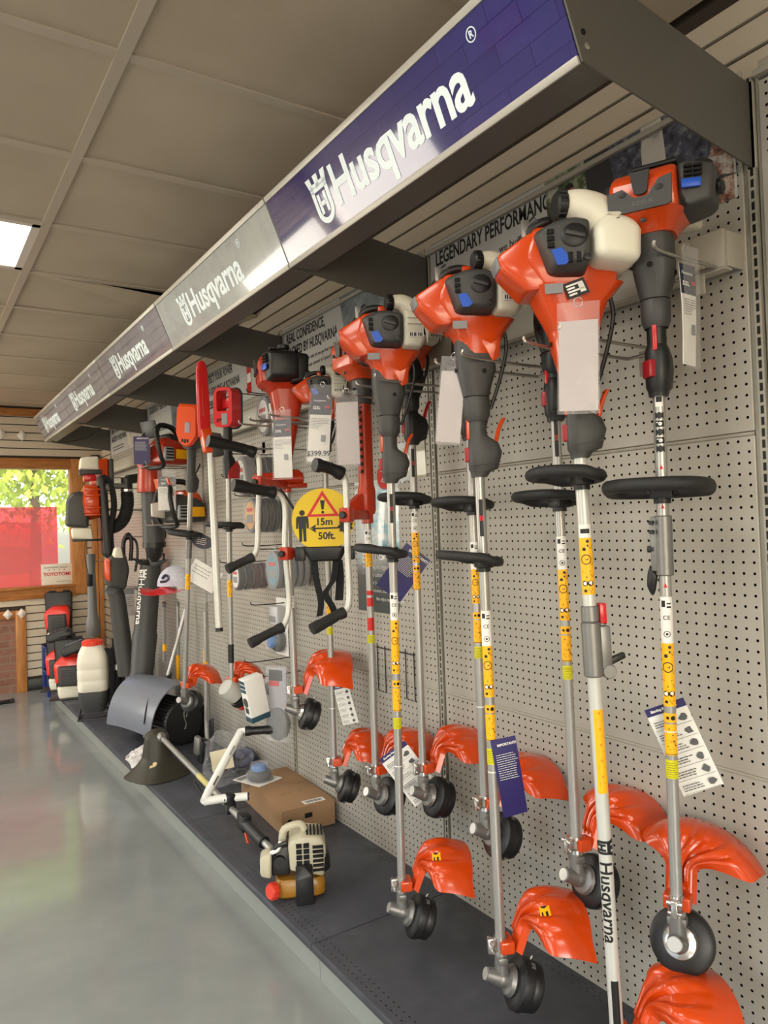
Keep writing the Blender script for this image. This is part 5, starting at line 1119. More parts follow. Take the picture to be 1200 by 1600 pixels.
m = MB(); m.prism(circ(.0105, 18, -.077, .028), .001); m.prism([(-.095, .016), (-.059, .016), (-.054, .008), (-.053, -.03), (-.061, -.03), (-.063, -.002), (-.064, -.078), (-.074, -.078), (-.076, -.03), (-.078, -.03), (-.080, -.078), (-.090, -.078), (-.091, -.002), (-.093, -.03), (-.101, -.03), (-.100, .008)], .001); m.done('standing_figure', INK, d_, 0)
m = MB(); m.box((-.040, -.034, 0), (.06, -.028, .001)); m.prism([(-.052, -.031), (-.026, -.015), (-.030, -.028)], .001); m.prism([(-.052, -.031), (-.030, -.034), (-.026, -.047)], .001); m.done('arrow', INK, d_, 0)
m = MB(); m.prism([((.030 if i % 2 else .022)*math.cos(math.pi*i/9)+.082, (.030 if i % 2 else .022)*math.sin(math.pi*i/9)-.026) for i in range(18)], .001); m.done('blade_symbol', INK, d_, 0)
m = MB(); m.text('15m', .036, MX.Translation((.004, -.008, 0)), .001, .001, 'CENTER', 1); m.done('upper_lettering', INK, d_, 0); m = MB(); m.text('50ft.', .036, MX.Translation((.012, -.060, 0)), .001, .001, 'CENTER', 1); m.done('lower_lettering', INK, d_, 0)
m = MB(); m.hull([(-.085, -.10, -.03), (.085, -.10, -.03), (-.075, -.10, .006), (.075, -.10, .006), (-.06, -.155, -.03), (.06, -.155, -.03), (-.05, -.15, .002), (.05, -.15, .002)], .006); m.box((-.115, -.15, -.045), (-.075, -.10, -.02), .006); m.box((.075, -.15, -.045), (.11, -.10, -.02), .006); m.box((-.06, -.12, -.05), (.06, .09, -.01), .01); m.done('harness_plate', BLACK, S)
for nm, pts in (('left_strap', [(-.04, -.15, -.02), (-.035, -.22, -.02), (-.02, -.30, -.015), (-.028, -.355, -.02)]), ('right_strap', [(.04, -.15, -.02), (.03, -.22, -.01), (.0, -.27, -.005), (.02, -.32, -.02), (.03, -.35, -.03)])):
    m = MB(); m.ribbon(pts, .024, .004, (1, .2, 0), 5); m.done('shoulder_strap', WEB, S)
m = MB(); m.ribbon([(.05, -.15, -.02), (.052, -.22, -.03), (.045, -.30, -.03)], .03, .004, (1, .0, 0), 5); m.done('shoulder_strap', WEB, S)
m = MB(); m.hull([(-.05, -.40, -.03), (.04, -.34, -.03), (.05, -.37, -.03), (-.04, -.42, -.03), (-.05, -.40, .0), (.04, -.34, .0), (.05, -.37, .0), (-.04, -.42, .0)], .008); m.done('hip_pad', WEB, S)
m = MB(); m.tube([(-.09, .0, -.02), (-.12, .06, -.02), (-.16, .12, -.03)], .005, 8, sm=4); m.done('cord', BLACK, S)
# ================================================================== ACCESSORIES ON PEG HOOKS
def peg(label, y, z, L, n_=1):
    o = thing('peg_hook', label, 'hook', (-.006, y, z), group='black wire peg hooks on the pegboard')
    m = MB(); m.tube([(0, 0, .02), (-.004, 0, .02), (-.006, 0, 0), (-L*.9, 0, .0), (-L, 0, .018)], .0026, 8, sm=3); m.done('rod', BLACK, o); MB().box((-.004, -.018, -.012), (.001, .018, .03), .001).done('back_clip', BLACK, o); return o
def spool_pack(label, x, y, z, r, th, disc_c, label_c, group, oval=1.25):
    """line spool in a clear clam shell, face towards the aisle"""
    o = thing('line_spool', label, 'line spool', face((x, y, z), (0, -1, 0), (0, 0, 1)).translation, group=group); F_ = face((0, 0, 0), (0, -1, 0), (0, 0, 1))
    E_ = F_ @ MX.Diagonal((1, oval, 1, 1)); m = MB(); m.lathe([(r*.9, -th/2), (r, -th*.4), (r, th*.4), (r*.9, th/2)], E_, 28); m.done('spool', disc_c, o)
    m = MB(); m.lathe([(r*.8, th/2), (r*.8, th/2+.001)], E_, 28); l_ = m.done('round_label', label_c, o)
    m = MB(); m.box((-r*.5, r*.25, th/2+.001), (r*.45, r*.5, th/2+.002), 0, F_); m.done('label_mark', REDINK, l_, 0)
    m = MB(); m.box((-r*.5, -r*.5, th/2+.001), (r*.5, r*.05, th/2+.002), 0, F_); m.done('label_print', GREYPR, l_, 0)
    m = MB(); m.lathe([(r*1.08, -th*.5), (r*1.1, 0), (r*1.02, th/2+.004)], E_, 24); m.box((-r*.25, r*oval*.95, -.001), (r*.25, r*oval*1.25, .001), .0, F_); m.done('clam_shell', CLEAR, o); return o
SPG = mat('spool_grey', (120, 120, 122), .4); SPD = mat('spool_black', (34, 34, 36), .4); SPM = mat('spool_maroon', (70, 34, 36), .4); ORL = mat('label_orange_blue', (214, 156, 92), .4, var=.4, scale=14); TEAL = mat('label_teal', (90, 140, 158), .4, var=.3, scale=20)
rows = [(3.29, 1.985, .075, .03, 3, (SPG, SPD, SPD), PAPER, 'big grey line spool on the top peg', 1.3), (3.45, 1.705, .08, .05, 3, (SPG, SPD, SPD), PAPER, 'large dark line roll on the second peg', 1.25), (3.44, 1.51, .075, .024, 4, (SPG, SPD, SPD, SPD), ORL, 'line spool with pale orange label on the middle peg', 1.15),
        (3.58, 1.20, .056, .032, 4, (SPD, SPD, SPM, SPM), PAPER, 'small black line spool on the lower left peg', 1.2), (3.14, 1.25, .07, .022, 5, (SPG,)*5, TEAL, 'line spool with blue-orange label on the lower right peg', 1.25)]
od = ['frontmost of its row', 'second of its row', 'third of its row', 'fourth of its row', 'last of its row']
for y, z, r, th, n_, cs, lc, lab, ov in rows:
    peg('peg hook carrying the '+lab.split(',')[0].split(' on the ')[0]+'s on the '+lab.split(',')[0].split(' on the ')[1], y, z+r*ov*1.12, .05+n_*(th+.012)+.05)
    for i in range(n_): spool_pack(lab+', '+od[i if i < n_-1 else 4], -.04-(n_-1-i)*(th+.012)-th/2, y, z, r, th, cs[i], lc, 'line spools on the pegboard', ov)
for lab, y, z, L in (('bare black peg hook above the grey line spools', 3.36, 2.10, .24), ('bare black peg hook just below the lower spool row', 3.34, 1.075, .22), ('bare black peg hook under the orange-labelled spools', 3.42, 1.36, .22), ('bare black peg hook below the small trimmer engine', 2.95, 1.93, .22), ('bare black peg hook above the hanging teal box', 3.36, .80, .25), ('bare black peg hook right of the hanging teal box', 3.26, .745, .25), ('bare black peg hook beside the red battery handle', 3.72, 1.72, .2)): peg(lab, y, z, L)
def bump_head(label, loc, F_, r=.052, knob=BLUE, card=True):
    o = thing('bump_head', label, 'trimmer head', loc); m = MB(); m.lathe([(r*.9, .002), (r, .01), (r, .03), (r*.86, .042), (r*.7, .046)], F_, 26); m.done('spool_case', BLACK, o)
    m = MB(); m.lathe([(r*.62, .044), (r*.62, .062), (r*.5, .070), (.004, .072)], F_, 24); m.done('tap_knob', knob, o)
    if card:
        m = MB(); m.box((-r*1.3, -r*1.35, -.002), (r*1.3, r*1.9, 0), 0, F_); c_ = m.done('backing_card', PAPER, o, 0)
        m = MB(); m.box((-r*1.1, r*1.1, 0), (r*1.0, r*1.7, .001), 0, F_); m.done('card_print', GREYPR, c_, 0)
    m = MB(); m.lathe([(r*1.15, .0), (r*1.12, .036), (r*.8, .05), (r*.72, .078), (.004, .080)], F_, 20); m.done('clear_blister', CLEAR, o); return o
BH = mat('blue_knob', (56, 112, 176), .4)
bump_head('blue-knobbed trimmer head in a blister hanging below the black handlebar grip', (-.05, 3.38, .885), face((0, 0, 0), (0, -1, 0), (0, 0, 1)), .055, BH)
o = thing('battery_pack', 'pale packaged battery in a blister above the blue-knobbed head', 'battery', (-.05, 3.37, 1.01)); F_ = face((0, 0, 0), (0, -1, 0), (0, 0, 1))
MB().box((-.05, -.045, 0), (.05, .05, .05), .01, F_).done('case', mat('pale_grey_plastic', (188, 188, 190), .4), o); MB().box((-.04, -.03, .05), (.03, .0, .0515), .001, F_).done('label', GREYPR, o); MB().box((-.065, -.06, -.003), (.065, .085, -.001), 0, F_).done('backing_card', PAPER, o, 0)
o = thing('hanging_box', 'white carton with dark teal bands hanging tilted from a peg', 'box', M=MX.Translation((-.25, 3.23, .56)) @ Euler((R_(2), R_(-11), R_(4))).to_matrix().to_4x4() @ MX.Scale(.86, 4))
MB().box((-.055, -.035, 0), (.055, .035, .24), .002).done('carton', PAPER, o); TB = mat('teal_print', (38, 70, 84), .45)
MB().box((-.056, -.036, .0), (.056, .036, .03), .002).done('lower_band', TB, o)
for i in range(3): MB().box((-.0565, -.028, .165+i*.024), (-.054, .03, .183+i*.024)).done('upper_band', TB, o, 0)
m = MB(); m.lathe([(.026, 0), (.026, .0015)], frame((-.055, 0, .11), (-1, 0, 0)), 20); m.done('product_picture', DGREY, o); MB().box((-.0565, -.018, .05), (-.054, .018, .08)).done('product_strip', DGREY, o, 0)
o = thing('blister_pack', 'long clear blister pack with red-headed card and round tin, beside the grey trimmer gearbox', 'blister pack', M=face((-.17, 3.19, .62), (.5, -.87, 0), (0, 0, 1)))
MB().box((-.05, -.03, -.004), (.05, .17, -.001), .0).done('backing_card', mat('card_lilac_grey', (166, 162, 170), .5), o); MB().box((-.045, .11, 0), (.03, .16, .001)).done('card_header', BLACK, o, 0); MB().box((-.045, .085, 0), (.01, .108, .001)).done('card_flash', REDINK, o, 0)
m = MB(); m.lathe([(.055, -.02), (.06, -.01), (.06, .012), (.05, .022)], MX.Translation((0, -.09, 0)) @ MX.Diagonal((1, 1.25, 1, 1)), 26); m.done('round_tin', DGREY2, o); m = MB(); m.hull([(-.062, -.175, -.006), (.062, -.175, -.006), (-.062, .18, -.006), (.062, .18, -.006), (-.056, -.165, .03), (.056, -.165, .03), (-.056, .17, .012), (.056, .17, .012)], .006); m.done('clear_blister', CLEAR, o)
o = thing('parts_bag', 'small clear bag of brown and grey fittings hanging between the box and the brushcutter shaft', 'bag of parts', (-.14, 3.28, .69)); m = MB(); m.hull([(-.05, -.06, -.05), (-.05, .06, -.05), (.03, -.05, -.06), (.03, .05, -.06), (-.03, -.05, .05), (-.03, .05, .05), (.02, -.05, .05), (.02, .05, .05)], .012); m.done('clear_bag', CLEAR, o)
m = MB(); m.lathe([(.012, -.04), (.03, -.02), (.03, .02), (.012, .04)], frame((-.03, -.02, -.01), (0, 1, .2)), 16); m.done('black_fitting', DGREY, o); m = MB(); m.hull([(-.02, .0, -.03), (-.02, .05, -.03), (.02, .0, -.03), (.02, .05, -.03), (0, .02, .02)], .006); m.done('brown_fitting', mat('tan_plastic', (150, 118, 90), .5), o)
# wire rack hooks and big poster
o = thing('wire_holder', 'black wire literature holder on the board below the big poster', 'wire rack', (-.006, 2.42, .90))
for y in (-.10, .10): MB().tube([(-.01, y-.028, .055), (-.01, y-.028, -.13), (-.01, y+.028, -.13), (-.01, y+.028, .06)], .0022, 6).done('wire_loop', BLACK, o)
MB().tube([(-.014, -.13, .045), (-.014, .13, .045)], .0022, 6).done('cross_wire', BLACK, o)
o = thing('wall_poster', 'large blurred advertising poster reading game-changer on the pegboard behind the middle trimmers', 'poster', (-.008, 2.69, 1.085)); F_ = WALLF(0, 0); W_, H_ = .515, .665
n = NT('advert_print', .3); mpn = n.t.nodes.new('ShaderNodeMapping'); mpn.inputs['Scale'].default_value = (2.2, 3.2, 1); n.link(n.tc.outputs['Object'], mpn.inputs[0])
g1 = n.ramp(n.noise(1.6, 5, .6, mpn.outputs[0]), [(.30, lin((92, 100, 104))), (.42, lin((130, 190, 210))), (.5, lin((222, 228, 230))), (.6, lin((190, 196, 196))), (.68, lin((216, 120, 60)))])
dk = n.ramp(n.math('DIVIDE', n.sep.outputs[1], H_), [(.22, (0, 0, 0, 1)), (.42, (1, 1, 1, 1))]); gn = n.ramp(n.math('DIVIDE', n.sep.outputs[0], W_), [(.72, (0, 0, 0, 1)), (.9, (1, 1, 1, 1))])
n.col(n.mix(dk, lin((66, 74, 76)), n.mix(gn, g1, lin((150, 148, 120))))); n.p.inputs['Coat Weight'].default_value = .6
p = MB().surf(lambda u, v: (W_*u, H_*v, .004+.006*math.sin(5*u)*math.sin(4*v)), 12, 12, .0008).done('sheet', n.m, o); p.matrix_local = F_
m = MB(); m.text('game-changer', .085, F_ @ MX.Translation((W_*.48, .245, .012)), .0004, .0012, 'CENTER', .8); m.done('headline', PAPER, o, 0)
m = MB()
for i, t_ in enumerate(('Introducing the biggest commitment to hassle-', 'free cutting. Professionals on grass.', 'Our 2-year commercial warranty covers', 'trimmers, including commercial use', 'that only a real machine gives')): m.text(t_, .024 if i < 2 else .02, F_ @ MX.Translation((W_*.5, .185-.032*i, .012)), .0003, 0, 'CENTER', .86)
m.done('small_lettering', PAPER, o, 0)
m = MB(); m.prism(circ(.05, 24), .0006, F_ @ MX.Translation((W_*.47, .545, .012))); k_ = m.done('red_emblem', REDINK, o); m = MB(); m.tube([F_ @ V((W_*.47+x, .545+y, .0128)) for x, y in ((-.018, .022), (.018, .022), (-.016, -.02), (.02, -.022))], .003, 6); m.done('emblem_stroke', PAPER, k_)
# ================================================================== THINGS ON THE BASE DECK
# cardboard box
o = thing('cardboard_box', 'brown cardboard carton lying flat on the deck behind the old trimmer engine', 'box', (-.145, 3.19, .1255), R_(-4))
bw, bl, bh = .125, .275, .105
MB().box((-bw, -bl, 0), (bw, bl, bh), .003).done('carton', CARD, o)
MB().box((-bw-.0008, -bl-.001, bh-.002), (bw+.0008, bl+.001, bh+.0012), .001).done('lid', CARD, o)
m = MB(); m.box((-.02, -bl-.0016, .055), (.015, -bl-.0004, .075)); m.done('hand_hole', DARKSLOT, o, 0)
m = MB(); m.lathe([(.011, 0), (.011, .0008)], frame((-bw+.035, -bl-.0006, .055), (0, -1, 0)), 16); m.done('round_hole', DARKSLOT, o, 0)
q = MB().box((-.01, -bl+.02, bh+.0012), (.09, -bl+.062, bh+.002)).done('shipping_label', PAPER, o, 0); m = MB()
for i in range(14): m.box((.003+i*.0056, -bl+.03, bh+.002), (.005+i*.0056+(i % 3)*.0008, -bl+.052, bh+.0026))
m.done('barcode', INK, q, 0)
m = MB(); rr = random.Random(8)
for i in range(5):
    x = -.05+i*.022; m.tube([(x+rr.uniform(-.008, .008), -.08+rr.uniform(-.02, .02), bh+.0016) for _ in range(4)], .0007, 4, sm=3)
m.done('pen_scrawl', mat('pen_brown', (110, 84, 60), .6), o, 0)
bump_head('blue-topped trimmer head in clear packing lying on the cardboard box', (-.20, 3.36, .2345), MX.Rotation(R_(20), 4, 'Z'), .058, BH)
def crumple(name, label, loc, pts, seed, mt, cat='plastic bag', amp=.012):
    o = thing(name, label, cat, loc); t = bmesh.new()
    for p in pts: t.verts.new(p)
    bmesh.ops.convex_hull(t, input=t.verts[:]); bmesh.ops.delete(t, geom=[v for v in t.verts if not v.link_faces], context='VERTS')
    for _ in range(3): bmesh.ops.subdivide_edges(t, edges=t.edges[:], cuts=1, use_grid_fill=True); bmesh.ops.triangulate(t, faces=t.faces[:])
    rr = random.Random(seed)
    for v in t.verts: v.co += V((rr.uniform(-amp, amp), rr.uniform(-amp, amp), rr.uniform(-amp, amp)*.8)); v.co.z = max(v.co.z, .001)
    m = MB(); m._merge(t); m.done('film', mt, o, 25); return o
B = crumple('plastic_bag', 'clear plastic bag of black parts with a buff barcode label, behind the white handlebar', (-.19, 3.80, .126), [(-.12, -.12, 0), (.1, -.14, 0), (.12, .1, 0), (-.1, .12, 0), (-.13, -.05, .10), (.10, -.08, .13), (-.02, .08, .24), (-.10, .05, .20), (.03, .0, .22)], 2, CLEARV)
MB().box((-.055, -.0015, -.05), (.055, .0015, .05)).done('barcode_label', mat('buff_label', (216, 204, 172), .5), B, 0).matrix_local = MX.Translation((-.075, -.112, .135)) @ Euler((R_(-12), R_(-8), R_(-20))).to_matrix().to_4x4()
lb = B.children[-1]; m = MB()
for i in range(11): m.box((-.03+i*.006, -.0028, -.03), (-.0275+i*.006, -.0016, .005))
b_ = m.done('barcode', INK, lb, 0)
m = MB(); rr = random.Random(3)
for i in range(9):
    c_ = V((rr.uniform(-.05, .07), rr.uniform(-.06, .06), rr.uniform(.03, .1))); m.tube([c_, c_+V((rr.uniform(-.05, .05), rr.uniform(-.05, .05), rr.uniform(-.02, .02))), c_+V((rr.uniform(-.05, .05), rr.uniform(-.05, .05), rr.uniform(-.02, .03)))], .009, 8, sm=4)
k_ = m.done('black_parts', BLACK, B); MB().sph((.10, .02, .07), (.07, .08, .065)).done('navy_cup', mat('navy_plastic', (46, 52, 84), .4), B)
CRB = mat('crumpled_white_film', (226, 222, 218), .25, alpha=.75, bump=1.0, bscale=45)
crumple('plastic_bag', 'flat crumpled white plastic bag lying beside the old trimmer guard', (-.485, 4.42, .126), [(-.09, -.14, 0), (.08, -.20, 0), (.14, .0, 0), (.08, .18, 0), (-.06, .13, 0), (0, -.08, .07), (.06, .03, .08), (.02, .1, .05)], 6, CRB, amp=.010)
# old used trimmer lying along the deck
OT = thing('old_string_trimmer', 'used cream-engined trimmer with white bike handle lying along the deck', 'string trimmer', (-.455, 2.455, .1255), R_(-26))
IR = OT.matrix_basis.inverted() if False else (MX.Translation((-.455, 2.455, .1255)) @ MX.Rotation(R_(-26), 4, 'Z')).inverted()
W = lambda x, y, z: IR @ V((x, y, z))
AMB = mat('amber_fuel_tank', (150, 104, 26), .3, var=.15, scale=20); KHAKI = mat('khaki_black_plastic', (46, 42, 30), .5, var=.2, scale=10)
m = MB(); m.hull([(-.02, -.055, .10), (-.02, .09, .10), (.10, -.055, .07), (.10, .09, .07), (.112, -.045, .16), (.112, .08, .16), (-.025, -.05, .19), (-.02, .08, .20), (.095, -.045, .205), (.095, .08, .21), (.02, -.05, .215), (.02, .08, .22)], .010)
m.tube([(-.045, .01, .185), (-.035, .01, .225), (.02, .01, .238), (.035, .01, .215)], .014, 10, sm=4); sh = m.done('engine_shroud', CREAM, OT)
m = MB()
for i in range(6): m.box((.062, -.062, .095+i*.016), (.100, -.05, .102+i*.016))
for i in range(5):
    for j in range(2): m.box((.004+j*.026, -.062, .10+i*.02), (.024+j*.026, -.048, .113+i*.02))
for i in range(5): m.box((.03+i*.013, -.03, .214), (.036+i*.013, .05, .222), 0, MX.Rotation(R_(3), 4, 'Y'))
m.done('cooling_slots', DARKSLOT, sh, 0)
m = MB(); m.hull([(-.125, -.05, .085), (-.125, .03, .085), (-.085, -.055, .075), (-.085, .03, .075), (-.125, -.045, .15), (-.125, .03, .15), (-.082, -.05, .165), (-.082, .03, .165)], .012, None, 3); af = m.done('air_filter', CREAM, OT); MB().box((-.13, -.02, .10), (-.12, .005, .128), .003).done('filter_knob', BLACK, af)
m = MB(); m.hull([(-.085, -.04, .08), (-.085, .03, .08), (-.02, -.04, .08), (-.02, .03, .08), (-.08, -.03, .17), (-.08, .03, .17), (-.02, -.03, .18), (-.02, .03, .18)], .008); m.cyl((-.055, -.05, .13), (-.055, -.03, .13), .022, n=16); m.tube([(-.075, -.035, .155), (-.06, -.05, .19), (-.03, -.05, .20)], .008, 8, sm=4); m.done('carburettor', BLACK, OT)
m = MB(); m.tube([(-.085, -.04, .165), (-.06, -.052, .178), (-.05, -.045, .205)], .007, 8, sm=4); m.done('choke_lever', PAPER, OT)
m = MB(); m.loft([ring(.003, .15, .10, .02, .015), ring(.014, .175, .125, .03, .015), ring(.05, .18, .13, .03, .015), ring(.07, .16, .11, .03, .015)]); m.done('fuel_tank', AMB, OT)
m = MB(); cap_ribbed(m, frame((-.07, -.055, .04), (-.75, -.6, .1)), .027, .03, 12); m.done('fuel_cap', mat('red_cap', (206, 60, 38), .35), OT)
m = MB(); m.hull([(.0, -.105, 0), (.062, -.10, 0), (-.002, -.05, 0), (.062, -.05, 0), (.0, -.105, .09), (.06, -.10, .10), (.03, -.09, .13), (.0, -.05, .12), (.06, -.05, .12)], .004, None, 2); m.done('starter_guard', BLACK, OT)
m = MB(); m.hull([(.10, -.05, .08), (.10, .06, .08), (.125, -.035, .09), (.125, .05, .09), (.10, -.05, .15), (.10, .06, .15), (.122, -.035, .14), (.122, .05, .14)], .006); m.done('muffler_cover', BLACK, OT)
s0, s1 = W(-.468, 4.07, .335), W(-.468, 2.60, .215)
MB().cyl(s0, s1, .0135, n=20).done('shaft', ALU, OT)
d_ = (s1-s0).normalized()
g0 = s1-d_*.30; F_ = frame(g0, d_, (0, 0, 1))
m = MB(); m.cyl(g0, g0+d_*.20, .024, n=20, bev=.003); m.box((-.032, -.022, -.035), (.036, .022, .03), .008, F_); gr = m.done('throttle_grip', BLACK, OT); m = MB(); m.hull([F_ @ V(p) for p in ((-.03, -.006, .0), (-.03, .006, .0), (-.032, -.006, .02), (-.032, .006, .02), (-.075, -.005, .03), (-.075, .005, .03), (-.075, -.005, .042), (-.07, .005, .042))], .002); m.done('throttle_trigger', ORANGE, gr)
c0 = s1-d_*.46; F2 = frame(c0, d_, (0, 0, 1))
m = MB(); m.box((-.022, -.022, -.022), (.022, .022, .022), .005, F2); m.box((.02, -.018, -.024), (.062, .018, .024), .006, F2); m.cyl(F2 @ V((.04, -.028, 0)), F2 @ V((.04, .028, 0)), .008, n=8); m.done('handlebar_clamp', BLACK, OT)
# bike handle: short white cross tube, arm rising to a black grip
hc = F2 @ V((.042, 0, 0)); rt = V((1, 0, 0)); aw = V((0, 1, 0)); up_ = V((0, 0, 1))
wh = [hc+rt*.075, hc-rt*.03, hc-rt*.105-aw*.02+up_*.0, hc-rt*.105+aw*.01+up_*.005, hc-rt*.02+aw*.16+up_*.13, hc+rt*.035+aw*.26+up_*.21]
WHT = mat('white_powder_coat', (226, 226, 220), .3)
h_ = MB().tube([wh[0], wh[1], wh[2]], .0175, 14).done('cross_tube', WHT, OT); MB().cyl(wh[0], wh[0]+rt*.006, .0165, n=14).done('end_cap', BLACK, h_)
h2 = MB().tube([wh[2], wh[3].lerp(wh[4], .15), wh[4], wh[5], wh[5]+rt*.03], .0185, 14).done('handle_arm', WHT, OT)
rubber_grip([wh[5]+rt*.02, wh[5]+rt*.08, wh[5]+rt*.15], .0195, h2, 'hand_grip', BLACK)
m = MB(); a_ = wh[3].lerp(wh[4], .30); b2 = wh[3].lerp(wh[4], .52); m.tube([a_+V((.003, -.011, 0)), b2+V((.003, -.011, 0))], .0095, 10); m.done('arm_sticker', INK, h2)
m = MB(); a_ = wh[4].lerp(wh[5], .05); b2 = wh[4].lerp(wh[5], .42); m.tube([a_+V((.003, -.011, 0)), b2+V((.003, -.011, 0))], .0095, 10); m.done('arm_sticker', INK, h2)
m = MB(); m.cyl(wh[3]+V((-.01, .02, .0)), wh[3]+V((-.05, .06, .05)), .006, n=8); m.done('clamp_screw', BLACK, OT)
# bell-shaped guard standing on its skirt
gc = W(-.485, 4.09, .1255); m = MB()
def bell(u, v):
    a = 2*math.pi*v; H = .245
    if u < .3: q = u/.3*math.pi/2; r = .062*math.sin(q); z = H-.05*(1-math.cos(q))
    elif u < .6: q = (u-.3)/.3; r = .062+.012*q; z = H-.05-.09*q
    else: q = (u-.6)/.4; r = .074+.085*q**1.4; z = (H-.14)*(1-q)+.004*q
    sq = 1+.10*math.cos(4*a)*max(0, u-.5)
    fr = 1.22 if math.sin(a) < 0 else .95
    return (gc.x+1.05*r*sq*math.cos(a), gc.y+.82*r*sq*fr*math.sin(a)+.02*(1-u), gc.z+z)
m.surf(bell, 24, 48, .003); gd = m.done('guard', KHAKI, OT)
m = MB(); m.lathe([(.024, -.03), (.026, .03), (.018, .05)], frame(s0+V((0, 0, .0)), d_), 18); m.box((-.02, -.02, -.03), (.02, .02, .0), .005, frame(s0, d_)); m.done('gearbox', CAST, OT)
m = MB()
for dx, dz, w_ in ((-.012, .075, .018), (.004, .09, .02), (-.004, .055, .016), (.010, .065, .012)): m.prism([(dx+w_*.6*math.cos(t*.9), dz+w_*(.6+.3*math.sin(t*3))*math.sin(t*.9)) for t in range(7)], .0015, face(gc+V((0.0, -.118, .0)), (1, 0, .0), (0, .42, 1)))
m.done('torn_label', mat('torn_label_tan', (206, 184, 134), .6), gd, 0)
m = MB(); m.cyl(s0+d_*.62, s0+d_*.80, .0139, n=20); m.done('worn_label', mat('worn_yellow', (196, 184, 120), .5), OT)
# power sweeper attachment
SW = thing('sweeper_attachment', 'grey curved guard of a powered broom with a black brush drum on the deck', 'sweeper attachment', (-.27, 4.80, .1255), R_(14))
SG = mat('blue_grey_plastic', (104, 108, 118), .42, coat=.15)
m = MB(); m.surf(lambda u, v: (-.215*math.cos(R_(5+95*u)), -.27+.54*v, .07+.31*math.sin(R_(5+95*u))+.012*math.sin(math.pi*v)), 18, 8, .006); m.surf(lambda u, v: (.015+.14*u, -.27+.54*v-.25*u*(v-.5), .379-.03*u), 4, 8, .006); gd = m.done('deflector', SG, SW)
for i in range(2): m = MB(); m.tube([(-.09+i*.05, -.06, .372-.012*(1-i)), (-.03+i*.05, .03, .386)], .004, 6); m.done('deflector_rib', BLACK, gd)
m = MB(); m.tube([(-.212, -.20, .17), (-.175, -.17, .26), (-.12, -.12, .33)], .0045, 6, sm=4); m.done('deflector_rib', BLACK, gd); MB().box((-.222, -.268, .09), (-.20, -.20, .12), .003).done('deflector_clip', CAST, gd)
m = MB(); m.cyl((.02, -.27, .14), (.02, .24, .14), .135, n=36, bev=.01)
d2 = m.done('brush_drum', BLACK, SW); m = MB()
for i in range(36): a_ = 2*math.pi*i/36; m.box((-.004, -.265, .128), (.004, .235, .139), 0, MX.Translation((.02, 0, .14)) @ MX.Rotation(a_, 4, 'Y'))
m.done('bristle_rows', WEB, d2, 0)
m = MB(); m.tube([(.03, -.276, .17), (.04, -.276, .20), (.02, -.276, .21), (.018, -.276, .17), (.03, -.276, .13), (.02, -.276, .10)], .004, 8, sm=4); m.done('carry_hook', CAST, SW)
m = MB(); m.cyl((.15, -.22, .11), (.15, .20, .11), .108, n=28, bev=.01); m.done('second_drum', WEB, SW)
MB().cyl((.07, .0, .35), (.10, .02, .40), .026, .018, 14).done('shaft_socket', BLACK, SW)
MB().cyl((.08, .01, .38), (.205, -.06, .86), .0125, n=14).done('shaft', ALU, SW)
m = MB(); m.hull([(.22, -.25, .002), (.42, -.2, .002), (.45, .1, .002), (.25, .2, .002), (.28, -.15, .09), (.38, -.1, .07), (.34, .1, .1)], .02); m.done('rubber_flap', RUBBER, SW)
# white knapsack sprayer
SP_ = thing('knapsack_sprayer', 'white-tanked knapsack sprayer with red-orange lid standing at the deck edge', 'sprayer', (-.485, 5.66, .1255), R_(-20))
m = MB(); m.loft([ring(.05, .15, .11, .04), ring(.10, .185, .15, .05), ring(.16, .20, .17, .05), ring(.20, .20, .17, .05)]); m.done('tank_base', DGREY, SP_)
m = MB(); prof = [(.20, .200, .168), (.205, .206, .176), (.27, .208, .178), (.278, .204, .174), (.286, .208, .178), (.35, .208, .178), (.358, .204, .174), (.366, .208, .178), (.42, .205, .175), (.47, .19, .16), (.505, .16, .14), (.525, .135, .125)]
m.loft([ring(z, w, h, .05) for z, w, h in prof]); tk = m.done('tank', mat('sprayer_white_plastic', (222, 216, 200), .4, var=.03, scale=6), SP_)
m = MB(); cap_ribbed(m, MX.Translation((0, 0, .522)), .072, .04, 22); m.done('lid', mat('lid_red_orange', (224, 62, 36), .35), SP_)
m = MB()
for x in (-.05, .06): m.ribbon([(x+.07, .09, .48), (x+.10, .13, .40), (x+.11, .14, .25), (x+.08, .10, .08)], .035, .01, (1, 0, 0), 6)
m.ribbon([(.10, -.04, .50), (.135, -.07, .42), (.14, -.085, .25), (.135, -.085, .08), (.15, -.13, .01)], .03, .008, (.6, .3, 0), 6)
m.done('shoulder_straps', WEB, SP_)
m = MB(); m.tube([(-.10, -.05, .0), (-.10, .09, .0), (.12, .09, .0), (.12, -.05, .0), (-.10, -.05, .0)], .009, 8); m.tube([(-.10, -.05, .005), (-.09, .0, .07)], .008, 8); m.tube([(.12, -.03, .005), (.09, .0, .07)], .008, 8); m.done('base_frame', BLACK, SP_)
m = MB(); m.tube([(.12, -.02, .49), (.135, -.05, .40), (.13, -.08, .20), (.135, -.09, .04), (.15, -.16, .01), (.16, -.22, .008)], .008, 8, sm=5); m.done('hose', BLACK, SP_)
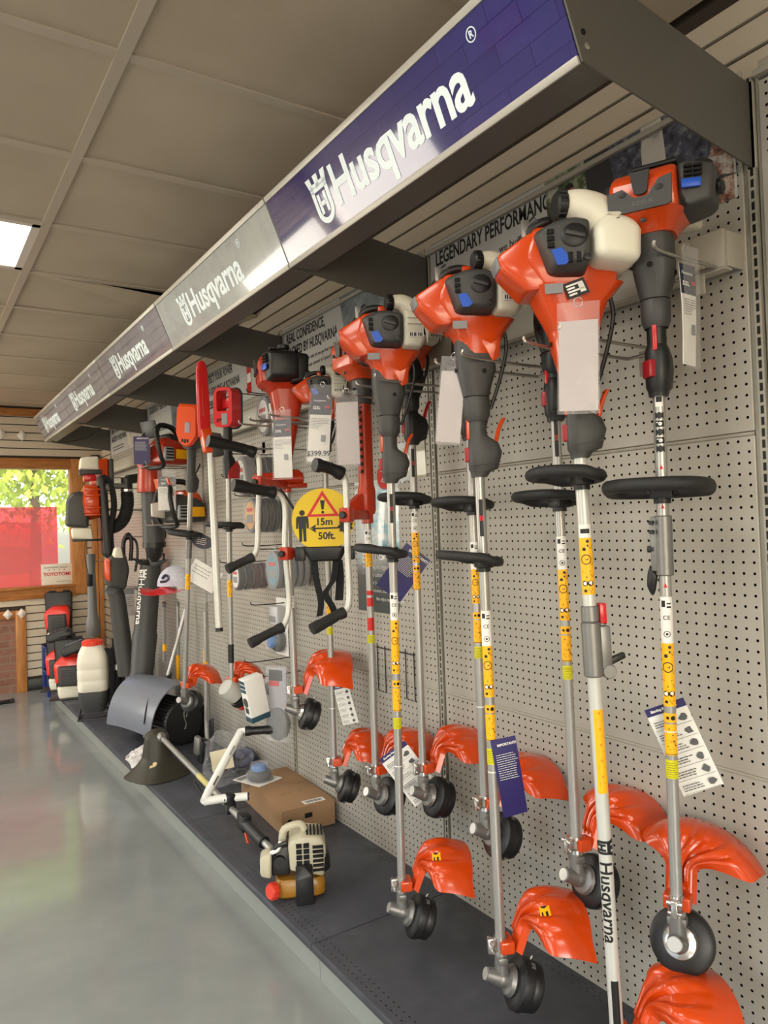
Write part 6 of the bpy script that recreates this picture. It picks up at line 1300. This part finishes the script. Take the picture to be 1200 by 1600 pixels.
m = MB(); m.tube([(.15, .02, .05), (.165, .02, .30), (.15, .02, .50)], .012, 8); m.cyl((.15, .02, .42), (.15, .02, .56), .02, n=14); m.done('pump_lever', BLACK, SP_); m = MB(); m.hull([(.08, .09, .03), (.2, .09, .03), (.08, .2, .03), (.2, .2, .03), (.08, .09, .42), (.2, .09, .38), (.08, .2, .44), (.2, .2, .4), (.14, .15, .5)], .03, None, 3); m.done('harness_pad', WEB, SP_); MB().cyl((.16, .015, .33), (.16, .015, .37), .017, n=12).done('lever_collar', STEEL, SP_)
m = MB(); m.tube([(.14, .03, .5), (.19, .05, .44), (.20, .06, .28), (.18, .06, .12)], .012, 8, sm=5); m.done('lance_hose', RUBBER, SP_)
# backpack mist blowers
def backpack_unit(name, label, loc, rz, cat, s=1, group=None, base=True):
    o = thing(name, label, cat, loc, rz, group); Q = MX.Scale(s, 4); z0 = .0
    m = MB(); m.hull([(-.085, -.06, .03), (.085, -.06, .03), (-.085, .06, .03), (.085, .06, .03), (-.075, -.055, .0), (.075, -.055, .0), (-.075, .05, 0), (.075, .05, 0), (-.09, -.06, .10), (.09, -.06, .10), (-.09, .06, .10), (.09, .06, .10)], .012, Q, 3); m.box((-.088, -.064, .07), (.088, .064, .078), .003, Q); m.done('fuel_tank', WHITE, o)
    m = MB(); m.hull([(-.10, -.07, .13), (.09, -.07, .12), (-.10, .08, .12), (.09, .08, .12), (-.115, -.07, .28), (.10, -.07, .26), (-.10, .08, .30), (.10, .08, .30), (-.05, -.06, .33), (.08, -.05, .33), (-.04, .07, .34), (.08, .07, .34)], .014, Q, 3); m.done('engine_shroud', mat('bright_red_plastic', (222, 46, 30), .3, coat=.3), o)
    m = MB(); m.hull([(-.08, -.068, .10), (.085, -.068, .10), (-.085, -.068, .27), (.08, -.068, .27), (-.07, -.105, .11), (.07, -.105, .11), (-.072, -.105, .255), (.066, -.105, .255)], .010, Q, 3); g = m.done('filter_cover', DGREY, o)
    m = MB()
    for i in range(6): m.box((-.05, -.108, .13+i*.02), (.05, -.103, .142+i*.02), 0, Q)
    m.done('grille_slots', BLACK, g)
    m = MB(); m.hull([(-.11, .075, .05), (.11, .075, .05), (-.11, .11, .05), (.11, .11, .05), (-.12, .08, .46), (.12, .08, .46), (-.12, .11, .46), (.12, .11, .46)], .02, Q); m.done('back_frame', BLACK, o)
    m = MB()
    for x in (-.06, .06): m.ribbon([(x, .12, .44), (x, .18, .46), (x, .21, .40), (x, .20, .28), (x, .14, .14)], .06*s, .018, (1, 0, 0), 6)
    m.done('shoulder_straps', WEB, o)
    m = MB(); m.box((-.15, -.1, -.002), (.13, .13, .004), .002, Q)
    if base: m.done('floor_plate', BLACK, o)
    else: m.bm.free()
    return o
U1 = backpack_unit('backpack_blower', 'red and black backpack blower with white tank on the deck end, behind the white sprayer', (-.50, 6.50, .13), R_(-15), 'backpack blower')
U2 = backpack_unit('backpack_blower', 'red backpack blower mostly hidden between the deck unit and the blue rack unit', (-.50, 6.92, .13), R_(-15), 'backpack blower')
U3 = backpack_unit('backpack_blower', 'red backpack blower sitting on the blue steel rack by the far wall', (-.43, 7.40, .465), R_(-15), 'backpack blower', 1, None, False)
for nm, lab, loc, ry in (('padded_cover', 'black moulded pad with grey top stripe lying on the deck backpack unit', (-.455, 6.42, .50), -18), ('padded_cover', 'ribbed grey-black pad behind, on top of the hidden backpack unit', (-.50, 6.85, .56), -14)):
    o = thing(nm, lab, 'pad', M=MX.Translation(loc) @ Euler((R_(0), R_(ry), R_(-12))).to_matrix().to_4x4()); m = MB(); m.hull([(-.10, -.06, 0), (.10, -.06, 0), (-.10, .06, 0), (.10, .06, 0), (-.11, -.055, .05), (.10, -.06, .06), (-.11, .055, .05), (.10, .06, .06), (-.06, -.05, .085), (.08, -.05, .085), (-.06, .05, .085), (.08, .05, .085)], .014, None, 3); m.done('shell', BLACK, o)
    m = MB()
    for i in range(5 if 'ribbed' in lab else 1): m.box((-.06+i*.03, -.045, .083), (-.045+i*.03 if 'ribbed' in lab else .07, .0, .088), .002)
    m.done('top_stripe', SG, o)
o = thing('steel_rack', 'blue tubular steel rack standing against the far wall', 'rack', (-.44, 7.42, 0)); BS = mat('blue_steel', (44, 58, 128), .4)
for x, y in ((-.10, -.13), (-.10, .13), (.20, -.13), (.20, .13)): MB().box((x-.014, y-.014, 0), (x+.014, y+.014, .44), .002).done('leg', BS, o)
for z in (.22, .44):
    m = MB(); m.box((-.114, -.144, z-.02), (.214, -.12, z+.004), .002); m.box((-.114, .12, z-.02), (.214, .144, z+.004), .002); m.box((-.114, -.144, z-.02), (-.09, .144, z+.004), .002); m.box((.19, -.144, z-.02), (.214, .144, z+.004), .002); m.box((-.11, -.14, z), (.21, .14, z+.004)); m.done('shelf', BS, o)
o = thing('floor_bar', 'short black rubber bar end lying on the floor at the left edge of the picture', 'bar', (-1.02, 7.27, 0)); MB().box((-.35, -.025, 0), (.19, .025, .03), .008).done('bar', BLACK, o); MB().box((.16, -.028, .0), (.195, .028, .034), .006).done('end_cap', RUBBER, o)
# ================================================================== THINGS HANGING AT THE FAR END
# backpack blower with corrugated hose
BB = thing('backpack_blower', 'backpack blower with orange fan shroud and corrugated black hose hanging by the corner post', 'backpack blower', (-.45, 5.62, 1.25), R_(-8))
m = MB(); m.hull([(-.20, -.09, .26), (-.20, .07, .26), (-.05, -.10, .24), (-.05, .08, .24), (-.19, -.08, .46), (-.19, .07, .46), (-.04, -.09, .50), (-.04, .08, .50), (-.13, -.07, .51), (-.13, .06, .51)], .025, None, 3); m.done('engine_cover', DGREY, BB)
m = MB(); m.lathe([(.08, -.02), (.12, 0), (.13, .03), (.12, .09), (.09, .11)], frame((-.07, .0, .43), (1, 0, 0)), 28)
for z in (.33, .38, .47, .51): m.box((-.075, -.125, z), (.035, -.06, z+.012), .003)
m.hull([(-.08, -.11, .34), (.03, -.11, .34), (-.08, .0, .34), (.03, .0, .34), (-.075, -.11, .54), (.02, -.11, .54), (-.075, .0, .56), (.02, .0, .56)], .015); m.done('fan_shroud', ORANGE, BB)
m = MB(); m.hull([(-.16, -.09, .17), (-.16, .06, .17), (-.02, -.09, .155), (-.02, .06, .155), (-.17, -.09, .25), (-.15, .06, .25), (-.03, -.09, .245), (-.03, .06, .25)], .016, None, 3); m.done('fuel_tank', WHITE, BB); m = MB(); m.box((-.16, -.10, .15), (.05, .08, .165), .006); m.done('base_plate', BLACK, BB)
m = MB(); m.hull([(.04, -.14, .05), (.10, -.14, .0), (.04, .14, .05), (.10, .14, .0), (.02, -.13, .62), (.075, -.13, .62), (.02, .13, .62), (.075, .13, .62)], .02); m.done('back_frame', BLACK, BB)
for y, kx in ((-.09, 0), (.07, .02)):
    m = MB(); m.ribbon([(.05+kx, y, .61), (.10+kx, y, .56), (.12+kx, y, .40), (.09+kx, y, .22), (.10+kx, y+.02, .02), (.12+kx, y, -.10)], .085, .03, (0, 1, 0), 6); m.done('shoulder_strap', WEB, BB)
pth = smooth_path([(.05, -.06, .26), (.12, -.07, .245), (.185, -.08, .30), (.215, -.08, .40), (.215, -.08, .49)], 14); m = MB()
m.tube(pth, [.042+.005*(i % 2) for i in range(len(pth))], 18); m.done('corrugated_hose', RUBBER, BB)
m = MB(); m.cyl((.215, -.08, .48), (.215, -.08, .60), .040, n=20, bev=.004); m.cyl((.215, -.08, .585), (.30, -.05, .60), .034, n=18, bev=.004); e_ = m.done('hose_elbow', BLACK, BB); m = MB(); m.cyl((.215, -.08, .50), (.215, -.08, .515), .0435, n=20); m.done('hose_band', STEEL, e_)
m = MB(); m.tube([(.20, -.10, .54), (.12, -.11, .54), (.08, -.11, .53)], .018, 10, sm=4); m.sph((.08, -.11, .53), (.03, .02, .032)); m.done('throttle_handle', DGREY2, e_)
o = thing('wire_basket', 'thin wire shelf under the backpack blower hose', 'wire rack', (-.30, 5.5, 1.62)); m = MB(); m.tube([(-.10, 0, 0), (.29, 0, 0)], .003, 6); m.tube([(-.10, .25, 0), (.29, .25, 0)], .003, 6); m.tube([(-.10, 0, 0), (-.10, .25, 0)], .003, 6); m.done('frame', BLACK, o)
T2B = thing('backpack_blower', 'red backpack unit with white tank hanging highest in the corner, above the corrugated hose', 'backpack blower', (-.37, 5.95, 1.78), R_(-8))
m = MB(); m.hull([(-.04, -.09, .0), (.09, -.09, .0), (-.04, .09, .0), (.09, .09, .0), (-.05, -.09, .22), (.09, -.09, .25), (-.05, .09, .22), (.09, .09, .25)], .02, None, 3); m.done('engine_shroud', ORANGE, T2B); m = MB(); m.hull([(-.12, -.10, .16), (.02, -.10, .15), (-.12, .05, .16), (.02, .05, .15), (-.11, -.09, .25), (.02, -.09, .26), (-.11, .05, .25), (.02, .05, .26)], .016, None, 3); m.done('fuel_tank', WHITE, T2B)
m = MB(); m.box((-.12, -.102, .12), (.04, .06, .158), .008); m.box((.09, -.1, .0), (.125, .1, .24), .01); m.done('dark_housing', DGREY, T2B); m = MB(); m.cyl((.0, 0, .25), (.0, 0, .275), .035, n=18, bev=.004); m.done('starter_cap', BLACK, T2B); MB().box((-.09, -.10, .07), (.0, .04, .12), .008).done('carburettor_cover', RED, T2B)
# hanging hand-held blower
H3 = thing('handheld_blower', 'black hand-held blower with red guard and long grey tube hanging below the backpack blower', 'leaf blower', (-.365, 5.40, .45))
m = MB(); m.hull([(-.06, -.07, .62), (.05, -.07, .60), (-.06, .07, .62), (.05, .07, .60), (-.08, -.07, .74), (.08, -.07, .74), (-.08, .07, .74), (.08, .07, .74), (-.05, -.05, .84), (.06, -.05, .86), (-.05, .05, .84), (.06, .05, .86)], .025, None, 3); m.done('motor_housing', DGREY, H3); m = MB(); m.hull([(-.085, -.08, .68), (-.055, -.085, .66), (-.085, -.02, .68), (-.09, -.07, .82), (-.05, -.08, .84), (-.09, -.02, .82)], .01); m.done('red_guard', ORANGE, H3)
m = MB(); m.hull([(-.03, -.06, .83), (.04, -.06, .82), (-.03, .02, .83), (.04, .02, .82), (-.01, -.05, .90), (.03, -.05, .90), (-.01, .02, .90), (.03, .02, .90)], .012, None, 3); m.done('fuel_tank', WHITE, H3)
m = MB(); m.tube([(.05, 0, .84), (.055, 0, .94), (.09, 0, .99), (.11, 0, .93), (.10, 0, .80)], .014, 10, sm=5); m.done('handle', BLACK, H3)
m = MB(); m.tube([(-.02, 0, .63), (.0, 0, .55), (.055, 0, .0)], [.055, .056, .062], 20); m.tube([(-.02, -.0, .60), (-.02, 0, .575)], .064, 20); m.done('blower_tube', DGREY, H3)
o = thing('blower_tube', 'slim grey blower tube hanging beside the corner post', 'blower tube', (-.43, 5.90, .68)); m = MB(); m.lathe([(.035, 0), (.05, .03), (.05, .12), (.036, .16), (.030, .5), (.034, .62)], None, 18); m.done('tube', DGREY2, o); MB().box((-.04, -.04, .38), (.0, -.02, .47), .006).done('switch_box', BLACK, o); MB().tube([(-.02, -.03, .42), (-.05, -.03, .6), (-.04, -.02, .72), (.0, 0, .75)], .003, 6, sm=5).done('cord', BLACK, o)
# blower with red head, hanging tube
H1 = thing('handheld_blower', 'hand-held blower with red top and wide grey tube hanging under the top-handle chainsaw', 'leaf blower', (-.245, 4.92, 1.35))
m = MB(); m.lathe([(.068, .40), (.075, .38), (.085, .36), (.075, .52), (.09, .56), (.085, .62), (.04, .64)], None, 24); m.done('fan_housing', ORANGE2, H1); m = MB(); m.tube([(.005, 0, .38), (.015, 0, 0)], [.062, .072], 24); tb = m.done('blower_tube', DGREY, H1); m = MB(); m.cyl((.015, 0, -.004), (.015, 0, .03), .075, n=24); m.done('tube_rim', BLACK, tb)
m = MB(); m.lathe([(.06, 0), (.05, -.06), (.02, -.10)], MX.Translation((.015, 0, 0)), 18); m.done('nozzle_insert', BLACK, tb)
# long lettered tube leaning on the deck
H2 = thing('blower_tube', 'long dark blower tube with white lettering standing aslant behind the sprayer and sweeper', 'blower tube', M=frame((-.285, 5.25, .14), V((.135, .05, 1.1)), (-.5, -.9, 0)))
m = MB(); m.lathe([(.085, 0), (.088, .02), (.088, .30), (.08, .33), (.078, .34), (.085, .60), (.078, .62), (.072, 1.06), (.066, 1.08)], None, 26); t_ = m.done('tube', DGREY, H2)
m = MB(); m.tube([(-.05, -.075, .30), (-.05, -.07, .62), (-.048, -.066, .72)], .007, 8); m.done('tube_ridge', CAST, t_)
tube_text(H2, 'Husqvarna', .075, .077, math.atan2(-.4, 1.0)-math.pi*.5+1.4, .99, PAPER)
m = MB()
for i in range(5): a_ = 2*math.pi*i/5; m.hull([(.03*math.cos(a_-.4), .03*math.sin(a_-.4), 1.05), (.03*math.cos(a_+.4), .03*math.sin(a_+.4), 1.05), (.14*math.cos(a_), .14*math.sin(a_), 1.13), (.02*math.cos(a_), .02*math.sin(a_), 1.09), (.06*math.cos(a_), .06*math.sin(a_), 1.12)])
m.done('claw_end', BLACK, H2, 0)
o = thing('hook_arm', 'grey padded display arm crossing in front of the lettered blower tube', 'display arm', (-.20, 5.35, 1.035)); m = MB(); m.hull([(-.06, -.02, .02), (-.06, .02, .02), (-.03, -.03, .0), (-.03, .03, .0), (.06, -.03, -.01), (.06, .03, -.01), (.19, -.02, -.02), (.19, .02, -.02), (.0, -.03, .03), (.0, .03, .03), (.19, .0, .0)], .008); m.done('pad', DGREY2, o)
# chainsaws
def chainsaw(label, loc, rz, body, mat_b, sc3=1.3, sticker=True):
    o = thing('chainsaw', label, 'chainsaw', loc, rz); m = MB()
    m.hull([(-.03, -.05, -.06), (.13, -.05, -.06), (-.03, .06, -.06), (.13, .06, -.06), (-.03, -.055, .03), (.135, -.055, .02), (-.03, .06, .03), (.135, .06, .02), (.0, -.045, .07), (.09, -.045, .06), (.0, .05, .07), (.09, .05, .06)], .014, None, 3); m.done('engine_body', body, o)
    m = MB(); m.hull([(.02, -.05, .05), (.125, -.05, .03), (.02, .055, .05), (.125, .055, .03), (.03, -.04, .09), (.11, -.04, .075), (.03, .045, .09), (.11, .045, .075)], .012, None, 3); m.done('filter_cover', mat_b, o)
    m = MB(); m.tube([(-.045, -.075, -.07), (-.075, -.09, -.02), (-.085, -.085, .05), (-.06, -.05, .10), (-.05, .02, .105), (-.055, .06, .07), (-.06, .07, .0), (-.045, .05, -.07), (-.04, -.02, -.08)], .0105, 10, True, sm=4); m.done('front_handle', BLACK, o)
    m = MB(); m.tube([(-.03, 0, .08), (.0, 0, .125), (.07, 0, .12), (.11, 0, .08)], .013, 10, sm=5); m.done('top_handle', BLACK, o)
    m = MB(); m.hull([(-.05, -.06, .06), (-.05, .06, .06), (-.045, -.06, .06), (-.045, .06, .06), (-.075, -.055, .14), (-.075, .055, .14), (-.068, -.055, .14), (-.068, .055, .14)], .004); m.done('hand_guard', mat_b if body is not RED else RED, o)
    m = MB(); m.hull([(-.03, -.052, -.05), (.03, -.056, -.05), (-.03, -.057, .02), (.03, -.058, .02), (-.025, -.068, -.045), (.025, -.068, -.045), (-.025, -.068, .015), (.025, -.068, .015)], .006); s_ = m.done('starter_cover', mat('pale_grey_plastic2', (176, 180, 184), .4), o); m = MB()
    for i in range(4): m.box((-.02, -.071, -.038+i*.014), (.02, -.066, -.030+i*.014), .0)
    m.done('starter_slots', BLACK, s_)
    m = MB(); m.hull([(-.10, .03, -.03), (-.10, .045, -.03), (-.03, .03, -.04), (-.03, .045, -.04), (-.10, .03, .03), (-.10, .045, .03), (-.03, .03, .04), (-.03, .045, .04)], .006); m.done('bar_cover', mat('clutch_cover_white', (206, 200, 192), .4), o); o.scale = (sc3,)*3
    if sticker: MB().box((.045, -.0585, -.035), (.12, -.054, .01), .002).done('warning_sticker', YELLOW, o)
    return o
chainsaw('top-handle chainsaw with orange body and yellow side sticker on the upper wire shelf', (-.265, 4.60, 1.945), R_(22), ORANGE2, BLACK, 1.3)
chainsaw('chainsaw with dark rear and orange front on the lower wire shelf', (-.215, 4.5, 1.58), R_(18), DGREY, ORANGE, 1.35)
for z, y, lab in ((1.848, 4.6, 'chrome wire shelf bracket under the upper chainsaw'), (1.488, 4.5, 'chrome wire shelf bracket under the lower chainsaw')):
    o = thing('wire_shelf', lab, 'wire shelf', (-.23, y, z)); m = MB()
    for yy in (-.07, .07): m.tube([(-.15, yy, .03), (-.14, yy, 0), (.22, yy, 0)], .004, 6)
    m.tube([(-.14, -.07, 0), (-.14, .07, 0)], .004, 6); m.tube([(.1, -.07, 0), (.1, .07, 0)], .004, 6); m.done('frame', ZINC, o)
price_card('price card with dark header hanging from the upper chainsaw shelf', (-.285, 4.42, 1.80), (.95, -.30, 0), .10, .20, 'dark', -1)
price_card('dark navy card hanging at the front handle of the top-handle chainsaw', (-.395, 4.55, 2.03), (.95, -.30, 0), .09, .17, 'navy', 0, 'tag', 'hang_tag', False, False)
# cap on its stand and hanging plastic bag
o = thing('visor_cap', 'pale lilac-grey cap with a red curved brim on the pegboard behind the plastic bag', 'cap', (-.20, 4.60, 1.11), R_(-20)); m = MB(); m.surf(lambda u, v: (.11*math.cos(R_(90*u))*math.cos(2*math.pi*v)*.95, .11*math.cos(R_(90*u))*math.sin(2*math.pi*v), .12*math.sin(R_(90*u))), 10, 24, .003); cr = m.done('crown', mat('lilac_grey_fabric', (188, 188, 204), .7, bump=.2, bscale=400), o)
m = MB(); m.surf(lambda u, v: ((.10+.11*u)*math.cos(R_(165+130*v)), (.10+.11*u)*math.sin(R_(165+130*v)), .005-.045*u-.03*abs(v-.5)*2*(1-u)+.03*(abs(v-.5)*2)**2*u), 6, 14, .004); m.done('brim', RED, o)
m = MB(); m.tube([(-.07, -.085, .05), (-.05, -.092, .07), (-.03, -.098, .055), (-.045, -.098, .035), (-.08, -.08, .03)], .008, 8, sm=4); m.done('emblem', NAVY2, cr)
o = thing('plastic_bag', 'clear plastic bag with a folded white leaflet hanging behind the hexagonal battery trimmer', 'plastic bag', (-.30, 3.90, 1.10)); m = MB(); m.surf(lambda u, v: (-.13+.26*v+.02*math.sin(9*u), .02*math.sin(7*v+4*u), .26*(1-u)-.05*math.sin(3*v)+.06*(1-abs(2*v-1))*(1-u)), 12, 12, .001); m.done('film', CLEARV, o)
m = MB(); F_ = face((.03, -.035, .10), (.85, -.5, 0), (0, 0, 1)) @ MX.Rotation(R_(-32), 4, 'Z'); m.box((-.085, -.06, 0), (.085, .06, .0015), 0, F_); l_ = m.done('leaflet', PAPER, o, 0); m = MB(); para(m, F_ @ MX.Translation((0, 0, .0016)), -.07, .03, .1, 3, .006, 4, 3); m.done('leaflet_print', GREYPR, l_, 0)
o = thing('hang_tag', 'small oval navy tag with white print hanging at the hexagonal battery trimmer handle', 'tag', (-.32, 3.72, 1.385)); F_ = face((0, 0, 0), (.9, -.42, 0), (0, 0, 1)) @ MX.Rotation(R_(-14), 4, 'Z'); m = MB(); m.lathe([(.036, 0), (.036, .002)], F_ @ MX.Diagonal((1.5, 1, 1, 1)), 26); m.done('card', NAVY2, o); m = MB(); para(m, F_ @ MX.Translation((0, 0, .0021)), -.03, .016, .05, 4, .005, 12, 2); m.done('white_print', PAPER, o, 0)
# leaning tubes and cards behind the sweeper
for (p0, p1, st, lab) in (((-.235, 4.72, .998), (-.19, 4.90, .60), .3, 'thin silver tube leaning between the lettered blower tube and the cap'), ((-.02, 5.13, .955), (-.02, 5.20, .1255), .55, 'upright silver tube with yellow sticker standing behind the battery trimmer head')):
    v0, v1 = V(p1), V(p0); o = thing('tube_attachment', lab, 'tool attachment', M=frame(v0, v1-v0, (1, 0, 0))); L = (v1-v0).length; MB().cyl((0, 0, 0), (0, 0, L), .0125, n=16).done('shaft', ALU, o); MB().cyl((0, 0, L*st*.6), (0, 0, L*st), .013, n=16).done('warning_sticker', YELLOW, o); MB().cyl((0, 0, L-.03), (0, 0, L), .0135, n=16).done('end_collar', CAST, o)
for lab, p, w, h in (('grey-topped packaging card hanging behind the lettered blower tube', (-.10, 5.45, 1.26), .14, .27), ('packaging card with dark header hanging left of the lettered blower tube', (-.24, 5.62, 1.06), .10, .22)):
    o = thing('packaging_card', lab, 'packaging', M=face(p, (.9, -.4, 0), (0, 0, 1))); MB().box((-w/2, -h, 0), (w/2, 0, .003), .001).done('card', GREYTAG, o); MB().box((-w/2, -h*.28, .003), (w/2, -h*.08, .004)).done('dark_header', GREYPR, o, 0); m = MB(); para(m, MX.Translation((0, 0, .0032)), -w*.4, -h*.4, w*.8, 5, .006, 3, 2.6); m.done('print', INK, o, 0)
o = thing('carry_frame', 'black tubular frame handle hanging under the backpack blower straps', 'handle', (-.27, 5.42, 1.17)); MB().tube([(-.03, 0, .0), (-.03, 0, .20), (.0, 0, .24), (.05, 0, .22), (.06, 0, .12), (.04, 0, .0)], .009, 8, sm=5).done('frame', BLACK, o)

def wall_arm(label, y, z, x1, r=.006):
    o = thing('wire_hook', label, 'hook', (-.008, y, z), group='long wire arms at the far end of the wall'); L = -.008-x1
    MB().tube([(0, 0, .03), (-.004, 0, 0), (-L*.85, 0, 0), (-L, 0, .02)], r*.6, 8, sm=4).done('rod', ZINC, o); MB().box((-.004, -.02, -.02), (.001, .02, .04), .001).done('back_clip', ZINC, o)
wall_arm('long wire arm carrying the upside-down pole saw', 3.04, 1.80, -.53); wall_arm('long wire arm carrying the highest corner backpack unit', 5.95, 1.80, -.44); wall_arm('long wire arm carrying the blower under the top-handle chainsaw', 4.92, 1.93, -.30)
wall_arm('long wire arm carrying the backpack blower with corrugated hose', 5.62, 1.86, -.44); wall_arm('long wire arm carrying the hand-held blower with red guard', 5.40, 1.42, -.30); wall_arm('long wire arm carrying the hexagonal battery trimmer', 3.61, 1.86, -.42)
wall_arm('long wire arm carrying the card behind the lettered tube', 5.45, 1.25, -.11); wall_arm('long wire arm carrying the card left of the lettered tube', 5.62, 1.05, -.25)
wall_arm('long wire arm carrying the pale visor cap', 4.62, 1.21, -.20)
wall_arm('long wire arm carrying the slim blower tube beside the corner post', 5.90, 1.24, -.44)
